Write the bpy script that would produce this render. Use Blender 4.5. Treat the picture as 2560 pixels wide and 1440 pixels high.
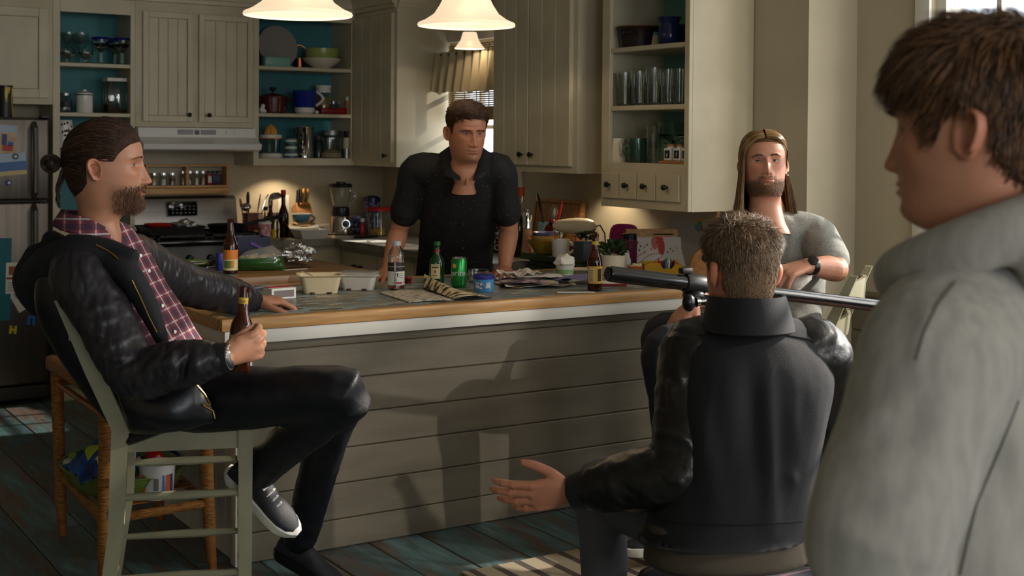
import bpy,bmesh,math,random
from mathutils import Vector,Matrix,noise as mnoise
from math import sin,cos,pi,radians
import numpy as np
for _o in list(bpy.data.objects):bpy.data.objects.remove(_o)
SC=bpy.context.scene
COL=SC.collection
random.seed(7)
CAM_H=1.45
FPX,PITCH,ROLL,YAW,CYP,CXP=3289.09,0.0201936,0.0078830,0.5684382,420.04,1280.0
_F=Vector((sin(YAW)*cos(PITCH),cos(YAW)*cos(PITCH),-sin(PITCH)))
_R=Vector((cos(YAW),-sin(YAW),0));_U=_R.cross(_F)
_R2=_R*cos(ROLL)+_U*sin(ROLL);_U2=-_R*sin(ROLL)+_U*cos(ROLL)
CAMP=Vector((0,0,CAM_H))
cam=bpy.data.cameras.new('camera');camo=bpy.data.objects.new('camera',cam);COL.objects.link(camo)
cam.sensor_width=36.0;cam.lens=FPX/2560*36.0
cam.shift_y=-(720-CYP)/2560
cam.clip_start=0.05;cam.clip_end=100
M=Matrix(((_R2.x,_U2.x,-_F.x,0),(_R2.y,_U2.y,-_F.y,0),(_R2.z,_U2.z,-_F.z,CAM_H),(0,0,0,1)))
camo.matrix_world=M
cam.dof.use_dof=True;cam.dof.focus_distance=4.3;cam.dof.aperture_fstop=5.6
SC.camera=camo
SC.view_settings.view_transform='Standard';SC.view_settings.look='None'
SC.view_settings.gamma=1.0;SC.view_settings.use_curve_mapping=False
SC.view_settings.exposure=0.0
def ray(x,y):return _F+_R2*((x-CXP)/FPX)-_U2*((y-CYP)/FPX)
def PD(x,y,d):return CAMP+ray(x,y)*d
def PX(x,y,v):r=ray(x,y);return CAMP+r*((v-CAMP.x)/r.x)
def PY(x,y,v):r=ray(x,y);return CAMP+r*((v-CAMP.y)/r.y)
def PZ(x,y,v):r=ray(x,y);return CAMP+r*((v-CAMP.z)/r.z)
SR=_R2.copy();SU=_U2.copy();SF=_F.copy()
def srgb(r,g=None,b=None):
 if g is None:g=b=r
 f=lambda c:((c/255.0)/12.92 if c/255.0<=0.04045 else((c/255.0+0.055)/1.055)**2.4)
 return(f(r),f(g),f(b),1.0)
W=bpy.data.worlds.new('world');SC.world=W;W.use_nodes=True
_wn=W.node_tree.nodes;_bg=_wn['Background']
_bg.inputs[0].default_value=(0.82,0.9,1.0,1);_bg.inputs[1].default_value=2.6
def area(name,loc,target,size,power,color=(1,1,1),sy=None,spread=None):
 l=bpy.data.lights.new(name,'AREA');l.energy=power;l.color=color
 l.shape='RECTANGLE';l.size=size;l.size_y=sy or size
 if spread:l.spread=radians(spread)
 o=bpy.data.objects.new(name,l);COL.objects.link(o);o.location=loc
 o.rotation_euler=(Vector(target)-Vector(loc)).to_track_quat('-Z','Y').to_euler()
 return o
def point(name,loc,power,color=(1,1,1),r=0.03):
 l=bpy.data.lights.new(name,'POINT');l.energy=power;l.color=color;l.shadow_soft_size=r
 o=bpy.data.objects.new(name,l);COL.objects.link(o);o.location=loc;return o
def spot(name,loc,target,power,angle,blend=0.3,color=(1,1,1),r=0.02):
 l=bpy.data.lights.new(name,'SPOT');l.energy=power;l.color=color;l.shadow_soft_size=r
 l.spot_size=radians(angle);l.spot_blend=blend
 o=bpy.data.objects.new(name,l);COL.objects.link(o);o.location=loc
 o.rotation_euler=(Vector(target)-Vector(loc)).to_track_quat('-Z','Y').to_euler();return o
WARM=(1.0,0.78,0.52);DAY=(1.0,0.95,0.88);COOL=(0.86,0.93,1.0)
SUN=bpy.data.lights.new('sun','SUN');SUN.energy=7.0;SUN.angle=radians(0.8);SUN.color=(1.0,0.92,0.82)
_so=bpy.data.objects.new('sun',SUN);COL.objects.link(_so);_so.rotation_euler=Vector((-0.87,0.12,-0.42)).to_track_quat('-Z','Y').to_euler()
area('daylight_right',(4.5,1.8,1.7),(1.5,3.6,0.8),1.0,42,DAY,1.5)
area('daylight_right_far',(4.5,3.07,1.55),(1.5,3.3,0.9),1.0,10,DAY,1.3)
area('added_fill_front',(2.3,-2.6,1.8),(2.0,4.0,0.8),1.9,40,DAY,1.6)  # added area fill behind the camera, lifts the overall room level
area('added_fill_front_left',(-0.2,-2.6,1.7),(1.0,5.0,1.0),1.3,26,COOL,1.5)  # second added fill behind the camera, cooler and further left
spot('added_panel_spot',(2.25,-4.6,2.25),(3.72,7.03,1.66),500,2.3,0.2,(1.0,0.93,0.84),0.02)  # added spot behind the camera, makes the bright patch on the corner cabinet side
spot('under_cabinet_lamp',(3.25,7.74,1.285),(3.25,7.8,0.85),9,120,0.5,WARM,0.02)
spot('under_cabinet_lamp_right',(3.88,5.3,1.29),(3.9,5.3,0.85),7,120,0.5,WARM,0.02)
spot('added_sleeve_spot',(5.2,-0.95,2.55),(1.75,3.8,0.75),420,24,0.15,(1.0,0.94,0.86),0.03)  # added spot beyond the right wall, brightens the seated man's sleeve and island front
MATS={}
def mat(name,col,rough=0.5,metal=0.0,var=None,vscale=8.0,vstretch=(1,1,1),bump=0.0,bscale=60.0,bstretch=(1,1,1),emit=0.0,ecol=None,trans=0.0,ior=1.45,alpha=1.0,spec=0.5,coat=0.0,sheen=0.0,sss=0.0,vlo=0.35,vhi=0.65,aniso=0.0,detail=4.0):
 if name in MATS:return MATS[name]
 m=bpy.data.materials.new(name);m.use_nodes=True;MATS[name]=m
 nt=m.node_tree;N=nt.nodes;L=nt.links;b=N['Principled BSDF']
 c=col if len(col)==4 else(*col,1)
 b.inputs['Base Color'].default_value=c
 b.inputs['Roughness'].default_value=rough;b.inputs['Metallic'].default_value=metal
 b.inputs['Specular IOR Level'].default_value=spec
 b.inputs['IOR'].default_value=ior
 if trans:b.inputs['Transmission Weight'].default_value=trans
 if alpha<1:b.inputs['Alpha'].default_value=alpha
 if coat:b.inputs['Coat Weight'].default_value=coat
 if sheen:b.inputs['Sheen Weight'].default_value=sheen
 if sss:
  b.inputs['Subsurface Weight'].default_value=sss;b.inputs['Subsurface Radius'].default_value=(0.012,0.005,0.003);b.inputs['Subsurface Scale'].default_value=1.0
 if emit:
  b.inputs['Emission Color'].default_value=ecol or c;b.inputs['Emission Strength'].default_value=emit
 tc=None
 def coords(st):
  nonlocal tc
  if tc is None:tc=N.new('ShaderNodeTexCoord')
  mp=N.new('ShaderNodeMapping');mp.inputs['Scale'].default_value=st
  L.new(tc.outputs['Object'],mp.inputs[0]);return mp.outputs[0]
 if var is not None:
  n=N.new('ShaderNodeTexNoise');n.inputs['Scale'].default_value=vscale;n.inputs['Detail'].default_value=detail
  L.new(coords(vstretch),n.inputs['Vector'])
  r=N.new('ShaderNodeValToRGB');r.color_ramp.elements[0].position=vlo;r.color_ramp.elements[1].position=vhi
  r.color_ramp.elements[0].color=c;r.color_ramp.elements[1].color=var if len(var)==4 else(*var,1)
  L.new(n.outputs['Fac'],r.inputs[0]);L.new(r.outputs[0],b.inputs['Base Color'])
 if bump:
  n2=N.new('ShaderNodeTexNoise');n2.inputs['Scale'].default_value=bscale;n2.inputs['Detail'].default_value=3
  L.new(coords(bstretch),n2.inputs['Vector'])
  bp=N.new('ShaderNodeBump');bp.inputs['Strength'].default_value=min(1,bump);bp.inputs['Distance'].default_value=0.01
  L.new(n2.outputs['Fac'],bp.inputs['Height']);L.new(bp.outputs[0],b.inputs['Normal'])
 return m
def glassmat(name,col,rough=0.02,ior=1.45):
 return mat(name,col,rough=rough,trans=1.0,ior=ior)
class MB:
 """collects shapes and links them as ONE mesh object"""
 def __init__(s):s.bm=bmesh.new();s.mi=0
 def _f(s,vs):
  try:f=s.bm.faces.new(vs);f.material_index=s.mi;return f
  except ValueError:return None
 def box(s,a,b,rot=None,piv=None):
  a=Vector(a);b=Vector(b)
  P=[Vector((x,y,z))for x in(a.x,b.x)for y in(a.y,b.y)for z in(a.z,b.z)]
  if rot is not None:
   pv=Vector(piv)if piv is not None else(a+b)/2
   P=[pv+rot@(p-pv)for p in P]
  v=[s.bm.verts.new(p)for p in P]
  for q in((0,1,3,2),(4,6,7,5),(0,4,5,1),(2,3,7,6),(0,2,6,4),(1,5,7,3)):s._f([v[i]for i in q])
  return s
 def cbox(s,c,size,rz=0.0,R=None):
  c=Vector(c);h=Vector(size)/2
  return s.box(c-h,c+h,R if R is not None else Matrix.Rotation(rz,3,'Z'),c)
 def rbox(s,a,b,bev=0.005,seg=2,rot=None,piv=None):
  n0=set(s.bm.verts);s.box(a,b,rot,piv)
  nv=[v for v in s.bm.verts if v not in n0]
  ed=list({e for v in nv for e in v.link_edges})
  lim=min(abs(Vector(b)[i]-Vector(a)[i])for i in range(3))*0.49
  r=bmesh.ops.bevel(s.bm,geom=ed,offset=min(bev,lim),segments=seg,affect='EDGES',profile=0.5)
  for f in r['faces']:f.material_index=s.mi
  return s
 def ring(s,pts):return[s.bm.verts.new(p)for p in pts]
 def bridge(s,r0,r1):
  n=len(r0)
  for i in range(n):s._f([r0[i],r0[(i+1)%n],r1[(i+1)%n],r1[i]])
 def lathe(s,prof,c=(0,0,0),n=24,axis=None,cap0=True,cap1=True,sx=1.0,sy=1.0,rz=0.0):
  """prof: (radius, height) list"""
  c=Vector(c)
  R=Matrix.Identity(3)if axis is None else Vector((0,0,1)).rotation_difference(Vector(axis).normalized()).to_matrix()
  prev=None;first=None
  for r,h in prof:
   rg=s.ring([c+R@Vector((sx*r*cos(2*pi*i/n+rz),sy*r*sin(2*pi*i/n+rz),h))for i in range(n)])
   if prev:s.bridge(prev,rg)
   else:first=rg
   prev=rg
  if cap0 and prof[0][0]>1e-5:s._f(first[::-1])
  if cap1 and prof[-1][0]>1e-5:s._f(prev)
  return s
 def tube(s,path,rad,n=10,caps=True,flat=1.0,up=None):
  path=[Vector(p)for p in path];k=len(path)
  if not hasattr(rad,'__len__'):rad=[rad]*k
  prev=None;nrm=None
  for i,p in enumerate(path):
   t=(path[min(i+1,k-1)]-path[max(i-1,0)])
   if t.length<1e-9:t=Vector((0,0,1))
   t.normalize()
   if nrm is None:
    a=Vector(up)if up is not None else(Vector((0,0,1))if abs(t.z)<0.9 else Vector((1,0,0)))
    nrm=(a-t*a.dot(t)).normalized()
   else:
    q=nrm-t*nrm.dot(t)
    nrm=q.normalized()if q.length>1e-6 else nrm
   bn=t.cross(nrm)
   rg=s.ring([p+nrm*(rad[i]*flat*cos(2*pi*j/n))+bn*(rad[i]*sin(2*pi*j/n))for j in range(n)])
   if prev:s.bridge(prev,rg)
   elif caps:s._f(rg[::-1])
   prev=rg
  if caps:s._f(prev)
  return s
 def loft(s,rings,cap=True,closed=False):
  prev=None;first=None
  for r in rings:
   rg=s.ring(r)
   if prev:s.bridge(prev,rg)
   else:
    first=rg
    if cap:s._f(rg[::-1])
   prev=rg
  if cap:s._f(prev)
  return s
 def prism(s,pts,ext):
  """pts: planar outline (3-D points), ext: extrusion vector"""
  e=Vector(ext);a=s.ring([Vector(p)for p in pts]);b=s.ring([Vector(p)+e for p in pts])
  s.bridge(a,b);s._f(a[::-1]);s._f(b);return s
 def sphere(s,c,r,n=16,m=10,sc=(1,1,1),R=None):
  c=Vector(c);R=R or Matrix.Identity(3);prev=None
  top=s.bm.verts.new(c+R@Vector((0,0,r*sc[2])));bot=s.bm.verts.new(c+R@Vector((0,0,-r*sc[2])))
  for j in range(1,m):
   th=pi*j/m
   rg=s.ring([c+R@Vector((sc[0]*r*sin(th)*cos(2*pi*i/n),sc[1]*r*sin(th)*sin(2*pi*i/n),sc[2]*r*cos(th)))for i in range(n)])
   if prev is None:
    for i in range(n):s._f([top,rg[i],rg[(i+1)%n]])
   else:
    for i in range(n):s._f([prev[i],rg[i],rg[(i+1)%n],prev[(i+1)%n]])
   prev=rg
  for i in range(n):s._f([bot,prev[(i+1)%n],prev[i]])
  return s
 def torus(s,c,R0,r0,axis=(0,0,1),n=24,m=8,a0=0,a1=2*pi):
  Q=Vector((0,0,1)).rotation_difference(Vector(axis).normalized()).to_matrix();c=Vector(c)
  full=abs(a1-a0-2*pi)<1e-6;k=n if full else n+1;rs=[]
  for i in range(k):
   a=a0+(a1-a0)*i/n
   rs.append(s.ring([c+Q@Vector(((R0+r0*cos(2*pi*j/m))*cos(a),(R0+r0*cos(2*pi*j/m))*sin(a),r0*sin(2*pi*j/m)))for j in range(m)]))
  for i in range(k-1):s.bridge(rs[i],rs[i+1])
  if full:s.bridge(rs[-1],rs[0])
  else:s._f(rs[0][::-1]);s._f(rs[-1])
  return s
 def sheet(s,fn,nu,nv,thick=0.0):
  """fn(u,v)->point; optional thickness along normals"""
  g=[[Vector(fn(i/nu,j/nv))for j in range(nv+1)]for i in range(nu+1)]
  def norm(i,j):
   a=g[min(i+1,nu)][j]-g[max(i-1,0)][j];b=g[i][min(j+1,nv)]-g[i][max(j-1,0)]
   q=a.cross(b);return q.normalized()if q.length>1e-12 else Vector((0,0,1))
  top=[[s.bm.verts.new(g[i][j])for j in range(nv+1)]for i in range(nu+1)]
  for i in range(nu):
   for j in range(nv):s._f([top[i][j],top[i+1][j],top[i+1][j+1],top[i][j+1]])
  if thick:
   bt=[[s.bm.verts.new(g[i][j]-norm(i,j)*thick)for j in range(nv+1)]for i in range(nu+1)]
   for i in range(nu):
    for j in range(nv):s._f([bt[i][j+1],bt[i+1][j+1],bt[i+1][j],bt[i][j]])
   for i in range(nu):
    s._f([top[i+1][0],top[i][0],bt[i][0],bt[i+1][0]]);s._f([top[i][nv],top[i+1][nv],bt[i+1][nv],bt[i][nv]])
   for j in range(nv):
    s._f([top[0][j],top[0][j+1],bt[0][j+1],bt[0][j]]);s._f([top[nu][j+1],top[nu][j],bt[nu][j],bt[nu][j+1]])
  return s
 def build(s,name,m,parent=None,smooth=True,ang=35,recalc=True):
  if recalc:bmesh.ops.recalc_face_normals(s.bm,faces=s.bm.faces)
  me=bpy.data.meshes.new(name);s.bm.to_mesh(me);s.bm.free()
  for mm in(m if isinstance(m,(list,tuple))else[m]):me.materials.append(mm)
  if smooth:
   me.polygons.foreach_set('use_smooth',[True]*len(me.polygons))
   try:me.set_sharp_from_angle(angle=radians(ang))
   except Exception:pass
  o=bpy.data.objects.new(name,me);COL.objects.link(o)
  if parent is not None:
   o.parent=parent;o.matrix_parent_inverse=parent.matrix_world.inverted()
  return o
def tag(o,label,cat,group=None,kind=None):
 o['label']=label;o['category']=cat
 if group:o['group']=group
 if kind:o['kind']=kind
 return o
def thing(name,label,cat,loc=(0,0,0),group=None):
 o=bpy.data.objects.new(name,None);COL.objects.link(o);o.location=loc
 o.empty_display_size=0.05
 o.matrix_world=Matrix.Translation(Vector(loc))
 return tag(o,label,cat,group)
def struct(o):o['kind']='structure';return o
def copy_thing(root,delta,label=None,rz=0.0):
 """copy a thing with its parts (and sub-parts), moved by delta"""
 r=root.copy();COL.objects.link(r)
 r.location=root.location+Vector(delta);r.rotation_euler.z+=rz
 if label:r['label']=label
 def kids(src,dst):
  for ch in list(src.children):
   c=ch.copy();COL.objects.link(c);c.parent=dst;c.matrix_parent_inverse=ch.matrix_parent_inverse.copy();kids(ch,c)
 kids(root,r)
 return r
def text_mesh(name,body,m,loc,xdir,ydir,size,parent=None,ext=0.0004,align='CENTER',bold=0.0,shear=0.0):
 cu=bpy.data.curves.new(name,'FONT');cu.body=body;cu.size=size;cu.extrude=ext;cu.align_x=align;cu.align_y='CENTER';cu.offset=bold;cu.shear=shear
 t=bpy.data.objects.new(name+'_tmp',cu);COL.objects.link(t)
 dg=bpy.context.evaluated_depsgraph_get()
 me=bpy.data.meshes.new_from_object(t.evaluated_get(dg));bpy.data.objects.remove(t);bpy.data.curves.remove(cu)
 x=Vector(xdir).normalized();y=Vector(ydir).normalized();z=x.cross(y)
 Mx=Matrix(((x.x,y.x,z.x,loc[0]),(x.y,y.y,z.y,loc[1]),(x.z,y.z,z.z,loc[2]),(0,0,0,1)))
 me.transform(Mx);me.materials.clear();me.materials.append(m)
 o=bpy.data.objects.new(name,me);COL.objects.link(o)
 if parent is not None:o.parent=parent;o.matrix_parent_inverse=parent.matrix_world.inverted()
 return o
def text_wrap(name,body,m,c,r,ang0,z,size,parent,vertical=False):
 """lettering bent round an upright cylinder of radius r; ang0 = direction it faces"""
 cu=bpy.data.curves.new(name,'FONT');cu.body=body;cu.size=size;cu.align_x='CENTER';cu.align_y='CENTER';cu.resolution_u=3
 t=bpy.data.objects.new(name+'_tmp',cu);COL.objects.link(t)
 dg=bpy.context.evaluated_depsgraph_get()
 me=bpy.data.meshes.new_from_object(t.evaluated_get(dg));bpy.data.objects.remove(t);bpy.data.curves.remove(cu)
 for v in me.vertices:
  x,y=v.co.x,v.co.y
  if vertical:x,y=-y,x
  a=ang0+x/r
  v.co=Vector((c[0]+(r+0.0006)*cos(a),c[1]+(r+0.0006)*sin(a),z+y))
 me.materials.clear();me.materials.append(m)
 o=bpy.data.objects.new(name,me);COL.objects.link(o);o.parent=parent;o.matrix_parent_inverse=parent.matrix_world.inverted()
 return o
m_wall=mat('wall_paint',srgb(186,176,152),0.75,var=srgb(178,168,145),vscale=2.5,bump=0.06,bscale=90)
m_ceil=mat('ceiling_paint',srgb(190,184,168),0.8)
m_cab=mat('cabinet_paint',srgb(205,194,166),0.42,var=srgb(194,183,155),vscale=5,bump=0.05,bscale=40)
m_cabin=mat('cabinet_inside_paint',srgb(178,168,150),0.6)
m_teal=mat('teal_paint',srgb(62,128,132),0.55,var=srgb(52,114,120),vscale=3)
m_aqua=mat('aqua_paint',srgb(120,178,168),0.55,var=srgb(108,166,158),vscale=3)
m_black=mat('black_iron',srgb(22,21,22),0.4,spec=0.4)
m_blackpl=mat('black_plastic',srgb(18,18,20),0.3)
m_steel=mat('brushed_steel',srgb(120,113,106),0.42,1.0,var=srgb(104,98,92),vscale=30,vstretch=(1,1,0.03))
m_steelh=mat('steel_panel',srgb(165,165,165),0.35,1.0,var=srgb(145,145,146),vscale=30,vstretch=(0.05,1,1))
m_chrome=mat('chrome',srgb(220,220,220),0.08,1.0)
m_white=mat('white_paint',srgb(225,221,210),0.45)
m_whitepl=mat('white_plastic',srgb(226,224,218),0.35)
m_paper=mat('paper',srgb(222,218,208),0.8)
m_glass=glassmat('clear_glass',(0.93,0.97,0.96,1))
m_gglass=glassmat('greenish_glass',(0.72,0.9,0.85,1))
m_oak=mat('oak',srgb(176,126,76),0.45,var=srgb(146,98,56),vscale=6,vstretch=(1,12,12),bump=0.05,bscale=30,bstretch=(1,10,10))
m_butcher=mat('butcher_block',srgb(150,112,66),0.4,var=srgb(116,82,46),vscale=5,vstretch=(1.2,14,14),bump=0.04,bscale=40)
m_pine=mat('pine',srgb(206,160,102),0.45,var=srgb(180,132,78),vscale=5,vstretch=(1,16,16),bump=0.04,bscale=30)
def wood_floor():
 m=bpy.data.materials.new('painted_floorboards');m.use_nodes=True;nt=m.node_tree;N=nt.nodes;L=nt.links;b=N['Principled BSDF']
 tc=N.new('ShaderNodeTexCoord')
 mp=N.new('ShaderNodeMapping');mp.inputs['Scale'].default_value=(9,1.1,1);L.new(tc.outputs['Object'],mp.inputs[0])
 at=N.new('ShaderNodeAttribute');at.attribute_name='board'
 ad=N.new('ShaderNodeVectorMath');ad.operation='ADD';L.new(mp.outputs[0],ad.inputs[0]);L.new(at.outputs['Color'],ad.inputs[1])
 n1=N.new('ShaderNodeTexNoise');n1.inputs['Scale'].default_value=1.6;n1.inputs['Detail'].default_value=9;n1.inputs['Roughness'].default_value=0.72
 L.new(ad.outputs[0],n1.inputs['Vector'])
 r=N.new('ShaderNodeValToRGB');e=r.color_ramp.elements
 e[0].position=0.30;e[0].color=srgb(66,50,40);e[1].position=0.72;e[1].color=srgb(122,154,152)
 q=e.new(0.44);q.color=srgb(104,88,74);q=e.new(0.52);q.color=srgb(80,106,108);q=e.new(0.6);q.color=srgb(98,126,126)
 L.new(n1.outputs['Fac'],r.inputs[0])
 mx=N.new('ShaderNodeMix');mx.data_type='RGBA';mx.blend_type='MULTIPLY';mx.inputs[0].default_value=0.75
 sp=N.new('ShaderNodeSeparateColor');L.new(at.outputs['Color'],sp.inputs[0])
 mr=N.new('ShaderNodeMapRange');mr.inputs[1].default_value=0;mr.inputs[2].default_value=10;mr.inputs[3].default_value=0.55;mr.inputs[4].default_value=1.15
 L.new(sp.outputs[0],mr.inputs[0]);L.new(r.outputs[0],mx.inputs[6]);L.new(mr.outputs[0],mx.inputs[7]);L.new(mx.outputs[2],b.inputs['Base Color'])
 n2=N.new('ShaderNodeTexNoise');n2.inputs['Scale'].default_value=6;n2.inputs['Detail'].default_value=5;L.new(ad.outputs[0],n2.inputs['Vector'])
 rr=N.new('ShaderNodeMapRange');rr.inputs[3].default_value=0.28;rr.inputs[4].default_value=0.6;L.new(n2.outputs['Fac'],rr.inputs[0]);L.new(rr.outputs[0],b.inputs['Roughness'])
 bp=N.new('ShaderNodeBump');bp.inputs['Strength'].default_value=0.25;bp.inputs['Distance'].default_value=0.006;L.new(n2.outputs['Fac'],bp.inputs['Height']);L.new(bp.outputs[0],b.inputs['Normal'])
 return m
XB,YA,YJ,XC,ZC=4.03,7.93,4.0,4.32,2.75
XL,YF=-2.4,-2.6
mb=MB();lay=mb.bm.loops.layers.color.new('board');w=0.205;x=XL;k=0;rnd=random.Random(3)
while x<4.6:
 y=YF-rnd.random()*1.5
 while y<8.0:
  y1=y+rnd.uniform(1.6,3.0);n0=set(mb.bm.faces)
  mb.rbox((x+0.0018,y+0.0015,-0.03),(x+w-0.0018,y1-0.0015,0.0),0.003,1)
  c=(rnd.random(),rnd.random(),rnd.random(),1)
  for f in mb.bm.faces:
   if f not in n0:
    for lp in f.loops:lp[lay]=c
  y=y1
 x+=w
fl=mb.build('floor',wood_floor(),smooth=False);struct(fl)
_at=fl.data.materials[0].node_tree
for nd in _at.nodes:
 if nd.type=='ATTRIBUTE':
  vm=_at.nodes.new('ShaderNodeVectorMath');vm.operation='SCALE';vm.inputs['Scale'].default_value=10
  outs=[l.to_socket for l in nd.outputs['Color'].links]
  _at.links.new(nd.outputs['Color'],vm.inputs[0])
  for s in outs:_at.links.new(vm.outputs[0],s)
  break
struct(MB().box((XL,YF,-0.08),(4.6,8.1,-0.031)).build('floor_base',mat('subfloor',srgb(30,26,22),0.9)))
struct(MB().box((XL-0.1,YF-0.1,ZC),(4.6,8.1,ZC+0.1)).build('ceiling',m_ceil))
struct(MB().box((XL,YA,-0.03),(4.6,YA+0.12,ZC)).build('wall_back',m_wall))
struct(MB().box((XL-0.12,YF,-0.03),(XL,8.05,ZC)).build('wall_left',m_wall))
WY0,WY1,WZ0,WZ1=6.26,7.06,1.02,2.05
mb=MB()
mb.box((XB,YJ,-0.03),(XB+0.14,WY0,ZC));mb.box((XB,WY1,-0.03),(XB+0.14,YA,ZC))
mb.box((XB,WY0,-0.03),(XB+0.14,WY1,WZ0));mb.box((XB,WY0,WZ1),(XB+0.14,WY1,ZC))
struct(mb.build('wall_window',m_wall))
struct(MB().box((XB+0.14,YJ,-0.03),(XC+0.14,YJ+0.12,ZC)).build('wall_return',m_wall))
wins=[(2.62,3.6,0.84,2.5),(1.3,2.32,0.84,2.5),(-1.2,0.95,0.84,2.5)]
mb=MB();ys=YJ
for(y0,y1,z0,z1)in wins:
 mb.box((XC,y1,-0.03),(XC+0.14,ys,ZC));mb.box((XC,y0,-0.03),(XC+0.14,y1,z0));mb.box((XC,y0,z1),(XC+0.14,y1,ZC));ys=y0
mb.box((XC,YF,-0.03),(XC+0.14,ys,ZC))
struct(mb.build('wall_right',m_wall))
fw=[(-0.9,0.5,0.9,2.45),(1.35,3.35,0.9,2.6)]
mb=MB();xs=XL
for(x0,x1,z0,z1)in fw:
 mb.box((xs,YF-0.12,-0.03),(x0,YF,ZC));mb.box((x0,YF-0.12,-0.03),(x1,YF,z0));mb.box((x0,YF-0.12,z1),(x1,YF,ZC));xs=x1
mb.box((xs,YF-0.12,-0.03),(4.6,YF,ZC))
struct(mb.build('wall_front',m_wall))
def window_x(name,xw,y0,y1,z0,z1,nv,nh,depth=0.14):
 """window in a wall facing -X"""
 f=MB();fr=0.045
 f.box((xw+0.03,y0,z0),(xw+depth,y0+fr,z1));f.box((xw+0.03,y1-fr,z0),(xw+depth,y1,z1))
 f.box((xw+0.03,y0+fr,z0),(xw+depth,y1-fr,z0+fr));f.box((xw+0.03,y0+fr,z1-fr),(xw+depth,y1-fr,z1))
 o=struct(f.build(name,m_white))
 c=MB();cw=0.075
 c.rbox((xw-0.018,y0-cw,z0-cw),(xw,y0,z1+cw),0.004);c.rbox((xw-0.018,y1,z0-cw),(xw,y1+cw,z1+cw),0.004)
 c.rbox((xw-0.018,y0,z1),(xw,y1,z1+cw),0.004);c.rbox((xw-0.03,y0-cw,z0-0.03),(xw,y1+cw,z0),0.006)
 c.build('window_casing',m_white,o)
 g=MB()
 for i in range(1,nv):yy=y0+fr+(y1-y0-2*fr)*i/nv;g.box((xw+0.07,yy-0.011,z0+fr),(xw+0.1,yy+0.011,z1-fr))
 for i in range(1,nh):zz=z0+fr+(z1-z0-2*fr)*i/nh;g.box((xw+0.07,y0+fr,zz-0.011),(xw+0.1,y1-fr,zz+0.011))
 g.build('muntins',m_white,o)
 MB().box((xw+0.083,y0+fr,z0+fr),(xw+0.087,y1-fr,z1-fr)).build('window_pane',m_pane,o)
 return o
m_pane=bpy.data.materials.new('window_glass');m_pane.use_nodes=True
_n=m_pane.node_tree.nodes;_l=m_pane.node_tree.links;_tr=_n.new('ShaderNodeBsdfTransparent');_gl=_n.new('ShaderNodeBsdfGlossy');_gl.inputs['Roughness'].default_value=0.02
_ms=_n.new('ShaderNodeMixShader');_ms.inputs[0].default_value=0.05;_l.new(_tr.outputs[0],_ms.inputs[1]);_l.new(_gl.outputs[0],_ms.inputs[2]);_l.new(_ms.outputs[0],_n['Material Output'].inputs[0])
window_x('window_1',XB,WY0,WY1,WZ0,WZ1,3,4)
window_x('window_2',XC,*wins[0],4,5)
window_x('window_3',XC,*wins[1],3,4)
window_x('window_4',XC,*wins[2],3,4)
def window_y(name,yw,x0,x1,z0,z1,nv,nh):
 f=MB();fr=0.05
 f.box((x0,yw-0.12,z0),(x0+fr,yw+0.0,z1));f.box((x1-fr,yw-0.12,z0),(x1,yw,z1));f.box((x0+fr,yw-0.12,z0),(x1-fr,yw,z0+fr));f.box((x0+fr,yw-0.12,z1-fr),(x1-fr,yw,z1))
 o=struct(f.build(name,m_white));g=MB()
 for i in range(1,nv):xx=x0+(x1-x0)*i/nv;g.box((xx-0.014,yw-0.07,z0),(xx+0.014,yw-0.04,z1))
 for i in range(1,nh):zz=z0+(z1-z0)*i/nh;g.box((x0,yw-0.07,zz-0.014),(x1,yw-0.04,zz+0.014))
 g.build('muntins',m_white,o);return o
window_y('added_window_5',YF,*fw[0],3,4)  # unseen opening behind the camera, added for the left fill
window_y('added_window_6',YF,*fw[1],4,4)  # unseen opening, added for the front fill; its muntins shape the panel spot
m_wains=mat('wainscot_paint',srgb(120,112,92),0.5,var=srgb(108,100,82),vscale=4)
mb=MB()
for i in range(6):mb.rbox((XC-0.014,YF,0.02+i*0.126),(XC,YJ,0.02+(i+1)*0.126-0.004),0.004,1)
mb.rbox((XC-0.014,YF,0.777),(XC,YJ,0.8),0.002,1)
struct(mb.build('trim_1',m_wains))
struct(MB().rbox((XC-0.035,YF,0.8),(XC,YJ,0.82),0.006).rbox((XC-0.022,YF,0.775),(XC,YJ,0.8),0.006).build('trim_2',m_wains))
def crown(name,a,b,nrm,z0=2.245):
 prof=[(0.0,0),(0.018,0.004),(0.02,0.024),(0.032,0.032),(0.036,0.05),(0.062,0.085),(0.07,0.09),(0.072,0.115),(0,0.115)]
 a=Vector(a);b=Vector(b);n=Vector(nrm)
 mb=MB();mb.loft([[p+n*d+Vector((0,0,z0+h))for d,h in prof]for p in(a,b)])
 return struct(mb.build(name,m_cab,ang=25))
crown('trim_3',(-0.4,7.6,0),(3.66,7.6,0),(0,-1,0))
crown('trim_4',(3.66,7.6,0),(3.66,7.02,0),(-1,0,0))
crown('trim_5',(3.66,7.02,0),(4.03,7.02,0),(0,-1,0))
crown('trim_6',(3.66,5.9,0),(3.66,5.15,0),(-1,0,0))
YW,XW=YA-0.004,XB-0.004
def knob(parent,p,d,r=0.0135):
 d=Vector(d)
 return MB().lathe([(0.006,0),(0.006,0.008),(r*0.75,0.012),(r,0.018),(r*0.92,0.025),(r*0.5,0.029),(0.001,0.03)],p,16,d).build('knob',m_black,parent)
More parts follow.
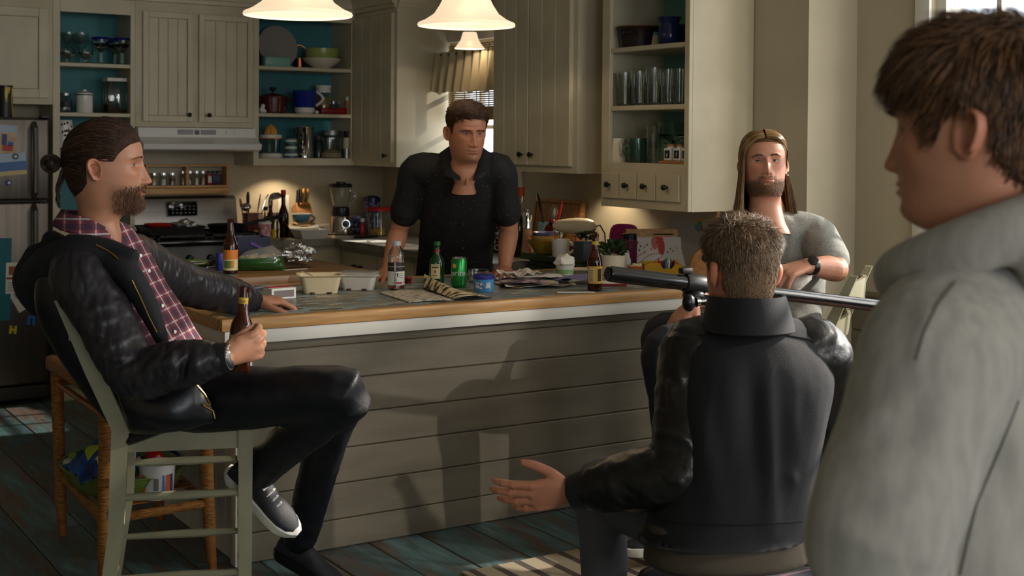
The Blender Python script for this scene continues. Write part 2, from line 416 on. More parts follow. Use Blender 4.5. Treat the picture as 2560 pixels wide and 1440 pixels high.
def panel_door(name,parent,o,u,w,h,n,grooves=3,frame=0.055,inset=True,m=None):
 """door: lower-left corner o, along u, width w, height h, facing n; a frame round a beaded panel"""
 o=Vector(o);u=Vector(u).normalized();n=Vector(n).normalized();z=Vector((0,0,1));t=0.02
 R=Matrix((u,n,z)).transposed()
 def bx(mb,a,b,bev=0.003):
  lo=Vector((a[0],a[1],a[2]));hi=Vector((b[0],b[1],b[2]))
  n0=set(mb.bm.verts);mb.rbox(lo,hi,bev,1)
  for v in mb.bm.verts:
   if v not in n0:v.co=o+R@v.co
 mb=MB();f=frame
 if f>0:
  bx(mb,(0,0,0),(f,t,h));bx(mb,(w-f,0,0),(w,t,h));bx(mb,(f,0,0),(w-f,t,f));bx(mb,(f,0,h-f),(w-f,t,h))
 k=grooves+1;iw=(w-2*f)/k;th=t*0.55 if f>0 else t
 for i in range(k):bx(mb,(f+i*iw+0.001,0,f),(f+(i+1)*iw-0.001,th,h-f),0.0035)
 bx(mb,(f,-0.004,f),(w-f,th*0.5,h-f),0.001)
 return mb.build(name,m or m_cab,parent)
Y0=7.6
fc=thing('fridge_cabinet','cream wall cabinet above the steel fridge with a plain framed door','cabinet',(1.3,Y0,1.63))
mb=MB();mb.rbox((0.75,Y0,1.635),(1.80,YW,2.25),0.004);mb.build('carcass',m_cab,fc)
panel_door('door',fc,(1.28,Y0,1.67),(1,0,0),0.49,0.5,(0,-1,0),0,0.05)
panel_door('door',fc,(0.77,Y0,1.67),(1,0,0),0.49,0.5,(0,-1,0),0,0.05)
def open_case(parent,x0,x1,y0,y1,z0,z1,ox0,ox1,oz0,oz1,shelves,back,axis='Y',t=0.02,th=0.022):
 """shelf cabinet; axis Y: front faces -Y at y0. axis X: front faces -X; x/y swap meaning (x along Y)"""
 def T(a,b):
  if axis=='Y':return a,b
  a2=(a[1],a[0],a[2]);b2=(b[1],b[0],b[2])
  return(min(a2[0],b2[0]),min(a2[1],b2[1]),a2[2]),(max(a2[0],b2[0]),max(a2[1],b2[1]),b2[2])
 f=MB()
 for a,b in(((x0,y0,z0),(ox0,y0+t,z1)),((ox1,y0,z0),(x1,y0+t,z1)),((ox0,y0,z0),(ox1,y0+t,oz0)),((ox0,y0,oz1),(ox1,y0+t,z1))):
  f.rbox(*T(a,b),0.002,1)
 f.build('face_frame',m_cab,parent)
 c=MB()
 for a,b in(((x0,y0+t,z0),(x0+0.018,y1,z1)),((x1-0.018,y0+t,z0),(x1,y1,z1)),((x0+0.018,y0+t,z0),(x1-0.018,y1,z0+0.018)),((x0+0.018,y0+t,z1-0.018),(x1-0.018,y1,z1))):
  c.box(*T(a,b))
 c.box(*T((x0+0.018,y0+t,oz0-0.02),(x1-0.018,y1-0.012,oz0)))
 c.build('carcass',m_cab,parent)
 MB().box(*T((x0+0.018,y1-0.012,z0+0.018),(x1-0.018,y1-0.004,z1-0.018))).build('back_panel',back,parent)
 for z in shelves:MB().rbox(*T((x0+0.018,y0+0.004,z-th),(x1-0.018,y1-0.012,z)),0.003,1).build('shelf',m_cab,parent)
c1=thing('open_cabinet','tall cream open shelf cabinet with teal back, between fridge and hood','cabinet',(2.03,Y0,0.9))
open_case(c1,1.80,2.262,Y0,YW,0.885,2.25,1.84,2.235,0.95,2.16,[1.29,1.594,1.876],m_teal)
c2=thing('door_cabinet','cream two door wall cabinet above the range hood','cabinet',(2.6,Y0,1.53))
MB().rbox((2.262,Y0,1.518),(2.985,YW,2.25),0.003).build('carcass',m_cab,c2)
for xa,kx in((2.302,2.574),(2.637,2.694)):
 d=panel_door('door',c2,(xa,Y0,1.55),(1,0,0),0.30 if xa<2.5 else 0.338,0.64,(0,-1,0),3,0.035)
 knob(d,(kx,Y0-0.02,1.592),(0,-1,0))
c3=thing('open_cabinet','cream open shelf cabinet with teal back, hung right of the range hood','cabinet',(3.3,Y0,1.29))
open_case(c3,2.985,3.66,Y0,YW,1.29,2.25,3.02,3.638,1.335,2.19,[1.612,1.9],m_teal)
c4=thing('corner_cabinet','cream corner wall cabinet with one beaded door left of the sink window','cabinet',(3.68,7.3,1.29))
MB().rbox((3.661,7.02,1.29),(XW,YW,2.25),0.003).build('carcass',m_cab,c4)
d=panel_door('door',c4,(3.661,7.585,1.318),(0,-1,0),0.53,0.9,(-1,0,0),3,0.0)
knob(d,(3.641,7.115,1.358),(-1,0,0))
c5=thing('door_cabinet','cream two door wall cabinet with beaded doors right of the sink window','cabinet',(3.68,5.5,1.3))
MB().rbox((3.66,5.15,1.297),(XW,5.9,2.25),0.003).build('carcass',m_cab,c5)
for ya,kw,ky in((5.89,0.335,5.605),(5.55,0.36,5.51)):
 d=panel_door('door',c5,(3.66,ya,1.33),(0,-1,0),kw,0.9,(-1,0,0),2,0.0)
 knob(d,(3.64,ky,1.385),(-1,0,0))
c6=thing('spice_cabinet','cream open wall cabinet with aqua back and four small spice drawers','cabinet',(3.68,4.64,1.15))
open_case(c6,4.33,4.956,3.66,XW,1.153,2.6,4.362,4.895,1.357,2.4,[1.617,1.884,2.16],m_aqua,axis='X')
yy=[4.938,4.805,4.672,4.538,4.375]
for i in range(4):
 d=MB().rbox((3.647,yy[i+1]+0.003,1.192),(3.66,yy[i]-0.003,1.31),0.003,1).build('drawer',m_cab,c6)
 knob(d,(3.647,(yy[i]+yy[i+1])/2,1.255),(-1,0,0))
m_ctop=mat('grey_stone_counter',srgb(140,132,118),0.35,var=srgb(116,108,96),vscale=9,vstretch=(1,1,1),vlo=0.4,vhi=0.6)
b1=thing('base_cabinet','cream base cabinet under the counter right of the stove','cabinet',(3.2,7.36,0))
MB().rbox((2.96,7.36,0.1),(3.46,YW,0.81),0.003).box((2.96,7.42,0.0),(3.46,YW,0.1)).build('carcass',m_cab,b1)
panel_door('door',b1,(2.98,7.36,0.13),(1,0,0),0.42,0.48,(0,-1,0),3,0.05)
MB().rbox((2.98,7.345,0.64),(3.4,7.36,0.78),0.003).build('drawer',m_cab,b1)
b2=thing('sink_cabinet','long cream base cabinet run below the sink window','cabinet',(3.46,6.3,0))
MB().rbox((3.46,5.5,0.1),(XW,YW,0.81),0.003).box((3.52,5.5,0),(XW,YW,0.1)).build('carcass',m_cab,b2)
for i,ya in enumerate((7.30,6.84,6.38,5.92)):
 panel_door('door',b2,(3.46,ya,0.13),(0,-1,0),0.44 if i<3 else 0.38,0.48,(-1,0,0),3,0.05)
 d=MB().rbox((3.445,ya-(0.44 if i<3 else 0.38),0.64),(3.46,ya,0.78),0.003).build('drawer',m_cab,b2)
 yc=ya-0.22
 MB().tube([(3.445,yc+0.045,0.7),(3.42,yc+0.04,0.7),(3.418,yc,0.695),(3.42,yc-0.04,0.7),(3.445,yc-0.045,0.7)],0.006,8).build('handle',m_black,d)
ct=MB();z0,z1=0.81,0.85
pts=[(2.955,7.31),(3.40,7.31),(3.40,5.48),(XW,5.48),(XW,YW),(2.955,YW)]
ct.prism([(x,y,z0)for x,y in pts],(0,0,z1-z0))
tag(ct.build('kitchen_counter',m_ctop),'grey L-shaped worktop running along the stove wall and below the window','counter')
tag(MB().rbox((2.965,7.905,0.855),(3.66,7.926,0.9),0.003).build('backsplash_strip',m_white),'thin pale upstand where the counter meets the stove wall','trim')
b0=thing('base_cabinet','cream base cabinet between the fridge and the stove, under the open shelves','cabinet',(2.03,7.36,0))
MB().rbox((1.80,7.36,0.1),(2.275,YW,0.845),0.003).box((1.80,7.42,0.0),(2.275,YW,0.1)).build('carcass',m_cab,b0)
MB().rbox((1.79,7.31,0.846),(2.28,YW,0.884),0.005).build('worktop',m_ctop,b0)
d=panel_door('door',b0,(1.83,7.36,0.13),(1,0,0),0.41,0.52,(0,-1,0),3,0.05)
knob(d,(2.2,7.34,0.6),(0,-1,0))
MB().rbox((1.83,7.345,0.67),(2.24,7.36,0.82),0.003).build('drawer',m_cab,b0)
m_green=mat('green_paint',srgb(52,74,46),0.5,var=srgb(40,60,38),vscale=6)
gc=thing('green_cabinet','dark green painted low cabinet with a thick top, behind the island','cabinet',(3.8,5.3,0))
MB().rbox((3.6,5.13,0.02),(XW,5.47,0.868),0.004).build('carcass',m_green,gc)
MB().rbox((3.55,5.125,0.868),(XW,5.479,0.9),0.006).build('top',m_green,gc)
panel_door('door',gc,(3.6,5.45,0.1),(0,-1,0),0.3,0.74,(-1,0,0),0,0.05,m=m_green)
fr=thing('fridge','stainless steel fridge with papers and magnets on its doors','fridge',(1.3,7.4,0))
FY=7.42
MB().rbox((0.95,FY+0.05,0.02),(1.74,YW-0.03,1.56),0.006).build('body',mat('fridge_side',srgb(58,55,52),0.5),fr)
zs=PY(60,503,FY).z
MB().rbox((0.955,FY-0.01,zs+0.006),(1.735,FY+0.05,1.555),0.012,3).build('freezer_door',m_steel,fr)
MB().rbox((0.955,FY-0.01,0.11),(1.735,FY+0.05,zs-0.006),0.012,3).build('fridge_door',m_steel,fr)
MB().rbox((0.96,FY+0.0,0.03),(1.73,FY+0.05,0.1),0.004).build('kick_grille',mat('grille',srgb(48,46,44),0.5),fr)
for za,zb in((zs+0.02,1.53),(0.55,zs-0.02)):
 MB().tube([(1.655,FY-0.012,za),(1.655,FY-0.05,za+0.03),(1.655,FY-0.058,(za+zb)/2),(1.655,FY-0.05,zb-0.03),(1.655,FY-0.012,zb)],[0.012,0.014,0.014,0.014,0.012],10).build('handle',m_steel,fr)
MB().rbox((1.69,FY-0.03,1.555),(1.735,FY+0.04,1.572),0.004).build('hinge_cover',m_blackpl,fr)
m_stain=mat('stove_steel',srgb(168,168,168),0.3,1.0,var=srgb(150,150,152),vscale=24,vstretch=(0.04,1,1))
st=thing('stove','stainless and black gas range with a tall steel backguard','stove',(2.6,7.3,0))
MB().rbox((2.30,7.33,0.03),(2.945,YW-0.02,0.84),0.005).build('body',m_blackpl,st)
MB().rbox((2.295,7.285,0.842),(2.95,YW-0.02,0.872),0.006).build('cooktop',mat('black_enamel',srgb(14,14,15),0.18),st)
bgm=MB();n=8
ring0=[]
pr=[(7.80,0.872),(7.78,0.9),(7.805,1.05),(7.82,1.085),(7.85,1.1),(7.905,1.1),(7.905,0.872)]
bgm.loft([[Vector((x,y,z))for y,z in pr]for x in(2.30,2.36,2.9,2.955)])
bgm.build('backguard',m_stain,st)
MB().rbox((2.515,7.768,0.985),(2.695,7.80,1.07),0.004).build('control_panel',mat('glass_black',srgb(8,8,10),0.08),st)
k=0
for row in range(3):
 for c in range(5):
  pass
t_=MB()
for i in range(6):
 for j in range(3):t_.box((2.535+i*0.026,7.7665,1.0+j*0.02),(2.547+i*0.026,7.768,1.006+j*0.02))
t_.build('control_print',mat('dim_print',srgb(120,118,110),0.5),st)
g=MB()
for cx in(2.45,2.80):
 for cy in(7.45,7.68):
  for a in range(4):
   d=Vector((cos(a*pi/2+pi/4),sin(a*pi/2+pi/4),0))
   g.box((cx-0.005,cy-0.005,0.872),(cx+0.005,cy+0.005,0.88))
   g.tube([Vector((cx,cy,0.898))+d*0.03,Vector((cx,cy,0.898))+d*0.13],0.006,6)
for x0 in(2.32,2.635):
 for a,b in(((x0,7.36,0.886),(x0+0.29,7.372,0.9)),((x0,7.76,0.886),(x0+0.29,7.772,0.9)),((x0,7.36,0.886),(x0+0.012,7.772,0.9)),((x0+0.28,7.36,0.886),(x0+0.292,7.772,0.9)),((x0,7.56,0.886),(x0+0.29,7.572,0.9))):g.box(a,b)
 for q in((x0+0.006,7.366),(x0+0.284,7.366),(x0+0.006,7.766),(x0+0.284,7.766)):g.box((q[0]-0.006,q[1]-0.006,0.871),(q[0]+0.006,q[1]+0.006,0.89))
g.build('burner_grates',m_black,st)
MB().rbox((2.31,7.29,0.2),(2.935,7.33,0.68),0.006).build('oven_door',mat('oven_glass',srgb(10,10,11),0.12),st)
MB().tube([(2.36,7.255,0.66),(2.885,7.255,0.66)],0.012,10).tube([(2.38,7.29,0.66),(2.38,7.255,0.66)],0.009,8).tube([(2.865,7.29,0.66),(2.865,7.255,0.66)],0.009,8).build('oven_handle',m_blackpl,st)
for i in range(5):
 MB().lathe([(0.022,0),(0.021,0.012),(0.017,0.028),(0.0,0.03)],(2.37+i*0.125,7.33,0.765),16,(0,-1,0)).rbox((2.367+i*0.125,7.294,0.745),(2.373+i*0.125,7.304,0.785),0.002).build('burner_knob',m_blackpl,st)
hd=thing('range_hood','white slim range hood under the two door cabinet','range hood',(2.62,7.4,1.37))
HX0,HX1=2.268,2.98
pr=[(7.5,1.378),(7.46,1.39),(7.45,1.42),(7.47,1.425),(7.55,1.46),(7.56,1.515),(7.92,1.515),(7.92,1.378)]
MB().loft([[Vector((x,y,z))for y,z in pr]for x in(HX0,HX1)]).build('hood_body',mat('hood_enamel',srgb(224,222,216),0.3),hd)
v=MB()
for i in range(5):
 z=1.476+i*0.006
 v.box((2.5,7.548,z),(2.59,7.56,z+0.003));v.box((2.64,7.548,z),(2.73,7.56,z+0.003))
v.box((2.603,7.548,1.475),(2.628,7.56,1.502))
v.build('vent_slots',mat('vent_grey',srgb(96,94,90),0.5),hd)
for i in range(2):MB().lathe([(0.008,0),(0.007,0.008),(0,0.009)],(2.80+i*0.05,7.552,1.488),12,(0,-1,0)).build('switch',m_whitepl,hd)
nb=thing('spice_rack','shallow two bay wooden spice shelf on the wall above the stove','rack',(2.66,7.9,1.1))
f=MB()
for a,b in(((2.40,7.84,1.152),(2.915,YW-0.001,1.166)),((2.40,7.84,1.28),(2.915,YW-0.001,1.292)),((2.40,7.84,1.166),(2.412,YW-0.001,1.28)),((2.903,7.84,1.166),(2.915,YW-0.001,1.28)),((2.648,7.84,1.166),(2.664,YW-0.001,1.28))):f.rbox(a,b,0.002,1)
f.build('rack_frame',m_pine,nb)
MB().rbox((2.395,7.83,1.112),(2.92,YW-0.001,1.15),0.004).build('ledge',m_pine,nb)
isl=thing('kitchen_island','long grey plank island with a tiled top edged in wood','island',(2.7,4.6,0))
m_isl=mat('island_planks',srgb(120,111,94),0.5,var=srgb(108,99,83),vscale=3,vstretch=(1,1,4),bump=0.05,bscale=12,bstretch=(1,1,8))
pl=MB()
for z0,z1 in((0.0,0.103),(0.103,0.23),(0.23,0.356),(0.356,0.478),(0.478,0.604),(0.604,0.728)):pl.rbox((1.625,4.24,z0+0.0015),(XW-0.002,4.258,z1-0.0015),0.004,1)
pl.box((1.63,4.252,0.005),(XW-0.002,4.27,0.76))
pl.rbox((1.62,4.228,0.728),(XW-0.002,4.258,0.763),0.006,2)
pl.build('plank_front',m_isl,isl)
en=MB();n=8
for i in range(n):
 y0=4.27+i*(5.06-4.27)/n;en.rbox((1.62,y0+0.001,0.0),(1.64,y0+(5.06-4.27)/n-0.001,0.76),0.003,1)
en.rbox((1.6,4.225,0),(1.66,4.275,0.762),0.004);en.rbox((1.6,5.05,0),(1.66,5.09,0.762),0.004)
en.build('end_panel',m_white,isl)
MB().box((1.64,4.27,0.0),(XW-0.002,5.06,0.76)).build('carcass',m_isl,isl)
bd=MB();bd.rbox((1.545,4.182,0.7635),(XW-0.002,4.21,0.8095),0.003);bd.rbox((1.545,4.21,0.7635),(1.573,5.1,0.8095),0.003);bd.box((1.57,4.2,0.7635),(XW-0.002,5.1,0.8095))
bd.build('apron_band',m_white,isl)
ed=MB();ed.rbox((1.53,4.17,0.8105),(XW-0.002,4.215,0.852),0.006,2);ed.rbox((1.53,4.2155,0.8105),(1.575,5.12,0.852),0.006,2);ed.rbox((1.5755,5.08,0.8105),(XW-0.002,5.12,0.852),0.006,2)
ed.build('wood_edging',m_pine,isl)
def mosaic():
 m=bpy.data.materials.new('mosaic_tile');m.use_nodes=True;nt=m.node_tree;N=nt.nodes;L=nt.links;b=N['Principled BSDF']
 tc=N.new('ShaderNodeTexCoord');mp=N.new('ShaderNodeMapping');mp.inputs['Scale'].default_value=(1,1,1);L.new(tc.outputs['Object'],mp.inputs[0])
 br=N.new('ShaderNodeTexBrick');br.inputs['Scale'].default_value=1.0;br.inputs['Brick Width'].default_value=0.062;br.inputs['Row Height'].default_value=0.03
 br.inputs['Mortar Size'].default_value=0.0016;br.inputs['Color1'].default_value=(0,0,0,1);br.inputs['Color2'].default_value=(1,1,1,1);br.inputs['Mortar'].default_value=(0.5,0.5,0.5,1);br.inputs['Bias'].default_value=0.0
 L.new(mp.outputs[0],br.inputs['Vector'])
 r=N.new('ShaderNodeValToRGB');e=r.color_ramp.elements;r.color_ramp.interpolation='LINEAR'
 e[0].position=0.0;e[0].color=srgb(96,84,66);e[1].position=1.0;e[1].color=srgb(196,188,168)
 for p,c in((0.2,(120,116,104)),(0.4,(140,128,104)),(0.58,(98,126,138)),(0.72,(150,146,130)),(0.85,(122,156,168))):q=e.new(p);q.color=srgb(*c)
 L.new(br.outputs['Color'],r.inputs[0])
 mx=N.new('ShaderNodeMix');mx.data_type='RGBA';L.new(br.outputs['Fac'],mx.inputs[0]);L.new(r.outputs[0],mx.inputs[6]);mx.inputs[7].default_value=srgb(86,78,66)
 L.new(mx.outputs[2],b.inputs['Base Color']);b.inputs['Roughness'].default_value=0.4
 bp=N.new('ShaderNodeBump');bp.inputs['Strength'].default_value=0.5;bp.inputs['Distance'].default_value=0.002;bp.invert=True
 L.new(br.outputs['Fac'],bp.inputs['Height']);L.new(bp.outputs[0],b.inputs['Normal'])
 return m
m_tile=mosaic()
MB().box((1.576,4.216,0.811),(XW-0.002,5.079,0.8495)).build('tile_top',m_tile,isl)
wt=thing('worktop_table','thick brown butcher block table right behind the island','table',(2.1,5.5,0))
MB().rbox((1.60,5.17,0.815),(2.585,5.78,0.88),0.006).build('block_top',m_butcher,wt)
MB().box((1.62,5.25,0.8805),(2.0,5.74,0.8825)).build('tile_inlay',m_tile,wt)
for x,y in((1.85,5.3),(2.53,5.3),(1.85,5.73),(2.53,5.73)):MB().rbox((x-0.03,y-0.03,0),(x+0.03,y+0.03,0.815),0.004).build('leg',m_butcher,wt)
MB().box((1.87,5.29,0.72),(2.5,5.31,0.815)).box((1.87,5.73,0.7),(2.5,5.75,0.815)).build('rail',m_butcher,wt)
def atY(px,Y,z):
 a=PY(px,300,Y);b=PY(px,800,Y);return a.lerp(b,(z-a.z)/(b.z-a.z))
def atX(px,X,z):
 a=PX(px,300,X);b=PX(px,800,X);return a.lerp(b,(z-a.z)/(b.z-a.z))
def dep(p):return(Vector(p)-CAMP).dot(_F)
def m_px(n,p):return n*dep(p)/FPX
def toward(p):
 """angle in plan from p to the camera"""
 v=CAMP-Vector(p);return math.atan2(v.y,v.x)
def single(mb,name,m,label,cat,group=None,**k):
 return tag(mb.build(name,m,**k),label,cat,group)
def shell(prof,t):
 """closed profile of a hollow vessel: outside up, inside down"""
 out=list(prof);inn=[(max(r-t,0.0005),max(h,prof[0][1]+t))for r,h in reversed(prof)]
 return out+inn+[(0.0005,prof[0][1]+t)]
def vessel(c,prof,t=0.003,n=28,**k):return MB().lathe([(0.0005,prof[0][1])]+shell(prof,t),c,n,cap0=False,cap1=False,**k)
def handle_loop(mb,c,ang,r,z0,z1,out,rad=0.005):
 c=Vector(c);d=Vector((cos(ang),sin(ang),0));pts=[]
 for i in range(11):
  a=pi*i/10;pts.append(c+d*(r-rad*0.4+out*sin(a))+Vector((0,0,z1+(z0-z1)*i/10)))
 return mb.tube(pts,rad,8)
def col(*c):return srgb(*c)
def pm(name,c,rough=0.5,**k):return mat(name,srgb(*c),rough,**k)
m_ceram=pm('cream_ceramic',(214,204,180),0.25)
m_whitec=pm('white_ceramic',(222,220,212),0.2)
m_foil=mat('foil',srgb(205,205,205),0.2,1.0,bump=1.0,bscale=70)
m_card=pm('takeout_board',(206,188,152),0.8,bump=0.1,bscale=200)
m_amber=mat('amber_glass',srgb(120,52,12),0.04,trans=0.9,ior=1.5)
m_amberd=mat('dark_amber_glass',srgb(60,24,8),0.05,trans=0.6,ior=1.5)
def wine_glass(p,h,r,label,rim=None,group=None):
 g=thing('wine_glass',label,'glass',p,group)
 MB().lathe([(r*0.75,0),(r*0.75,0.003),(0.006,0.008),(0.004,h*0.2),(0.005,h*0.45),(r*0.55,h*0.55),(r*0.95,h*0.75),(r,h),(r-0.002,h),(r*0.9,h*0.75),(r*0.5,h*0.57),(0.0006,h*0.5)],p,20).build('bowl',m_glass,g)
 if rim:MB().torus((p[0],p[1],p[2]+h),r-0.001,0.0035,n=24,m=6).build('rim',rim,g)
 return g
ZS=1.876
for px,y,h,r,lab in((170,7.82,0.185,0.042,'tall clear wine glass at the back left of the top shelf beside the fridge cabinet'),(203,7.8,0.185,0.042,'tall clear wine glass at the back of the top shelf, next to the blue rimmed glasses'),):
 wine_glass(atY(px,y,ZS),h,r,lab)
for px,lab in((168,'low clear snifter at the front left corner of the top shelf'),(215,'low clear snifter at the front of the top shelf, left of the blue rimmed glasses')):
 p=atY(px,7.68,ZS);g=thing('snifter',lab,'glass',p)
 MB().lathe([(0.03,0),(0.03,0.003),(0.006,0.01),(0.006,0.02),(0.034,0.035),(0.042,0.06),(0.036,0.085),(0.034,0.085),(0.038,0.06),(0.0006,0.03)],p,20).build('bowl',m_glass,g)
m_cobalt=mat('cobalt_glass',srgb(30,30,150),0.08,trans=0.3)
for i,(px,y,lab)in enumerate(((252,7.70,'blue rimmed margarita glass, leftmost of the blue rimmed ones on the top shelf'),(288,7.79,'blue rimmed margarita glass, back middle one on the top shelf'),(305,7.69,'blue rimmed margarita glass at the right end of the top shelf'))):
 p=atY(px,y,ZS);g=thing('margarita_glass',lab,'glass',p,'blue rimmed glasses')
 MB().lathe([(0.035,0),(0.035,0.004),(0.012,0.01),(0.009,0.07),(0.02,0.085),(0.048,0.12),(0.05,0.15),(0.047,0.15),(0.044,0.12),(0.0006,0.09)],p,20).build('bowl',m_glass,g)
 MB().torus((p.x,p.y,p.z+0.15),0.049,0.006,n=24,m=8).build('rim',m_cobalt,g)
 MB().lathe([(0.0,0.011),(0.0145,0.011),(0.011,0.068),(0,0.07)],p,14).build('stem',mat('frosted',srgb(150,190,180),0.5,trans=0.4),g)
ZS=1.594
p=atY(163,7.70,ZS);g=thing('glass_jar','clear jar with a dark label at the left end of the middle shelf','jar',p)
vessel(p,[(0.034,0),(0.036,0.01),(0.036,0.075),(0.028,0.09),(0.028,0.098)]).build('jar_body',m_glass,g)
MB().lathe([(0,0.098),(0.03,0.098),(0.03,0.112),(0,0.114)],p,20).build('lid',m_steelh,g)
MB().lathe([(0.0368,0.03),(0.0368,0.06)],p,20,cap0=False,cap1=False).build('paper_label',pm('dark_label',(40,40,44)),g)
p=atY(211,7.69,ZS);g=thing('canister','white enamel canister with a dark banded lid on the middle shelf','canister',p)
MB().lathe([(0.045,0),(0.047,0.004),(0.047,0.1),(0.0,0.1)],p,24).build('canister_body',m_whitec,g)
l=MB().lathe([(0.0,0.1005),(0.049,0.1005),(0.049,0.112),(0.03,0.122),(0.012,0.126),(0.012,0.134),(0,0.136)],p,24).build('lid',m_whitec,g)
MB().torus((p.x,p.y,p.z+0.104),0.0485,0.003,n=24,m=6).build('band',m_blackpl,l)
p=atY(247,7.72,ZS);g=thing('glass_bowl','small clear glass bowl between the white canister and the tall food box','bowl',p)
vessel(p,[(0.025,0),(0.04,0.03),(0.045,0.06)],0.003).build('bowl_body',m_glass,g)
p=atY(287,7.72,ZS);g=thing('storage_box','tall clear square food box with white lid and brown contents','food box',p)
b=MB();b.rbox(p+Vector((-0.055,-0.05,0)),p+Vector((0.055,0.05,0.185)),0.008);b.rbox(p+Vector((-0.052,-0.047,0.003)),p+Vector((0.052,0.047,0.184)),0.006);b.build('box_body',m_glass,g)
MB().rbox(p+Vector((-0.058,-0.053,0.185)),p+Vector((0.058,0.053,0.208)),0.006).build('lid',m_whitepl,g)
MB().loft([[p+Vector((x*0.05,y*0.045,z))for x,y,z in((-1,-1,0.004),(1,-1,0.004),(1,1,0.004),(-1,1,0.004))],[p+Vector((x*0.05,y*0.045,z))for x,y,z in((-1,-1,0.05),(1,-1,0.02),(1,1,0.03),(-1,1,0.055))]]).build('contents',pm('brown_food',(120,72,36),0.8,bump=0.6,bscale=150),g)
ZS=1.29
p=atY(160,7.74,ZS);g=thing('spotted_jug','pale jug with dark spots on the low shelf behind the seated man','jug',p)
vessel(p,[(0.04,0),(0.052,0.05),(0.05,0.12),(0.042,0.17),(0.05,0.22),(0.044,0.262)],0.004).build('jug_body',m_whitec,g)
sp=MB()
for i in range(26):
 a=toward(p)+random.uniform(-1.6,1.6);z=random.uniform(0.17,0.25);r=0.047
 sp.sphere(p+Vector((r*cos(a),r*sin(a),z)),0.006,8,6,(1,1,1.2))
sp.build('spots',pm('maroon_glaze',(88,42,46),0.3),g)
p=atY(166,7.655,ZS);g=thing('teacup','white cup with a dark rim on the low shelf behind the seated man','cup',p)
mb=vessel(p,[(0.03,0),(0.036,0.05),(0.036,0.1)],0.003);mb.build('cup_body',m_whitec,g)
MB().torus((p.x,p.y,p.z+0.1),0.035,0.003,n=22,m=6).build('rim',m_blackpl,g)
ZS=1.9
p=atY(692,7.83,ZS);g=thing('platter','large grey ridged platter leaning against the teal back of the top shelf','platter',p)
R=0.135;ax=Vector((0.08,-1,0.22)).normalized()
MB().lathe([(0.0005,0),(0.05,0.0),(0.056,0.003),(0.066,0.0),(0.072,0.004),(0.082,0.0),(0.088,0.005),(0.098,0.002),(0.104,0.007),(0.114,0.004),(0.12,0.01),(R,0.014),(R,0.019),(0.09,0.012),(0.0005,0.01)][::-1],p+Vector((0,0,R-0.0)),40,ax).build('platter_body',pm('grey_glaze',(150,142,138),0.3),g)
p=atY(690,7.665,ZS);g=thing('butter_dish','aqua rectangular dish in front of the grey platter','dish',p)
MB().rbox(p+Vector((-0.085,-0.035,0)),p+Vector((0.085,0.04,0.062)),0.012,3).build('dish_lid',pm('aqua_glaze',(128,176,162),0.3),g)
MB().rbox(p+Vector((-0.092,-0.042,0.0)),p+Vector((0.092,0.047,0.01)),0.004).build('dish_base',pm('aqua_glaze',(128,176,162),0.3),g)
p=atY(748,7.85,ZS);
g=thing('copper_pot','small copper pot with a loop handle tucked behind the bowls','pot',p)
vessel(p,[(0.035,0),(0.038,0.07)],0.003).build('pot_body',pm('copper',(150,92,52),0.3,metal=1.0),g)
mb=MB();mb.torus(p+Vector((0.0,0,0.11)),0.045,0.004,Vector((0.3,1,0)),24,6);mb.build('handle',pm('copper',(150,92,52),0.3,metal=1.0),g)
p=atY(804,7.74,ZS);single(vessel(p,[(0.05,0),(0.06,0.01),(0.11,0.045),(0.122,0.068)],0.004,32),'serving_bowl',m_ceram,'wide cream bowl at the right of the top shelf, under a green bowl','bowl')
q=p+Vector((0,0,0.045));single(vessel(q,[(0.07,0),(0.1,0.02),(0.107,0.05),(0.108,0.085)],0.004,32),'serving_bowl',pm('green_glaze',(150,160,84),0.25),'green bowl nested in the cream bowl on the top shelf','bowl')
ZS=1.612
p=atY(682,7.73,ZS);g=thing('dutch_oven','maroon enamel pot with lid on the middle shelf','pot',p)
m_mar=pm('maroon_enamel',(78,18,16),0.15,coat=0.5)
MB().lathe([(0,0),(0.075,0),(0.085,0.01),(0.09,0.095),(0,0.095)],p,32).build('pot_body',m_mar,g)
l=MB().lathe([(0.0,0.0955),(0.093,0.0955),(0.092,0.105),(0.06,0.122),(0,0.128)],p,32).build('lid',m_mar,g)
MB().lathe([(0.007,0.125),(0.007,0.14),(0.02,0.15),(0.021,0.162),(0,0.168)],p,18).build('knob',m_black,l)
for s in(-1,1):MB().tube([p+Vector((s*0.086,-0.03,0.083)),p+Vector((s*0.113,-0.02,0.085)),p+Vector((s*0.113,0.02,0.085)),p+Vector((s*0.086,0.03,0.083))],0.008,8).build('side_handle',m_mar,g)
p=atY(762,7.7,ZS);single(MB().lathe([(0,0),(0.05,0),(0.062,0.012),(0.064,0.04),(0.06,0.0405),(0,0.038)],p,28),'ramekin',m_whitec,'white dish under the big blue mug on the middle shelf','dish')
q=p+Vector((0,0,0.0415));g=thing('blue_mug','large blue mug with a white handle on the middle shelf','mug',q)
m_blue=pm('blue_glaze',(24,46,132),0.2)
vessel(q,[(0.066,0),(0.072,0.01),(0.076,0.1),(0.078,0.106)],0.004,30).build('mug_body',m_blue,g)
hh=MB();handle_loop(hh,q,toward(q)+1.35,0.074,0.012,0.1,0.045,0.008);hh.build('handle',m_whitec,g)
p=atY(808,7.79,ZS);g=thing('pasta_jar','clear jar of dry pasta with a stacked white lid on the middle shelf','jar',p)
vessel(p,[(0.044,0),(0.046,0.01),(0.046,0.13),(0.04,0.14)],0.003).build('jar_body',m_glass,g)
MB().lathe([(0,0.004),(0.042,0.004),(0.042,0.11),(0,0.115)],p,24).build('contents',pm('pasta',(186,142,74),0.7,bump=1,bscale=120),g)
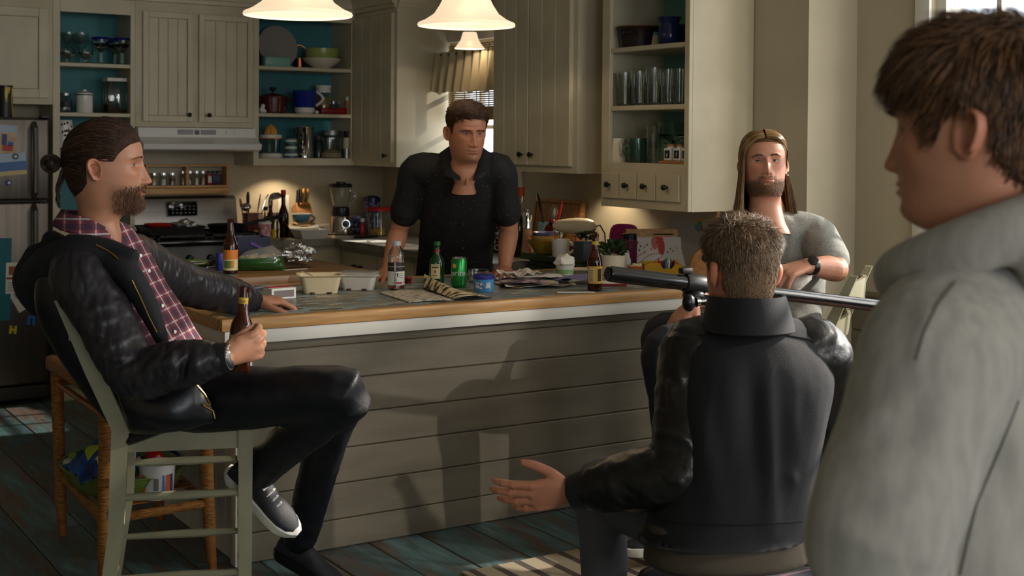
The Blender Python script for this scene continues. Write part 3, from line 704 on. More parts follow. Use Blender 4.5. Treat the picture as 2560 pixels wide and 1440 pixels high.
MB().lathe([(0,0.141),(0.048,0.141),(0.05,0.16),(0.046,0.163),(0.046,0.17),(0.052,0.172),(0.05,0.188),(0,0.19)],p,24).build('lid',m_whitepl,g)
p=atY(832,7.655,ZS);single(MB().rbox(p+Vector((-0.092,-0.03,0)),p+Vector((0.09,0.06,0.042)),0.01,3),'baking_dish',pm('red_enamel',(120,16,14),0.25),'red rectangular baking dish at the front of the middle shelf','dish')
for i,(px,lab)in enumerate(((833,'tiny clear jar left of two, behind the red baking dish'),(848,'tiny clear jar right of two, behind the red baking dish'))):
 p=atY(px,7.80,ZS);g=thing('small_jar',lab,'jar',p)
 vessel(p,[(0.017,0),(0.018,0.06),(0.013,0.072)],0.002,16).build('jar_body',m_glass,g)
 MB().lathe([(0,0.072),(0.016,0.072),(0.016,0.088),(0,0.088)],p,14).build('cap',m_steelh,g)
p=atY(871,7.665,ZS);g=thing('spice_jar','amber jar at the right end of the middle shelf','jar',p)
MB().lathe([(0,0),(0.024,0),(0.026,0.09),(0,0.09)],p,20).build('jar_body',pm('tan_spice',(150,112,70),0.5),g)
MB().lathe([(0,0.09),(0.02,0.091),(0.02,0.115),(0,0.116)],p,18).build('cap',m_whitepl,g)
p=atY(655,7.655,ZS);mb=MB();mb.sphere(p+Vector((0,0,0.02)),0.02,12,8).sphere(p+Vector((0.004,-0.004,0.044)),0.014,12,8).sphere(p+Vector((0.012,-0.012,0.012)),0.012,10,8)
single(mb,'figurine',m_whitec,'small white china figurine at the left end of the middle shelf','figurine')
p=atY(792,7.64,ZS);single(MB().sphere(p+Vector((0,0,0.012)),0.012,12,8),'knob_jar',m_whitec,'tiny white china ball between the white dish and the red dish','figurine')
ZS=1.335
p=atY(677,7.72,ZS);g=thing('juicer','glass and white citrus juicer with an orange cone','juicer',p)
MB().lathe([(0,0),(0.072,0),(0.078,0.01),(0.07,0.028),(0.045,0.034),(0,0.034)],p,28).build('juicer_base',m_whitepl,g)
vessel(p,[(0.05,0.034),(0.052,0.05),(0.062,0.12)],0.003,28).build('jug',m_glass,g)
MB().lathe([(0,0.12),(0.066,0.12),(0.068,0.13),(0.066,0.145),(0,0.147)],p,28).build('strainer',m_whitepl,g)
MB().lathe([(0.0665,0.1195),(0.0672,0.126)],p,28,cap0=False,cap1=False).build('orange_band',pm('orange_plastic',(220,130,40),0.4),g)
cone=MB();prev=None
for h,r in((0.147,0.036),(0.17,0.033),(0.19,0.024),(0.205,0.01),(0.21,0.002)):
 rg=cone.ring([p+Vector((r*(1+0.12*cos(10*a))*cos(a),r*(1+0.12*cos(10*a))*sin(a),h))for a in[2*pi*i/60 for i in range(60)]])
 if prev:cone.bridge(prev,rg)
 prev=rg
cone.build('reamer',pm('orange_plastic2',(226,160,60),0.4),g)
def label_can(px,y,z,r,h,c,lab,c2=None):
 p=atY(px,y,z);g=thing('food_can',lab,'can',p,'stacked cans')
 MB().lathe([(0,0),(r,0),(r+0.0008,0.002),(r,0.004),(r,h-0.004),(r+0.0008,h-0.002),(r-0.002,h),(r-0.003,h-0.002),(0,h-0.002)],p,24).build('can_body',m_steelh,g)
 l=MB().lathe([(r+0.0006,0.005),(r+0.0006,h-0.005)],p,24,cap0=False,cap1=False).build('paper_label',c,g)
 if c2:MB().lathe([(r+0.0009,h*0.35),(r+0.0009,h*0.7)],p,24,cap0=False,cap1=False).build('label_band',c2,l)
 return g
m_lblue=pm('label_blue',(52,84,140));m_lteal=pm('label_teal',(34,110,104));m_lwhite=pm('label_white',(214,212,204))
label_can(727,7.655,ZS,0.041,0.042,m_lblue,'blue labelled can at the bottom of the stack on the low shelf',m_lwhite)
label_can(727,7.655,ZS+0.0425,0.037,0.044,m_lteal,'teal and white can in the middle of the stack on the low shelf',m_lwhite)
label_can(727,7.655,ZS+0.087,0.036,0.04,m_lteal,'teal can on top of the stack on the low shelf',m_lwhite)
p=atY(761,7.72,ZS);g=thing('steel_pitcher','tall shiny steel pitcher with a handle on the low shelf','pitcher',p)
vessel(p,[(0.052,0),(0.055,0.004),(0.055,0.19),(0.059,0.196)],0.002,32).build('pitcher_body',m_chrome,g)
hh=MB();handle_loop(hh,p,toward(p)-0.15,0.055,0.03,0.16,0.03,0.006);hh.build('handle',m_chrome,g)
p=atY(796,7.73,ZS);g=thing('glass_jar','narrow dark spice jar beside the steel pitcher','jar',p)
MB().lathe([(0,0),(0.024,0),(0.025,0.1),(0.018,0.115),(0,0.115)],p,20).build('jar_body',mat('smoke_glass',srgb(40,50,54),0.08,trans=0.4),g)
MB().lathe([(0,0.116),(0.021,0.116),(0.021,0.14),(0,0.141)],p,18).build('cap',pm('brown_cap',(84,60,40)),g)
p=atY(828,7.70,ZS);g=thing('flour_jar','wide glass jar of flour with a steel lid on the low shelf','jar',p)
vessel(p,[(0.068,0),(0.071,0.008),(0.071,0.13),(0.06,0.145)],0.003,28).build('jar_body',m_glass,g)
MB().lathe([(0,0.004),(0.066,0.004),(0.067,0.03),(0.03,0.05),(0,0.055)],p,24).build('contents',pm('flour',(196,178,140),0.9),g)
MB().lathe([(0,0.146),(0.062,0.146),(0.064,0.175),(0,0.177)],p,28).build('lid',m_steelh,g)
p=atY(866,7.66,ZS);g=thing('pepper_grinder','slim steel pepper grinder at the right end of the low shelf','grinder',p)
MB().lathe([(0,0),(0.024,0),(0.024,0.06),(0.0,0.06)],p,20).build('grinder_base',m_steelh,g)
MB().lathe([(0.0,0.0605),(0.024,0.0605),(0.022,0.13),(0,0.13)],p,20).build('grinder_body',pm('grinder_cream',(196,186,160)),g)
MB().lathe([(0,0.1305),(0.018,0.1305),(0.012,0.15),(0.02,0.16),(0.018,0.172),(0,0.176)],p,20).build('cap',m_black,g)
cols=[(196,176,120),(206,200,186),(120,84,40),(150,120,70),(92,60,40),(206,190,150),(170,130,80),(160,30,28),(30,40,80),(40,44,60)]
spots=[(384,'left bay'),(408,'left bay'),(430,'left bay'),(457,'right bay'),(474,'right bay'),(491,'right bay'),(507,'right bay'),(523,'right bay'),(536,'right bay'),(547,'right bay')]
onames=['first','second','third','fourth','fifth','sixth','seventh','eighth','ninth','tenth']
desc=['mustard yellow','salt white','dark brown','tan','deep brown','pale beige','ochre','red and white labelled','navy','slate blue']
for i,(px,bay)in enumerate(spots):
 p=atY(px,7.885,1.1662);g=thing('spice_bottle',f'{desc[i]} jar in the {bay} of the wooden spice rack','jar',p,'spice jars in the rack')
 r=0.02 if i<3 else 0.0155;h=0.056 if i<3 else 0.066
 if i<7:
  vessel(p,[(r,0),(r,h),(r*0.8,h+0.006)],0.0018,16).build('jar_body',m_glass,g)
  MB().lathe([(0,0.003),(r-0.0025,0.003),(r-0.0025,h*0.7),(0,h*0.75)],p,14).build('contents',pm('spice%d'%i,cols[i],0.8),g)
 else:
  MB().rbox(p+Vector((-r,-r,0)),p+Vector((r*0.9,r,h)),0.002).build('tin_body',pm('spice%d'%i,cols[i],0.4),g)
  if i==7:MB().box(p+Vector((-r*0.8,-r-0.0008,h*0.2)),p+Vector((r*0.6,-r+0.0005,h*0.8))).build('paper_label',m_lwhite,g)
 MB().lathe([(0,h+0.006),(r*0.85,h+0.006),(r*0.85,h+0.02),(0,h+0.021)],p,16).build('cap',m_chrome if i<7 else m_blackpl,g)
ZS=1.884
p=atX(1597,3.80,ZS);g=thing('brown_pot','dark brown wide rimmed pot on the top shelf of the spice cabinet','pot',p)
mb=vessel(p,[(0.07,0),(0.085,0.01),(0.098,0.085),(0.102,0.095),(0.106,0.1)],0.006,32);mb.build('pot_body',pm('brown_glaze',(40,26,22),0.35),g)
MB().torus(p+Vector((0,0,0.1)),0.103,0.004,n=32,m=6).build('rim',pm('rust_glaze',(96,46,28),0.4),g)
hh=MB();d=Vector((-0.9,-0.45,0)).normalized();s=d.cross(Vector((0,0,1)))
hh.tube([p+d*0.092+s*0.035+Vector((0,0,0.065)),p+d*0.112+s*0.02+Vector((0,0,0.07)),p+d*0.112-s*0.02+Vector((0,0,0.07)),p+d*0.092-s*0.035+Vector((0,0,0.065))],0.007,8);hh.build('side_handle',pm('brown_glaze',(40,26,22),0.35),g)
p=atX(1638,3.84,ZS);g=thing('mug','cream mug with a teal rim between the brown pot and the blue jar','mug',p)
vessel(p,[(0.032,0),(0.037,0.02),(0.037,0.075)],0.004,24).build('mug_body',m_ceram,g)
MB().lathe([(0.0377,0.06),(0.0377,0.0755),(0.034,0.0757)],p,24,cap0=False,cap1=False).build('rim',pm('teal_glaze',(96,150,140),0.3),g)
p=atX(1674,3.76,ZS);g=thing('blue_jar','cobalt blue flared stoneware jar on the top shelf of the spice cabinet','jar',p)
m_cob=pm('cobalt_glaze',(26,38,84),0.15)
vessel(p,[(0.042,0),(0.05,0.01),(0.053,0.05),(0.048,0.085),(0.042,0.1),(0.05,0.118),(0.053,0.126)],0.005,28).build('jar_body',m_cob,g)
hh=MB();handle_loop(hh,p,toward(p)+1.5,0.048,0.03,0.09,0.022,0.006);hh.build('handle',m_cob,g)
p=atX(1706,3.86,ZS);single(vessel(p,[(0.03,0),(0.034,0.1)],0.003,20),'tumbler',mat('teal_glass',srgb(60,140,140),0.06,trans=0.8),'teal glass tumbler at the right end of the top shelf, by the blue jar','glass')
ZS=1.617
gp=[]
labs=['front','back']
for row,X_,pxs in((0,3.72,(1560,1596,1633,1668,1697)),(1,3.83,(1580,1612,1650,1684))):
 for i,px in enumerate(pxs):
  p=atX(px,X_,ZS);h=0.158 if not(row==0 and i==2)else 0.17
  pos=['leftmost','second from the left','middle, tallest','second from the right','rightmost']if row==0 else['leftmost','second from the left','second from the right','rightmost']
  g=thing('pint_glass',f'ribbed clear pint glass, {pos[i]} of the {labs[row]} row on the aqua shelf','glass',p,'pint glasses on the aqua shelf')
  mb=MB();n=32
  def rg(r,z,f=0.0):return[p+Vector((r*(1+f*cos(16*a))*cos(a),r*(1+f*cos(16*a))*sin(a),z))for a in[2*pi*k/n for k in range(n)]]
  mb.loft([rg(0.026,0),rg(0.028,0.004,0.03),rg(0.031,h*0.55,0.03),rg(0.034,h*0.6),rg(0.036,h),rg(0.0335,h),rg(0.031,h*0.6),rg(0.026,0.012),rg(0.001,0.01)])
  mb.build('glass_body',m_glass,g)
ZS=1.357
p=atX(1543,3.72,ZS);g=thing('cream_jug','cream stoneware jug at the left end of the lower shelf in the spice cabinet','jug',p)
vessel(p,[(0.042,0),(0.046,0.01),(0.042,0.06),(0.038,0.1),(0.037,0.112)],0.004,28).build('jug_body',m_ceram,g)
hh=MB();handle_loop(hh,p,toward(p)+0.3,0.041,0.03,0.095,0.025,0.006);hh.build('handle',m_ceram,g)
p=atX(1593,3.75,ZS);g=thing('glass_mug','heavy green glass mug beside the cream jug','mug',p)
m_gg=mat('bottle_green_glass',srgb(150,190,175),0.05,trans=0.95,ior=1.5)
vessel(p,[(0.043,0),(0.045,0.004),(0.043,0.112)],0.005,28).build('mug_body',m_gg,g)
hh=MB();handle_loop(hh,p,toward(p)-1.2,0.042,0.03,0.09,0.03,0.007);hh.build('handle',m_gg,g)
p=atX(1634,3.76,ZS)
for k in range(3):
 single(vessel(p+Vector((0,0,0.034*k)),[(0.026,0),(0.033,0.1)],0.0022,22),'plastic_tumbler',m_glass,['clear plastic tumbler at the bottom of the stack of three','clear plastic tumbler in the middle of the stack of three','clear plastic tumbler on top of the stack of three'][k],'glass','stacked clear tumblers')
p=atX(1683,3.90,ZS);g=thing('trifle_bowl','wide clear glass footed bowl behind the white spice jars','bowl',p)
MB().lathe([(0.04,0),(0.04,0.004),(0.01,0.015),(0.01,0.07),(0.045,0.09),(0.068,0.13),(0.075,0.19),(0.072,0.19),(0.064,0.132),(0.0006,0.09)],p,28).build('bowl_body',m_gglass,g)
p=atX(1675,3.72,ZS);trz=p.z
single(MB().rbox((3.672,4.366,trz),(3.76,4.548,trz+0.014),0.003),'wood_tray',m_oak,'small wooden tray carrying the white spice jars','tray')
for i,(y,lab)in enumerate(((4.51,'white square spice jar with wooden lid, leftmost on the wooden tray'),(4.446,'white square spice jar with wooden lid in the middle of the wooden tray'),(4.39,'white square spice jar with wooden lid, rightmost on the wooden tray'))):
 g=thing('square_jar',lab,'jar',(3.715,y,trz+0.014),'white jars on the wooden tray');z=trz+0.0145
 MB().rbox((3.69,y-0.024,z),(3.738,y+0.024,z+0.055),0.004).lathe([(0.019,0.055),(0.019,0.062),(0,0.062)],(3.714,y,z),18).build('jar_body',m_whitec,g)
 MB().lathe([(0,0),(0.021,0),(0.021,0.01),(0,0.01)],(3.714,y,z+0.0623),18).build('lid',m_oak,g)
 MB().box((3.689,y-0.017,z+0.01),(3.6905,y+0.017,z+0.045)).build('paper_label',pm('slate_label',(34,34,38)),g)
 l_=text_mesh('lettering','pf8'[i],m_lwhite,(3.6885,y,z+0.027),(0,-1,0),(0,0,1),0.024,g)
p=atX(1708,3.80,ZS);g=thing('toy_figure','small red and blue toy at the right edge of the lower shelf','toy',p)
MB().lathe([(0,0),(0.014,0),(0.014,0.04),(0.008,0.05),(0,0.05)],p,14).build('toy_body',pm('toy_blue',(30,50,130),0.4),g)
MB().sphere(p+Vector((0,0,0.062)),0.013,12,8).build('toy_head',pm('toy_red',(190,40,30),0.4),g)
ZK=0.8502
ZG=0.9002
def bottle_prof(r,h,neck_r,sh0,sh1):return[(0,0),(r*0.92,0),(r,0.006),(r,sh0),(r*0.86,sh0+(sh1-sh0)*0.35),(neck_r*1.25,sh1-(sh1-sh0)*0.15),(neck_r,sh1),(neck_r*0.92,h-0.012),(neck_r*1.08,h-0.012),(neck_r*1.08,h),(0,h)]
def crumple(c,sx,sy,sz,seed,n=22,amp=0.35):
 r=random.Random(seed);off=Vector((r.random()*50,r.random()*50,r.random()*50));mb=MB();c=Vector(c)
 mb.sphere((0,0,0),1.0,n,n*2//3)
 for v in mb.bm.verts:
  d=v.co.normalized();k=1+amp*(mnoise.noise(d*2.2+off)+0.6*abs(mnoise.noise(d*5+off)))
  v.co=Vector((d.x*sx*k,d.y*sy*k,max(d.z,-0.55)*sz*k))+c
 zmin=min(v.co.z for v in mb.bm.verts)
 for v in mb.bm.verts:v.co.z+=c.z-zmin
 return mb
p=atY(428,7.47,0.9005);g=thing('roasting_tray','dark metal roasting tray on the left burners','tray',p)
mb=MB();x0,x1,y0,y1=p.x-0.17,p.x+0.165,7.35,7.62
def rect(x0,x1,y0,y1,z):return[Vector((x0,y0,z)),Vector((x1,y0,z)),Vector((x1,y1,z)),Vector((x0,y1,z))]
mb.loft([rect(x0+0.02,x1-0.02,y0+0.02,y1-0.02,0.9005),rect(x0,x1,y0,y1,0.945),rect(x0-0.01,x1+0.01,y0-0.01,y1+0.01,0.947),rect(x0+0.004,x1-0.004,y0+0.004,y1-0.004,0.944),rect(x0+0.023,x1-0.023,y0+0.023,y1-0.023,0.904)])
mb.build('tray_body',mat('dark_pan',srgb(70,68,66),0.35,0.7),g)
single(crumple((p.x+0.075,7.47,0.905),0.075,0.06,0.04,5,26,0.5),'crumpled_foil',m_foil,'crumpled silver foil heaped in the roasting tray','foil')
g=thing('red_plate','red plate set in the left half of the roasting tray','plate',(p.x-0.06,7.5,0.92))
MB().lathe([(0.0,0.0),(0.05,0.0),(0.085,0.022),(0.087,0.026),(0.05,0.006),(0,0.005)],(p.x-0.055,7.52,0.932),30).build('plate_body',pm('red_plastic',(186,30,24),0.3),g)
single(crumple((p.x-0.11,7.42,0.905),0.04,0.035,0.02,8,18,0.5),'crumpled_foil',m_foil,'small scrap of foil left of the red plate','foil')
p=Vector((2.78,7.5,0.9005));g=thing('frying_pan','black frying pan on the right burners, handle pointing to the right','pan',p)
vessel(p,[(0.09,0),(0.115,0.045)],0.003,32).build('pan_body',m_black,g)
MB().tube([p+Vector((0.11,0.0,0.035)),p+Vector((0.2,-0.02,0.06)),p+Vector((0.33,-0.04,0.085))],[0.009,0.01,0.013],10).build('handle',m_blackpl,g)
p=atY(632,7.64,ZK);g=thing('utensil_crock','square red-brown wooden crock right of the stove','crock',p)
mb=MB();mb.rbox(p+Vector((-0.05,-0.045,0)),p+Vector((0.05,0.045,0.15)),0.004);mb.build('crock_body',mat('redwood',srgb(120,58,34),0.4,var=srgb(92,42,26),vscale=8,vstretch=(1,1,6)),g)
MB().rbox(p+Vector((0.018,-0.0465,0.1)),p+Vector((0.045,-0.044,0.145)),0.001).build('paper_label',m_ceram,g)
def spoon(name,p0,p1,r,head,m,lab,cat='spoon',hm=None,flat=0.25):
 p0=Vector(p0);p1=Vector(p1);g=thing(name,lab,cat,p0);d=(p1-p0).normalized()
 MB().tube([p0,p0.lerp(p1,0.5),p1],[r,r,r*0.9],8).build('handle',m,g)
 side=d.cross(Vector((cos(0.6),-sin(0.6),0.1))).normalized();nrm=side.cross(d)
 R=Matrix((side,nrm,d)).transposed()
 MB().sphere(p1+d*head[1]*0.8,1.0,16,12,(head[0],head[0]*flat,head[1]),R).build('head',hm or m,g)
 return g
spoon('slotted_spoon',p+Vector((-0.02,0.01,0.02)),p+Vector((-0.03,0.0,0.2)),0.005,(0.036,0.045),m_blackpl,'black serving spoon standing in the wooden crock')
spoon('ladle',p+Vector((-0.03,-0.01,0.02)),p+Vector((-0.055,-0.03,0.17)),0.004,(0.04,0.024),m_chrome,'short steel ladle leaning left out of the wooden crock','ladle',None,0.8)
spoon('steel_turner',p+Vector((0.01,0.0,0.02)),p+Vector((0.03,-0.01,0.17)),0.004,(0.026,0.055),mat('dull_steel',srgb(170,160,150),0.4,0.9),'steel turner with a broad blade in the wooden crock','turner',None,0.1)
spoon('wooden_spoon',p+Vector((-0.035,0.02,0.02)),p+Vector((-0.065,0.02,0.18)),0.005,(0.024,0.034),m_oak,'wooden spoon at the left of the wooden crock')
MB_=MB().tube([p+Vector((0.03,0.02,0.02)),p+Vector((0.06,0.01,0.15)),p+Vector((0.085,0.0,0.24)),p+Vector((0.1,0.0,0.262))],0.004,8)
g=thing('soup_ladle','tall polished soup ladle hooked over to the right above the crock','ladle',p+Vector((0.03,0.02,0.02)));MB_.build('handle',m_chrome,g)
MB().lathe([(0.0005,0.0),(0.028,0.008),(0.044,0.03),(0.046,0.042),(0.043,0.042),(0.026,0.011),(0.0005,0.004)][::-1],p+Vector((0.135,-0.01,0.275)),24,(0.15,-0.2,-1)).build('head',m_chrome,g)
m_oil=mat('oil_glass',srgb(150,120,60),0.05,trans=0.85);m_soy=mat('soy_glass',srgb(40,14,8),0.08,trans=0.3)
def bottle(px,Y,z,r,h,nr,s0,s1,m,capm,lab,name='bottle',cap=0.02,label=None,lz=(0.3,0.6)):
 p=atY(px,Y,z);g=thing(name,lab,'bottle',p);MB().lathe(bottle_prof(r,h,nr,s0,s1),p,24).build('bottle_body',m,g)
 if capm:MB().lathe([(0,0),(nr*1.25,0),(nr*1.25,cap),(nr*0.9,cap+0.003),(0,cap+0.004)],p+Vector((0,0,h+0.0003)),18).build('cap',capm,g)
 if label:MB().lathe([(r+0.0007,s0*lz[0]),(r+0.0007,s0*lz[1]*1.5)],p,24,cap0=False,cap1=False).build('paper_label',label,g)
 return g
bottle(664,7.62,ZK,0.032,0.165,0.012,0.1,0.13,m_glass,m_blackpl,'clear bottle with a black cap between the crock and the tall dark bottle',label=m_lwhite)
bottle(676,7.72,ZK,0.033,0.19,0.012,0.12,0.15,m_soy,m_chrome,'brown glass bottle with a domed steel top beside the crock',cap=0.03)
bottle(708,7.60,ZK,0.034,0.26,0.013,0.12,0.2,m_soy,pm('red_cap',(170,34,26),0.3),'tall dark sauce bottle with a round red stopper',cap=0.028)
bottle(690,7.55,ZK,0.024,0.13,0.014,0.09,0.105,m_glass,m_chrome,'short glass shaker just left of the tall dark sauce bottle')
p=atY(662,7.42,ZK);g=thing('drink_tub','pink and white paper tub with a white lid near the counter edge','tub',p)
MB().lathe([(0,0),(0.034,0),(0.037,0.095),(0,0.095)],p,24).build('tub_body',pm('pink_print',(196,60,84),0.5,var=srgb(226,196,196),vscale=40),g)
MB().lathe([(0,0.0955),(0.04,0.0955),(0.04,0.106),(0,0.108)],p,24).build('lid',m_whitepl,g)
for i,(px,lab)in enumerate(((640,'left'),(684,'right'))):
 p=atY(px,7.5,ZK);single(MB().lathe([(0,0),(0.013,0),(0.013,0.052),(0,0.056)],p,14),'glue_stick',pm('yellow_plastic',(222,186,40),0.4),f'small yellow tube standing {lab} of the pink tub','tube')
p=PY(708,510,YA);g=thing('wall_socket','white wall socket plate behind the tall sauce bottle','socket',p)
MB().rbox((p.x-0.038,YA-0.008,p.z-0.06),(p.x+0.038,YA-0.001,p.z+0.06),0.003).build('plate',m_whitec,g)
for s in(-1,1):MB().rbox((p.x-0.016,YA-0.011,p.z+s*0.026-0.014),(p.x+0.016,YA-0.008,p.z+s*0.026+0.014),0.004).build('outlet',m_ceram,g)
p=atY(764,7.74,ZK);g=thing('knife_block','slanted wooden knife block against the stove wall','knife block',p)
Rk=Matrix.Rotation(radians(-20),3,'X')
MB().prism([(p.x-0.05,7.70,ZK),(p.x-0.05,7.80,ZK),(p.x-0.05,7.86,ZK+0.16),(p.x-0.05,7.79,ZK+0.2),(p.x-0.05,7.70,ZK+0.06)],(0.1,0,0)).build('block_body',m_oak,g)
for i in range(6):
 q=Vector((p.x-0.035+0.028*(i%3),7.775+0.032*(i//3),ZK+0.185-0.02*(i//3)))
 kn=thing('kitchen_knife',['black handled knife in the block, front row left','wood handled knife in the block, front row middle','wood handled knife in the block, front row right','black handled knife in the block, back row left','black handled knife in the block, back row middle','black handled knife in the block, back row right'][i],'knife',q,'knives in the block')
 mm=m_blackpl if i in(0,3,4,5)else pm('knife_wood',(176,124,60),0.4)
 dv=Vector((0.02*(i%3-1),-0.2,1)).normalized()
 MB().tube([q,q+dv*0.05,q+dv*(0.105 if i<3 else 0.115)],[0.009,0.011,0.01],8,flat=0.7).build('handle',mm,kn)
p=atY(757,7.6,ZK);g=thing('serving_tray','foil tray of chopped food with a lid of paper in front of the knife block','tray',p)
mb=MB();mb.loft([rect(p.x-0.085,p.x+0.085,7.53,7.67,ZK),rect(p.x-0.1,p.x+0.1,7.515,7.685,ZK+0.055),rect(p.x-0.106,p.x+0.106,7.51,7.69,ZK+0.056),rect(p.x-0.096,p.x+0.096,7.52,7.68,ZK+0.05)]);mb.build('tray_body',mat('dark_pan',srgb(70,68,66),0.35,0.7),g)
crumple((p.x-0.01,7.6,ZK+0.045),0.085,0.06,0.022,12,26,0.5).build('contents',pm('shredded_food',(206,172,116),0.8,var=srgb(150,120,74),vscale=60,bump=0.8,bscale=150),g)
p2=Vector((p.x+0.005,7.64,ZK+0.086));g=thing('blue_bowl','blue enamel handled bowl resting on the tray of food','bowl',p2)
mbb=pm('blue_enamel',(66,130,162),0.2)
vessel(p2,[(0.036,0),(0.05,0.012),(0.06,0.05)],0.003,28).build('bowl_body',mbb,g)
MB().torus(p2+Vector((0,0,0.05)),0.0595,0.003,n=28,m=6).build('rim',m_whitec,g)
hh=MB();handle_loop(hh,p2,toward(p2)+1.4,0.058,0.0,0.045,0.03,0.006);hh.build('handle',mbb,g)
p=atY(775,7.42,ZK);g=thing('takeout_boat','white paper food boat with a notched rim at the front of the stove side counter','food box',p)
mb=MB();mb.loft([rect(p.x-0.075,p.x+0.075,7.36,7.48,ZK),rect(p.x-0.098,p.x+0.098,7.335,7.505,ZK+0.055),rect(p.x-0.094,p.x+0.094,7.339,7.501,ZK+0.055),rect(p.x-0.072,p.x+0.072,7.363,7.477,ZK+0.004)])
mb.build('boat_body',pm('white_board',(206,200,188),0.7),g)
MB().sheet(lambda u,v:(p.x-0.098+0.196*u,7.505+0.03*v,ZK+0.056+0.02*v-0.014*sin(pi*u)*v),8,2,0.001).build('lid_flap',pm('white_board',(206,200,188),0.7),g)
p=atY(851,7.62,ZK);g=thing('blender','chrome based blender with a clear jar and black lid in the corner','blender',p)
MB().lathe([(0,0),(0.082,0),(0.085,0.008),(0.072,0.03),(0.066,0.1),(0.058,0.118),(0,0.118)],p,32).build('base',mat('warm_chrome',srgb(206,196,184),0.15,1.0),g)
MB().lathe([(0,0.0),(0.087,0),(0.087,0.006),(0,0.006)],p+Vector((0,0,-0.0)),32).build('foot',m_blackpl,g)
MB().lathe([(0,0.1185),(0.055,0.1185),(0.058,0.135),(0.054,0.17),(0.045,0.178),(0,0.178)],p,28).build('collar',m_blackpl,g)
vessel(p,[(0.045,0.179),(0.052,0.2),(0.07,0.3)],0.003,28).build('jar',m_glass,g)
hh=MB();handle_loop(hh,p,toward(p)+1.2,0.06,0.2,0.285,0.04,0.008);hh.build('handle',m_glass,g)
MB().lathe([(0,0.3005),(0.072,0.3005),(0.074,0.316),(0.066,0.324),(0.03,0.326),(0.03,0.335),(0,0.336)],p,28).build('lid',m_blackpl,g)
a=toward(p)+0.45;d=Vector((cos(a),sin(a),0.15)).normalized()
dl=MB().lathe([(0,0),(0.032,0),(0.03,0.012),(0,0.013)],p+d*0.066+Vector((0,0,0.058)),24,d).build('dial_ring',m_chrome,g)
MB().lathe([(0,0),(0.022,0),(0.019,0.012),(0,0.013)],p+d*0.0795+Vector((0,0,0.06)),20,d).build('dial',m_blackpl,dl)
def speckled(name):
 m=pm(name,(36,48,104),0.3,var=srgb(186,190,206),vscale=55,vlo=0.52,vhi=0.62);return m
m_spk=speckled('blue_speckle')
p=atY(930,7.74,ZK);g=thing('speckled_canister','tall blue speckled enamel canister in the corner','canister',p)
MB().lathe([(0,0),(0.05,0),(0.052,0.005),(0.052,0.2),(0,0.2)],p,28).build('canister_body',m_spk,g)
MB().lathe([(0,0.2003),(0.055,0.2003),(0.054,0.225),(0.03,0.238),(0,0.24)],p,28).build('lid',pm('navy_enamel',(34,40,84),0.25),g)
p=atY(893,7.66,ZK);g=thing('speckled_canister','short blue speckled enamel canister right behind the blender','canister',p)
MB().lathe([(0,0),(0.045,0),(0.047,0.005),(0.047,0.1),(0,0.1)],p,28).build('canister_body',m_spk,g)
MB().lathe([(0,0.1003),(0.049,0.1003),(0.048,0.115),(0,0.12)],p,28).build('lid',pm('pale_blue_lid',(130,140,170),0.3),g)
bottle(906,7.5,ZK,0.018,0.085,0.011,0.06,0.075,pm('red_bottle',(150,36,30),0.3),m_whitepl,'small red bottle with a white cap left of the big glass jar')
p=atY(948,7.45,ZK);g=thing('snack_jar','large clear jar with a red lid holding a few yellow chips','jar',p)
vessel(p,[(0.075,0),(0.078,0.006),(0.078,0.145),(0.07,0.155)],0.003,32).build('jar_body',m_glass,g)
MB().lathe([(0,0.1555),(0.083,0.1555),(0.085,0.172),(0.08,0.178),(0,0.18)],p,32).build('lid',pm('red_lid',(170,30,26),0.35),g)
crumple((p.x-0.02,p.y-0.02,ZK+0.004),0.045,0.045,0.028,20,18,0.4).build('contents',pm('yellow_chips',(224,170,48),0.7),g)
p=PZ(915,594,ZK);single(MB().cbox(p+Vector((0,0,0.006)),(0.15,0.075,0.012),0.5),'phone',m_blackpl,'black phone lying on the counter corner below the snack jar','phone')
for i,(px,py,a,lab)in enumerate(((905,602,0.25,'white sheet of paper at the edge of the window counter, left of two'),(965,604,-0.2,'white sheet of paper at the edge of the window counter, beside the standing man'))):
 p=PZ(px,py,ZK);single(MB().cbox(p+Vector((0,0,0.0015)),(0.21,0.14,0.002),a),'paper_sheet',m_paper,lab,'paper')
bottle_specs=[(1242,5.75,3.80,0.028,0.165,0.014,0.1,0.13,m_soy,'orange_cap','dark sauce bottle with an orange cap and white print behind the standing man',True)]
p=atX(1243,3.75,ZK);g=thing('hot_sauce_bottle','dark sauce bottle with white lettering and an orange cap beside the standing man','bottle',p)
MB().lathe(bottle_prof(0.034,0.21,0.012,0.13,0.17),p,24).build('bottle_body',m_soy,g)
MB().lathe([(0,0),(0.014,0),(0.01,0.03),(0.004,0.045),(0,0.045)],p+Vector((0,0,0.2105)),18).build('cap',pm('orange_cap',(216,84,38),0.4),g)
text_wrap('lettering','OZERI',m_lwhite,p,0.0345,toward(p),p.z+0.07,0.04,g,True)
p=atX(1302,3.70,ZG-0.05);p=atX(1302,3.92,ZK);g=thing('tall_bottle','tall pale bottle with an orange top by the window casing','bottle',p)
MB().lathe(bottle_prof(0.036,0.3,0.014,0.18,0.24),p,24).build('bottle_body',mat('pale_glass',srgb(200,190,160),0.08,trans=0.7),g)
MB().lathe([(0,0),(0.018,0),(0.018,0.05),(0,0.052)],p+Vector((0,0,0.3003)),18).build('cap',pm('orange_cap',(216,84,38),0.4),g)
p=atX(1296,3.72,ZK);g=thing('wine_bottle','dark green bottle standing behind the pepper mill','bottle',p)
MB().lathe(bottle_prof(0.036,0.27,0.013,0.16,0.22),p,24).build('bottle_body',mat('dark_bottle',srgb(24,28,16),0.08,trans=0.2),g)
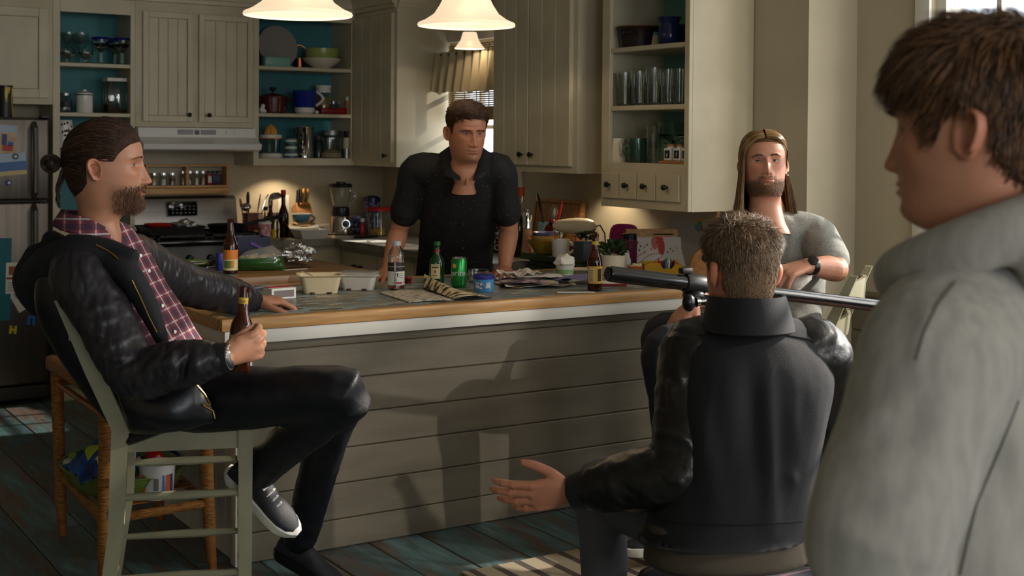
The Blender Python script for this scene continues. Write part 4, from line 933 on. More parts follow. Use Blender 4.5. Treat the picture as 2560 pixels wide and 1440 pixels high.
p=atX(1318,3.585,ZG);g=thing('pepper_mill','tall wooden pepper mill with a steel top at the left end of the green cabinet','pepper mill',p)
MB().lathe([(0,0),(0.03,0),(0.03,0.01),(0.024,0.06),(0.021,0.12),(0,0.12)],p,24).build('mill_body',pm('mill_wood',(178,134,92),0.4),g)
MB().lathe([(0,0.1205),(0.025,0.1205),(0.022,0.15),(0.024,0.185),(0.016,0.2),(0,0.202)],p,24).build('mill_top',m_chrome,g)
MB().sphere(p+Vector((0,0,0.208)),0.007,12,8).build('knob',m_chrome,g)
p0=PX(1337,590,4.0);
bd0=atX(1337,3.985,ZG);bd1=atX(1455,3.985,ZG)
g=thing('chopping_board','large oak chopping board with a groove, leaning on the window wall','chopping board',(3.98,(bd0.y+bd1.y)/2,ZG))
hb=0.245;Rb=Matrix.Rotation(radians(7),3,'Y');pv=Vector((3.975,bd0.y,ZG))
mb=MB();mb.rbox((3.955,bd1.y,ZG),(3.985,bd0.y,ZG+hb),0.006,2,Rb,pv);mb.build('board_body',m_oak,g)
mb=MB()
for a,b in(((3.953,bd1.y+0.02,ZG+0.02),(3.956,bd1.y+0.025,ZG+hb-0.02)),((3.953,bd0.y-0.025,ZG+0.02),(3.956,bd0.y-0.02,ZG+hb-0.02)),((3.953,bd1.y+0.02,ZG+hb-0.025),(3.956,bd0.y-0.02,ZG+hb-0.02))):mb.box(a,b,Rb,pv)
mb.build('juice_groove',pm('groove',(98,62,32),0.5),g)
p=atX(1375,3.80,ZG);g=thing('utensil_jar','pale blue patterned jar holding cooking tools on the green cabinet','crock',p)
vessel(p,[(0.055,0),(0.062,0.02),(0.066,0.11),(0.07,0.135)],0.005,28).build('jar_body',pm('blue_pattern',(150,196,206),0.3,var=srgb(40,80,130),vscale=26,vlo=0.58,vhi=0.62),g)
mred=pm('red_silicone',(150,26,24),0.35)
def tool(name,lab,cat,d0,d1,r,head,m,hm=None,flat=0.25):return spoon(name,p+Vector(d0),p+Vector(d1),r,head,m,lab,cat,hm,flat)
tool('serving_spoon','big black serving spoon at the left of the blue patterned jar','spoon',(0,0.02,0.02),(-0.02,0.06,0.2),0.006,(0.034,0.05),m_blackpl)
tool('red_tongs','red handled tool standing upright in the middle of the jar','tongs',(0,-0.02,0.02),(0.02,-0.04,0.15),0.007,(0.012,0.06),mred,None,0.8)
tool('black_turner','black slim turner right of the red handled tool','turner',(0,-0.03,0.02),(0.01,-0.075,0.15),0.006,(0.016,0.045),m_blackpl)
tool('steel_ladle','small steel ladle at the right side of the jar','ladle',(0.01,-0.03,0.02),(0.02,-0.115,0.13),0.004,(0.018,0.016),m_chrome,None,0.7)
tool('red_spatula','red spatula leaning to the right of the jar','spatula',(0.02,-0.02,0.02),(0.03,-0.145,0.115),0.004,(0.014,0.018),mred)
tool('steel_whisk','steel wire whisk in the blue patterned jar','whisk',(0.0,0.0,0.02),(0.02,0.0,0.14),0.005,(0.026,0.05),mat('dull_steel',srgb(170,160,150),0.4,0.9),None,0.9)
pr_=atX(1358,3.66,ZG)
g=thing('red_mallet','dark red pepper grinder lying tilted against the blue jar','grinder',pr_)
MB().tube([pr_+Vector((0,0.04,0.01)),pr_+Vector((0.01,0.02,0.05)),pr_+Vector((0.03,-0.01,0.12)),pr_+Vector((0.035,-0.015,0.135))],[0.018,0.014,0.024,0.022],14).build('grinder_body',pm('dark_red',(92,14,16),0.25),g)
MB().sphere(pr_+Vector((0.04,-0.02,0.15)),0.018,14,10).build('knob',pm('dark_red',(92,14,16),0.25),g)
p=atX(1362,3.60,ZG);g=single(vessel(p,[(0.035,0),(0.05,0.01),(0.088,0.065),(0.092,0.07)],0.004,30),'yellow_bowl',pm('yellow_glaze',(186,146,52),0.3),'mustard yellow bowl next to the pepper mill','bowl')
single(vessel(p+Vector((0,0,0.046)),[(0.04,0),(0.068,0.03),(0.074,0.046)],0.003,30),'yellow_bowl',pm('pale_yellow_glaze',(200,170,96),0.3),'pale yellow bowl nested in the mustard bowl','bowl')
single(vessel(p+Vector((0,0,0.066)),[(0.03,0),(0.06,0.03),(0.068,0.042)],0.003,30),'lilac_bowl',pm('lilac_glaze',(128,124,166),0.3),'lilac bowl on top of the yellow bowls','bowl')
p=atX(1401,3.575,ZG);g=thing('mug','white stoneware mug with a handle at the front of the green cabinet','mug',p)
vessel(p,[(0.036,0),(0.04,0.006),(0.043,0.085)],0.004,28).build('mug_body',m_whitec,g)
hh=MB();handle_loop(hh,p,toward(p)+1.45,0.041,0.015,0.075,0.03,0.006);hh.build('handle',m_whitec,g)
spoon('red_brush',p+Vector((-0.01,0.01,0.012)),p+Vector((-0.015,0.025,0.1)),0.005,(0.012,0.02),pm('red_cap',(170,34,26),0.3),'short red brush standing in the white mug','brush')
p=atX(1437,3.74,ZG+0.0);g=thing('hand_mixer','cream electric hand mixer with a dark cord lying over the pots','mixer',p)
R_=Matrix.Rotation(radians(-60),3,'Z')
mb=MB();q=p+Vector((0,0,0.135))
fw_=Vector((0.55,-0.83,0)).normalized();
ringm=[]
for t,rz,rx in((-0.115,0.012,0.012),(-0.1,0.026,0.022),(-0.05,0.036,0.03),(0.02,0.042,0.034),(0.07,0.04,0.032),(0.1,0.03,0.025),(0.11,0.012,0.012)):
 sd=fw_.cross(Vector((0,0,1)));ringm.append([q+fw_*t+sd*(rx*cos(a))+Vector((0,0,rz*sin(a)))for a in[2*pi*i/20 for i in range(20)]])
mb.loft(ringm);mb.build('mixer_body',pm('mixer_cream',(188,178,150),0.35),g)
MB().tube([q+fw_*-0.08+Vector((0,0,-0.02)),q+fw_*-0.08+Vector((0,0,-0.134))],0.006,8).tube([q+fw_*0.06+Vector((0,0,-0.02)),q+fw_*0.06+Vector((0,0,-0.134))],0.008,8).build('beater',m_chrome,g)
MB().tube([q+fw_*0.1,q+fw_*0.13+Vector((0,0,0.01)),q+fw_*0.155+Vector((0,0,-0.03)),q+fw_*0.16+Vector((0,0,-0.1))],0.004,8).build('cord',m_blackpl,g)
def leaves(mb,c,n,r,h,size,seed,up=0.6):
 rr=random.Random(seed);c=Vector(c)
 for i in range(n):
  a=rr.uniform(0,2*pi);rad=r*math.sqrt(rr.random());b=c+Vector((rad*cos(a),rad*sin(a),h*rr.random()))
  d=Vector((cos(a)*rr.uniform(0.3,1),sin(a)*rr.uniform(0.3,1),rr.uniform(0.1,1)*up)).normalized();L_=size*rr.uniform(0.7,1.3)
  s=d.cross(Vector((0,0,1))).normalized();nn=s.cross(d)
  pts=[b,b+d*L_*0.4+s*L_*0.28+nn*L_*0.05,b+d*L_*0.75+s*L_*0.2+nn*L_*0.03,b+d*L_-nn*L_*0.08,b+d*L_*0.75-s*L_*0.2+nn*L_*0.03,b+d*L_*0.4-s*L_*0.28+nn*L_*0.05]
  m0=mb.bm.verts.new(b+d*L_*0.5-nn*L_*0.06);vs=mb.ring(pts)
  for k in range(6):mb._f([m0,vs[k],vs[(k+1)%6]])
m_leaf=pm('herb_leaf',(44,66,34),0.5,var=srgb(30,48,24),vscale=14)
p=atX(1463,3.60,ZG);g=thing('herb_pot','slate square pot of herbs at the right of the green cabinet','potted plant',p)
MB().rbox(p+Vector((-0.042,-0.042,0)),p+Vector((0.042,0.042,0.085)),0.006).build('pot',pm('slate_pot',(64,72,80),0.5),g)
mb=MB();leaves(mb,p+Vector((0,0,0.088)),70,0.038,0.03,0.03,4);mb.build('foliage',m_leaf,g,smooth=False,recalc=False)
p=atX(1433,3.64,ZG);g=thing('bead_string','string of dark red beads heaped behind the white mug','beads',p)
mb=MB();rr=random.Random(5)
for i in range(34):
 a=rr.uniform(0,6.28);r=0.022*rr.random();mb.sphere(p+Vector((r*cos(a),r*sin(a),0.006+0.055*rr.random())),0.006,8,6)
mb.build('beads',pm('red_bead',(110,24,22),0.25),g)
ZT=0.8832
p=PZ(478,664,ZT);g=thing('green_plate','lime green round plate with a dark disc in it, on the wooden table','plate',p)
MB().lathe([(0,0),(0.06,0),(0.075,0.004),(0.118,0.014),(0.12,0.017),(0.075,0.008),(0,0.006)],p,40).build('plate_body',pm('lime_glaze',(118,164,44),0.3),g)
MB().lathe([(0,0.008),(0.058,0.008),(0.058,0.012),(0,0.0125)],p,36).build('inner_disc',pm('dark_disc',(52,54,74),0.4),g)
MB().torus(p+Vector((0,0,0.0115)),0.058,0.003,n=36,m=6).build('disc_rim',m_whitec,g)
def beer(p,lab,tilt=None,half=0.0,name='beer_bottle'):
 g=thing(name,lab,'bottle',p,None);p=Vector(p)
 MB().lathe([(0,0.002),(0.026,0),(0.0305,0.005),(0.0305,0.112),(0.028,0.13),(0.019,0.152),(0.0145,0.168),(0.0125,0.215),(0.0142,0.216),(0.0142,0.228),(0.0125,0.23),(0.009,0.23),(0.0095,0.2),(0.0,0.199)],p,30).build('bottle_body',m_amber,g)
 MB().lathe([(0,0.004),(0.0275,0.006),(0.0278,0.112),(0.026,0.126),(0.0,0.128)],p,24).build('beer',mat('beer',srgb(84,34,6),0.1,trans=0.4),g)
 return g
m_lyel=pm('label_yellow',(214,170,60),0.6);m_lorange=pm('label_orange',(206,120,40),0.6);m_lcream=pm('label_cream',(214,200,150),0.6);m_lgreen=pm('label_green',(96,120,60),0.6);m_ldark=pm('label_ink',(40,34,26),0.6)
def arc_label(g,p,r,z0,z1,m,name='paper_label',a0=-1.2,a1=1.2,ang=None,n=20,dr=0.0006):
 a=toward(p)if ang is None else ang
 return MB().sheet(lambda u,v:(p[0]+(r+dr)*cos(a+a0+(a1-a0)*u),p[1]+(r+dr)*sin(a+a0+(a1-a0)*u),p[2]+z0+(z1-z0)*v),n,1).build(name,m,g)
p=PZ(576,683,ZT);g=beer(p,'brown beer bottle with an orange and green label on the wooden table')
l=arc_label(g,p,0.0305,0.014,0.1,m_lcream,a0=-1.4,a1=1.4);arc_label(l,p,0.0305,0.06,0.1,m_lorange,'label_top',-1.4,1.4,dr=0.0009)
arc_label(l,p,0.0305,0.024,0.055,m_lgreen,'label_leaves',-0.9,0.2,dr=0.0011);arc_label(l,p,0.0305,0.024,0.055,m_lorange,'label_fruit',0.1,0.5,dr=0.0013)
p=PZ(557,676,ZT);single(MB().rbox(p+Vector((-0.02,0.0,0)),p+Vector((0.02,0.04,0.075)),0.003),'blue_box',pm('royal_blue',(32,46,140),0.4),'small royal blue carton just left of the beer bottle on the table','box')
p=PZ(537,668,ZT);g=thing('key_bunch','dark tangle of keys on a strap beside the lime green plate','keys',p)
mb=MB()
for i in range(5):mb.torus(p+Vector((0.012*i-0.024,0.005*(i%2),0.016+0.004*(i%3))),0.016,0.005,(0.5*(i-2),1,0.4),16,8)
mb.build('strap',pm('dark_strap',(44,36,36),0.6),g)
mb=MB()
for i in range(3):mb.rbox(p+Vector((-0.06+0.012*i,-0.02+0.006*i,0.001)),p+Vector((-0.03+0.012*i,-0.012+0.006*i,0.004)),0.001).torus(p+Vector((-0.028+0.012*i,-0.016+0.006*i,0.004)),0.008,0.002,n=12,m=6)
mb.build('keys',m_chrome,g)
p=PZ(650,674,ZT);g=thing('salad_bag','puffed plastic bag, green below and clear above, with noodles showing','bag',p)
fwd=Vector((CAMP.x-p.x,CAMP.y-p.y,0)).normalized();sd=Vector((-fwd.y,fwd.x,0))
def bag_pt(u,v,k=1.0):
 a=2*pi*u;zz=v;wx=0.108*(1-0.15*zz-0.35*zz**4);wy=0.055*(sin(pi*min(0.08+0.92*zz,1.0))**0.55)*(1-0.3*zz)
 r=1+0.07*mnoise.noise(Vector((cos(a)*2,sin(a)*2,zz*5+3)))
 return p+sd*(wx*k*cos(a)*r)+fwd*(wy*k*sin(a)*r)+Vector((0,0,0.095*zz+0.012*zz*cos(a)))
def bag_part(v0,v1,k=1.0):
 mb=MB();mb.loft([[bag_pt(i/40,v0+(v1-v0)*j/12,k)for i in range(40)]for j in range(13)]);return mb
bag_part(0.0,0.56).build('green_print',pm('green_film',(38,78,34),0.18,spec=0.8,bump=0.3,bscale=40),g)
bag_part(0.56,1.0).build('clear_film',mat('clear_film',(0.9,0.93,0.9,1),0.12,trans=0.85,ior=1.1,bump=0.4,bscale=50),g)
mb=MB();rr=random.Random(9)
for i in range(60):
 a=rr.uniform(0,6.28);r=math.sqrt(rr.random());c=p+sd*(0.075*r*cos(a))+fwd*(0.03*r*sin(a))+Vector((0,0,rr.uniform(0.048,0.062)))
 dv=Vector((rr.uniform(-1,1),rr.uniform(-1,1),rr.uniform(-0.3,0.3)))*0.012;mb.tube([c-dv,c,c+dv],0.003,5)
mb.build('contents',pm('noodle',(206,176,110),0.6),g)
p=PZ(622,660,ZT);p=p+Vector((0.02,0.2,0));p=Vector((2.33,5.66,ZT));p=atY(624,5.62,ZT)
g=thing('navy_tray','deep navy plastic tray with a purple ribbon behind the salad bag','tray',p)
mb=MB();mb.loft([rect(p.x-0.07,p.x+0.07,p.y-0.05,p.y+0.05,ZT),rect(p.x-0.078,p.x+0.078,p.y-0.056,p.y+0.056,ZT+0.13),rect(p.x-0.074,p.x+0.074,p.y-0.052,p.y+0.052,ZT+0.13),rect(p.x-0.066,p.x+0.066,p.y-0.046,p.y+0.046,ZT+0.004)])
mb.build('tray_body',pm('navy_plastic',(30,36,62),0.35),g)
MB().sheet(lambda u,v:(p.x-0.02+0.1*u,p.y-0.06-0.004*sin(pi*u),ZT+0.1-0.05*u+0.012*v),8,1,0.001).build('ribbon',pm('purple_ribbon',(96,60,150),0.4),g)
MB().sphere((p.x+0.076,p.y-0.06,ZT+0.055),0.006,10,8).build('clip',m_chrome,g)
p=PZ(705,668,ZT);g=thing('paper_bag','torn brown paper bag lying under the foil','bag',p)
MB().sheet(lambda u,v:Vector((p.x-0.045+0.19*u,p.y-0.04+0.14*v,ZT+0.002+0.012*abs(mnoise.noise(Vector((u*4,v*4,1))))+0.07*max(0,v-0.55)*(1-u)*1.6)),16,12,0.0012).build('bag_body',pm('kraft_paper',(120,86,58),0.8),g)
crumple((p.x+0.075,p.y+0.005,ZT+0.012),0.085,0.05,0.04,31,30,0.55).build('foil_lump',m_foil,g)if False else None
single(crumple((p.x+0.07,p.y+0.012,ZT+0.018),0.07,0.045,0.04,31,30,0.55),'crumpled_foil',m_foil,'crumpled sheet of foil on the brown paper bag','foil')
p=PZ(738,674,ZT);single(MB().cbox(p+Vector((0,0,0.001)),(0.11,0.022,0.0018),0.1),'paper_strip',m_paper,'white strip of paper at the front of the wooden table','paper')
ZI=0.8502
p=PZ(648,719,ZI);single(MB().cbox(p+Vector((0,0,0.0012)),(0.16,0.09,0.002),0.3),'leaflet',pm('leaflet_print',(206,212,214),0.5,var=srgb(60,110,160),vscale=14,vlo=0.45,vhi=0.5),'blue and white leaflet beyond the hand resting on the island','paper')
p=PZ(712,748,ZI);g=thing('card_box','small white card box with a grey window and red top edge','box',p)
Rz=Matrix.Rotation(radians(5),3,'Z')
MB().rbox((p.x-0.055,p.y,ZI),(p.x+0.048,p.y+0.07,ZI+0.042),0.002,1,Rz,p).build('box_body',m_whitec,g)
MB().box((p.x-0.045,p.y-0.0012,ZI+0.008),(p.x+0.038,p.y+0.002,ZI+0.034),Rz,p).build('box_window',pm('grey_window',(120,108,104),0.5),g)
MB().box((p.x-0.054,p.y+0.03,ZI+0.0415),(p.x+0.047,p.y+0.069,ZI+0.0432),Rz,p).build('box_top',pm('red_print',(170,40,44),0.5),g)
def takeout(p,w,d,h,m,name,lab,rz,rimw=0.014,lid=False):
 g=thing(name,lab,'food box',p);R=Matrix.Rotation(rz,3,'Z');p=Vector(p)
 def rr_(w,d,z,r=0.02):
  o=[]
  for sx,sy,a0 in((1,1,0),(-1,1,90),(-1,-1,180),(1,-1,270)):
   for k in range(5):
    a=radians(a0+90*k/4);o.append(p+R@Vector((sx*(w-r)+r*cos(a),sy*(d-r)+r*sin(a),z)))
  return o
 mb=MB();mb.loft([rr_(w*0.78,d*0.78,0),rr_(w*0.95,d*0.95,h-0.006),rr_(w+rimw*0.6,d+rimw*0.6,h),rr_(w+rimw*0.6,d+rimw*0.6,h+0.003),rr_(w*0.95,d*0.95,h),rr_(w*0.76,d*0.76,0.004)])
 mb.build('box_body',m,g)
 for sx,sy in((0.4,-1),(-0.4,-1)):MB().lathe([(0,0),(0.009,0.0),(0.009,0.006),(0,0.006)],p+R@Vector((sx*w,sy*d*0.79,0.0002)),12).build('foot_notch',pm('notch',(60,50,40),0.9),g)
 if lid:
  mb=MB();mb.loft([rr_(w+rimw*0.6,d+rimw*0.6,h+0.0035),rr_(w+rimw*0.6,d+rimw*0.6,h+0.006),rr_(w*0.85,d*0.85,h+0.013),rr_(w*0.8,d*0.8,h+0.013)])
  mb.build('lid',mat('clear_lid',(0.85,0.84,0.82,1),0.15,trans=0.7,ior=1.3),g)
 return g
p=PZ(800,731,ZI)+Vector((0,0,0));takeout(p,0.083,0.062,0.07,m_card,'takeout_box','open tan cardboard takeout box with a fork in it',radians(-20))
f0=p+Vector((-0.055,0.02,0.075));g=thing('fork','steel fork handle sticking out of the open tan takeout box','fork',f0)
MB().tube([f0+Vector((-0.012,0.01,0.01)),f0+Vector((0.03,-0.012,-0.01)),f0+Vector((0.075,-0.03,-0.06))],[0.006,0.0045,0.003],8,flat=0.45).build('handle',m_chrome,g)
p=PZ(897,722,ZI);takeout(p,0.078,0.062,0.058,pm('white_board',(206,200,188),0.7),'takeout_box','white takeout box with a clear lid right of the tan one',radians(-35),lid=True)
p=PZ(990,724,ZI);g=thing('water_bottle','clear plastic drink bottle with a black and white label and pink drink','bottle',p)
MB().lathe([(0.0005,0),(0.03,0),(0.0335,0.006),(0.0335,0.115),(0.034,0.125),(0.0335,0.14),(0.026,0.162),(0.017,0.175),(0.0165,0.18),(0.0155,0.18),(0.0155,0.176),(0.0245,0.161),(0.032,0.139),(0.032,0.008),(0.0005,0.003)],p,30).build('bottle_body',m_glass,g)
MB().lathe([(0,0.0032),(0.031,0.008),(0.031,0.02),(0,0.02)],p,24).build('drink',mat('pink_drink',srgb(190,70,60),0.1,trans=0.6),g)
MB().lathe([(0,0.1785),(0.0185,0.1785),(0.0185,0.194),(0.017,0.196),(0,0.196)],p,24).build('cap',mat('clear_cap',srgb(190,200,205),0.3,trans=0.4),g)
l=MB().lathe([(0.0343,0.02),(0.0343,0.076)],p,30,cap0=False,cap1=False).build('label_lower',m_lwhite,g)
l2=MB().lathe([(0.0343,0.0765),(0.0343,0.112)],p,30,cap0=False,cap1=False).build('label_upper',m_ldark,g)
MB().lathe([(0.0346,0.094),(0.0346,0.0955)],p,30,cap0=False,cap1=False).build('label_line',m_lwhite,l2)
ta=toward(p)
text_wrap('lettering','vitamin',m_ldark,p,0.0346,ta-0.15,p.z+0.046,0.022,l,True)
text_wrap('lettering','water',m_lwhite,p,0.0346,ta-0.15,p.z+0.094,0.016,l2,True)
arc_label(l,p,0.0346,0.026,0.034,pm('red_print2',(200,60,60)),'print_line',0.05,0.75)
arc_label(l,p,0.0346,0.055,0.07,m_ldark,'print_block',0.12,0.25)
for k in range(3):arc_label(l,p,0.0346,0.05+0.008*k,0.0525+0.008*k,pm('grey_print',(110,108,104)),'print_line',0.35,0.85)
p=PZ(1020,708,ZI);g=thing('jam_jar','tiny dark red jar with a lid between the drink bottle and the green bottle','jar',p)
MB().lathe([(0,0),(0.014,0),(0.015,0.02),(0,0.02)],p,18).build('jar_body',pm('jam_red',(96,14,12),0.15),g)
MB().lathe([(0,0.0203),(0.0155,0.0203),(0.0155,0.027),(0,0.0275)],p,18).build('lid',pm('jam_lid',(140,30,24),0.3),g)
p=PZ(1092,708,ZI);g=thing('whiskey_bottle','green glass spirit bottle with a cream label','bottle',p)
m_gb=mat('green_glass',srgb(24,96,34),0.05,trans=0.75,ior=1.5)
MB().lathe([(0,0.001),(0.03,0),(0.034,0.006),(0.034,0.085),(0.03,0.1),(0.016,0.118),(0.0125,0.13),(0.0125,0.16),(0,0.16)],p,30,sx=1.0,sy=0.72,rz=0,axis=None).build('bottle_body',m_gb,g)
MB().lathe([(0,0.1602),(0.0145,0.1602),(0.0145,0.176),(0,0.177)],p,20).build('cap',pm('green_cap',(30,90,40),0.35),g)
MB().lathe([(0.0132,0.132),(0.0132,0.142)],p,20,cap0=False,cap1=False).build('neck_band',pm('red_band',(150,40,30)),g)
def flask_label(z0,z1,a0,a1,m,name,par,dr):
 a=toward(p)
 def fn(u,v):
  t=a+a0+(a1-a0)*u;r=Vector((0.034*cos(t),0.034*0.72*sin(t),0));r=r*(1+dr/r.length)
  return Vector(p)+r+Vector((0,0,z0+(z1-z0)*v))
 return MB().sheet(fn,16,1).build(name,m,par)
l=flask_label(0.022,0.082,-0.75,0.55,m_lcream,'paper_label',g,0.0008)
flask_label(0.066,0.071,-0.55,0.35,m_ldark,'print_line',l,0.0013);flask_label(0.045,0.058,-0.2,0.0,pm('label_red',(150,50,30)),'crest',l,0.0013);flask_label(0.034,0.037,-0.4,0.2,m_ldark,'print_line',l,0.0013)
text_wrap('lettering','JAMESON',m_ldark,p,0.0305,toward(p)-0.1,p.z+0.075,0.0075,l)
p=PZ(1147,718,ZI);g=thing('soda_can','green soda can with white lettering and a yellow fruit','can',p)
m_gcan=mat('green_can',srgb(40,140,66),0.25,0.6)
MB().lathe([(0,0.003),(0.022,0.003),(0.025,0),(0.0318,0.01),(0.0325,0.015),(0.0325,0.108),(0.028,0.119),(0,0.119)],p,32).build('can_body',m_gcan,g)
tp=MB();tp.lathe([(0.0265,0.1195),(0.028,0.1195),(0.0285,0.1225),(0.0265,0.1225),(0.025,0.1195),(0,0.1195)],p,32);tp.build('can_top',m_chrome,g)
MB().lathe([(0.0,0.0),(0.008,0.0),(0.008,0.001),(0,0.001)],p+Vector((0,0,0.1205)),14).build('pull_tab',m_chrome,g)
a=toward(p)
text_wrap('lettering','Sprite',m_lwhite,p,0.0328,a-0.35,p.z+0.06,0.034,g)
MB().sheet(lambda u,v:Vector((p.x+0.0331*cos(a-0.62+0.3*(v-0.5)*2*cos(2*pi*u)*0.9),p.y+0.0331*sin(a-0.62+0.3*(v-0.5)*2*cos(2*pi*u)*0.9),p.z+0.092+0.0095*(v-0.5)*2*sin(2*pi*u)))if False else Vector((p.x+0.0331*cos(a-0.62+0.28*v*cos(2*pi*u)),p.y+0.0331*sin(a-0.62+0.28*v*cos(2*pi*u)),p.z+0.09+0.0095*v*sin(2*pi*u))),20,3).build('fruit_mark',m_lyel,g)
p=PZ(1196,706,ZI);single(vessel(p,[(0.038,0),(0.04,0.004),(0.046,0.052),(0.05,0.054)],0.0015,28),'plastic_tub',m_glass,'empty clear plastic deli tub behind the blue tub','tub')
p=PZ(1209,728,ZI);g=thing('dip_tub','light blue tub with a dark blue lid and a white printed label','tub',p)
MB().lathe([(0,0),(0.037,0),(0.039,0.003),(0.041,0.05),(0,0.05)],p,30).build('tub_body',pm('sky_blue',(70,150,206),0.35),g)
MB().lathe([(0,0.0503),(0.0445,0.0503),(0.0445,0.0635),(0.042,0.0655),(0,0.0655)],p,30).build('lid',pm('navy_lid',(34,42,130),0.35),g)
arc_label(g,p,0.0405,0.012,0.038,pm('label_speckle',(206,206,206),0.5,var=srgb(70,110,160),vscale=90,vlo=0.5,vhi=0.55),a0=-0.9,a1=0.7,dr=0.001)
def newsprint(name,dense=26,base=(196,186,168),ink=(120,112,104)):
 m=bpy.data.materials.get(name)
 if m:return m
 return pm(name,base,0.8,var=srgb(*ink),vscale=dense,vstretch=(1,3,1),vlo=0.5,vhi=0.56,detail=8)
def sheet_paper(c,w,d,rz,m,name,lab,cat='newspaper',curl=0.012,seed=1,thick=0.003,lift=0.0,nu=14,nv=10):
 c=Vector(c);R=Matrix.Rotation(rz,3,'Z')
 def fn(u,v):
  q=R@Vector(((u-0.5)*w,(v-0.5)*d,0));z=curl*(abs(mnoise.noise(Vector((u*2.5+seed,v*2.5,seed*1.7))))+0.35*abs(mnoise.noise(Vector((u*6+seed,v*6,seed)))))
  return c+q+Vector((0,0,thick+lift+z))
 return single(MB().sheet(fn,nu,nv,thick),name,m,lab,cat)
p0=PZ(948,733,ZI);p1=PZ(1022,757,ZI);p2=PZ(1228,747,ZI);p3=PZ(1062,716,ZI)
mid0=PZ(1135,752,ZI);mid1=PZ(1058,727,ZI)
g=thing('magazine','open black and white magazine with lifted pages near the front edge of the island','magazine',(p1.x,p1.y,ZI))
def quadpt(a,b,c,d,u,v):return a.lerp(b,u).lerp(d.lerp(c,u),v)
MB().sheet(lambda u,v:quadpt(p1,mid0,mid1,p0,u,v)+Vector((0,0,0.004+0.006*sin(pi*u)*0.6)),12,8,0.0035).build('left_page',newsprint('news_grey',34),g)
for k,(h,m)in enumerate(((0.006,m_blackpl),(0.018,pm('navy_page',(22,22,34),0.5)),(0.03,newsprint('news_cream',20,(206,190,150),(60,54,48))))):
 MB().sheet(lambda u,v:quadpt(mid0,p2,p3+Vector((0.02,0.015,0)),mid1,u,v)+Vector((0,0,0.003+0.002*k+h*(sin(pi*min(1,u*1.15))**0.8)*(0.35+0.65*v)+0.016*k*v*max(0,1-abs(u-0.25)*3))),16,10,0.0015).build('right_page',m,g)
base=PZ(1345,712,ZI)
spec=[((-0.02,0.0,0),0.30,0.22,0.25,newsprint('news_warm',14,(206,196,180),(120,90,70)),0.02,'bottom broadsheet of the newspaper pile on the island'),((0.06,0.07,0),0.26,0.2,0.7,newsprint('news_pale',22,(214,206,194),(150,140,130)),0.03,'rumpled pale newspaper page at the back of the pile'),((-0.06,-0.02,0),0.25,0.18,-0.05,pm('colour_page',(196,178,160),0.6,var=srgb(96,76,110),vscale=12,vstretch=(1,2.5,1),vlo=0.45,vhi=0.52),0.012,'glossy colour page at the front left of the newspaper pile'),((0.16,-0.03,0),0.2,0.16,0.3,pm('lilac_paper',(120,112,150),0.7),0.012,'lilac sheet in the newspaper pile, left of the beer bottle'),((0.02,0.03,0),0.2,0.1,0.2,pm('envelope_white',(216,212,204),0.6),0.012,'white envelope in the middle of the newspaper pile'),((-0.05,0.07,0),0.16,0.12,0.9,newsprint('news_pale2',22,(214,206,194),(160,150,140)),0.03,'crumpled page beside the standing man\'s hand')]
for i,(dv,w,d,rz,m,curl,lab)in enumerate(spec):
 sheet_paper(base+Vector(dv),w,d,rz-0.57,m,'newspaper',lab,'newspaper',curl,i*3.1+1,0.002,0.0075*i)
p=PZ(1487,726,ZI);g=beer(p,'brown beer bottle with a yellow label beside the newspaper pile',None);pb=p
l=arc_label(g,p,0.0305,0.03,0.1,m_lyel,a0=-1.1,a1=1.25);arc_label(l,p,0.0305,0.036,0.094,m_lcream,'label_panel',-0.95,-0.05,dr=0.0009)
arc_label(l,p,0.0305,0.04,0.09,m_ldark,'label_picture',0.35,0.95,dr=0.0011)
for k in range(7):arc_label(l,p,0.0305,0.04+0.007*k,0.0425+0.007*k,m_ldark,'print_line',-0.8,-0.2,dr=0.0012,n=4)
arc_label(g,p,0.0132,0.186,0.2,m_lyel,'neck_label',-1.3,1.3)
p=PZ(1440,732,ZI);single(MB().cbox(p+Vector((0,0,0.002)),(0.15,0.022,0.003),-0.5),'card_strip',m_paper,'white card strip at the island edge in front of the beer bottle','paper')
p=PZ(1525,716,ZI);g=thing('red_pen','dark red pen lying right of the beer bottle','pen',p)
MB().tube([p+Vector((-0.06,0.03,0.006)),p+Vector((0.06,-0.035,0.006))],0.0055,10).build('barrel',pm('pen_red',(120,20,24),0.3),g)
sheet_paper(PZ(1535,707,ZI),0.12,0.09,-0.4,m_paper,'paper_sheet','white sheet behind the red pen on the island','paper',0.006,9)
p=PZ(1412,690,ZI);g=thing('paper_cup','white and green tub stuffed with a crumpled napkin behind the newspapers','cup',p)
MB().lathe([(0,0),(0.036,0),(0.042,0.05),(0.038,0.05),(0,0.044)],p,26).build('cup_body',pm('tub_white',(206,206,196),0.5),g)
MB().lathe([(0.0385,0.012),(0.0408,0.032)],p,26,cap0=False,cap1=False).build('green_band',pm('label_green2',(130,170,110)),g)
crumple(p+Vector((0,0,0.046)),0.042,0.04,0.03,44,22,0.35).build('napkin',m_paper,g)
p=PZ(1533,689,ZI);g=thing('succulent_pot','cream round pot with a leafy green plant at the back of the island','potted plant',p)
vessel(p,[(0.045,0),(0.05,0.006),(0.056,0.095)],0.005,30).build('pot',m_ceram,g)
MB().lathe([(0,0.08),(0.05,0.08),(0.05,0.083),(0,0.085)],p,24).build('soil',pm('soil',(40,30,24),0.9),g)
mb=MB();leaves(mb,p+Vector((0,0,0.09)),90,0.05,0.05,0.04,11,0.8);mb.build('foliage',pm('succulent_leaf',(58,84,50),0.4,var=srgb(40,62,36),vscale=10),g,smooth=False,recalc=False)
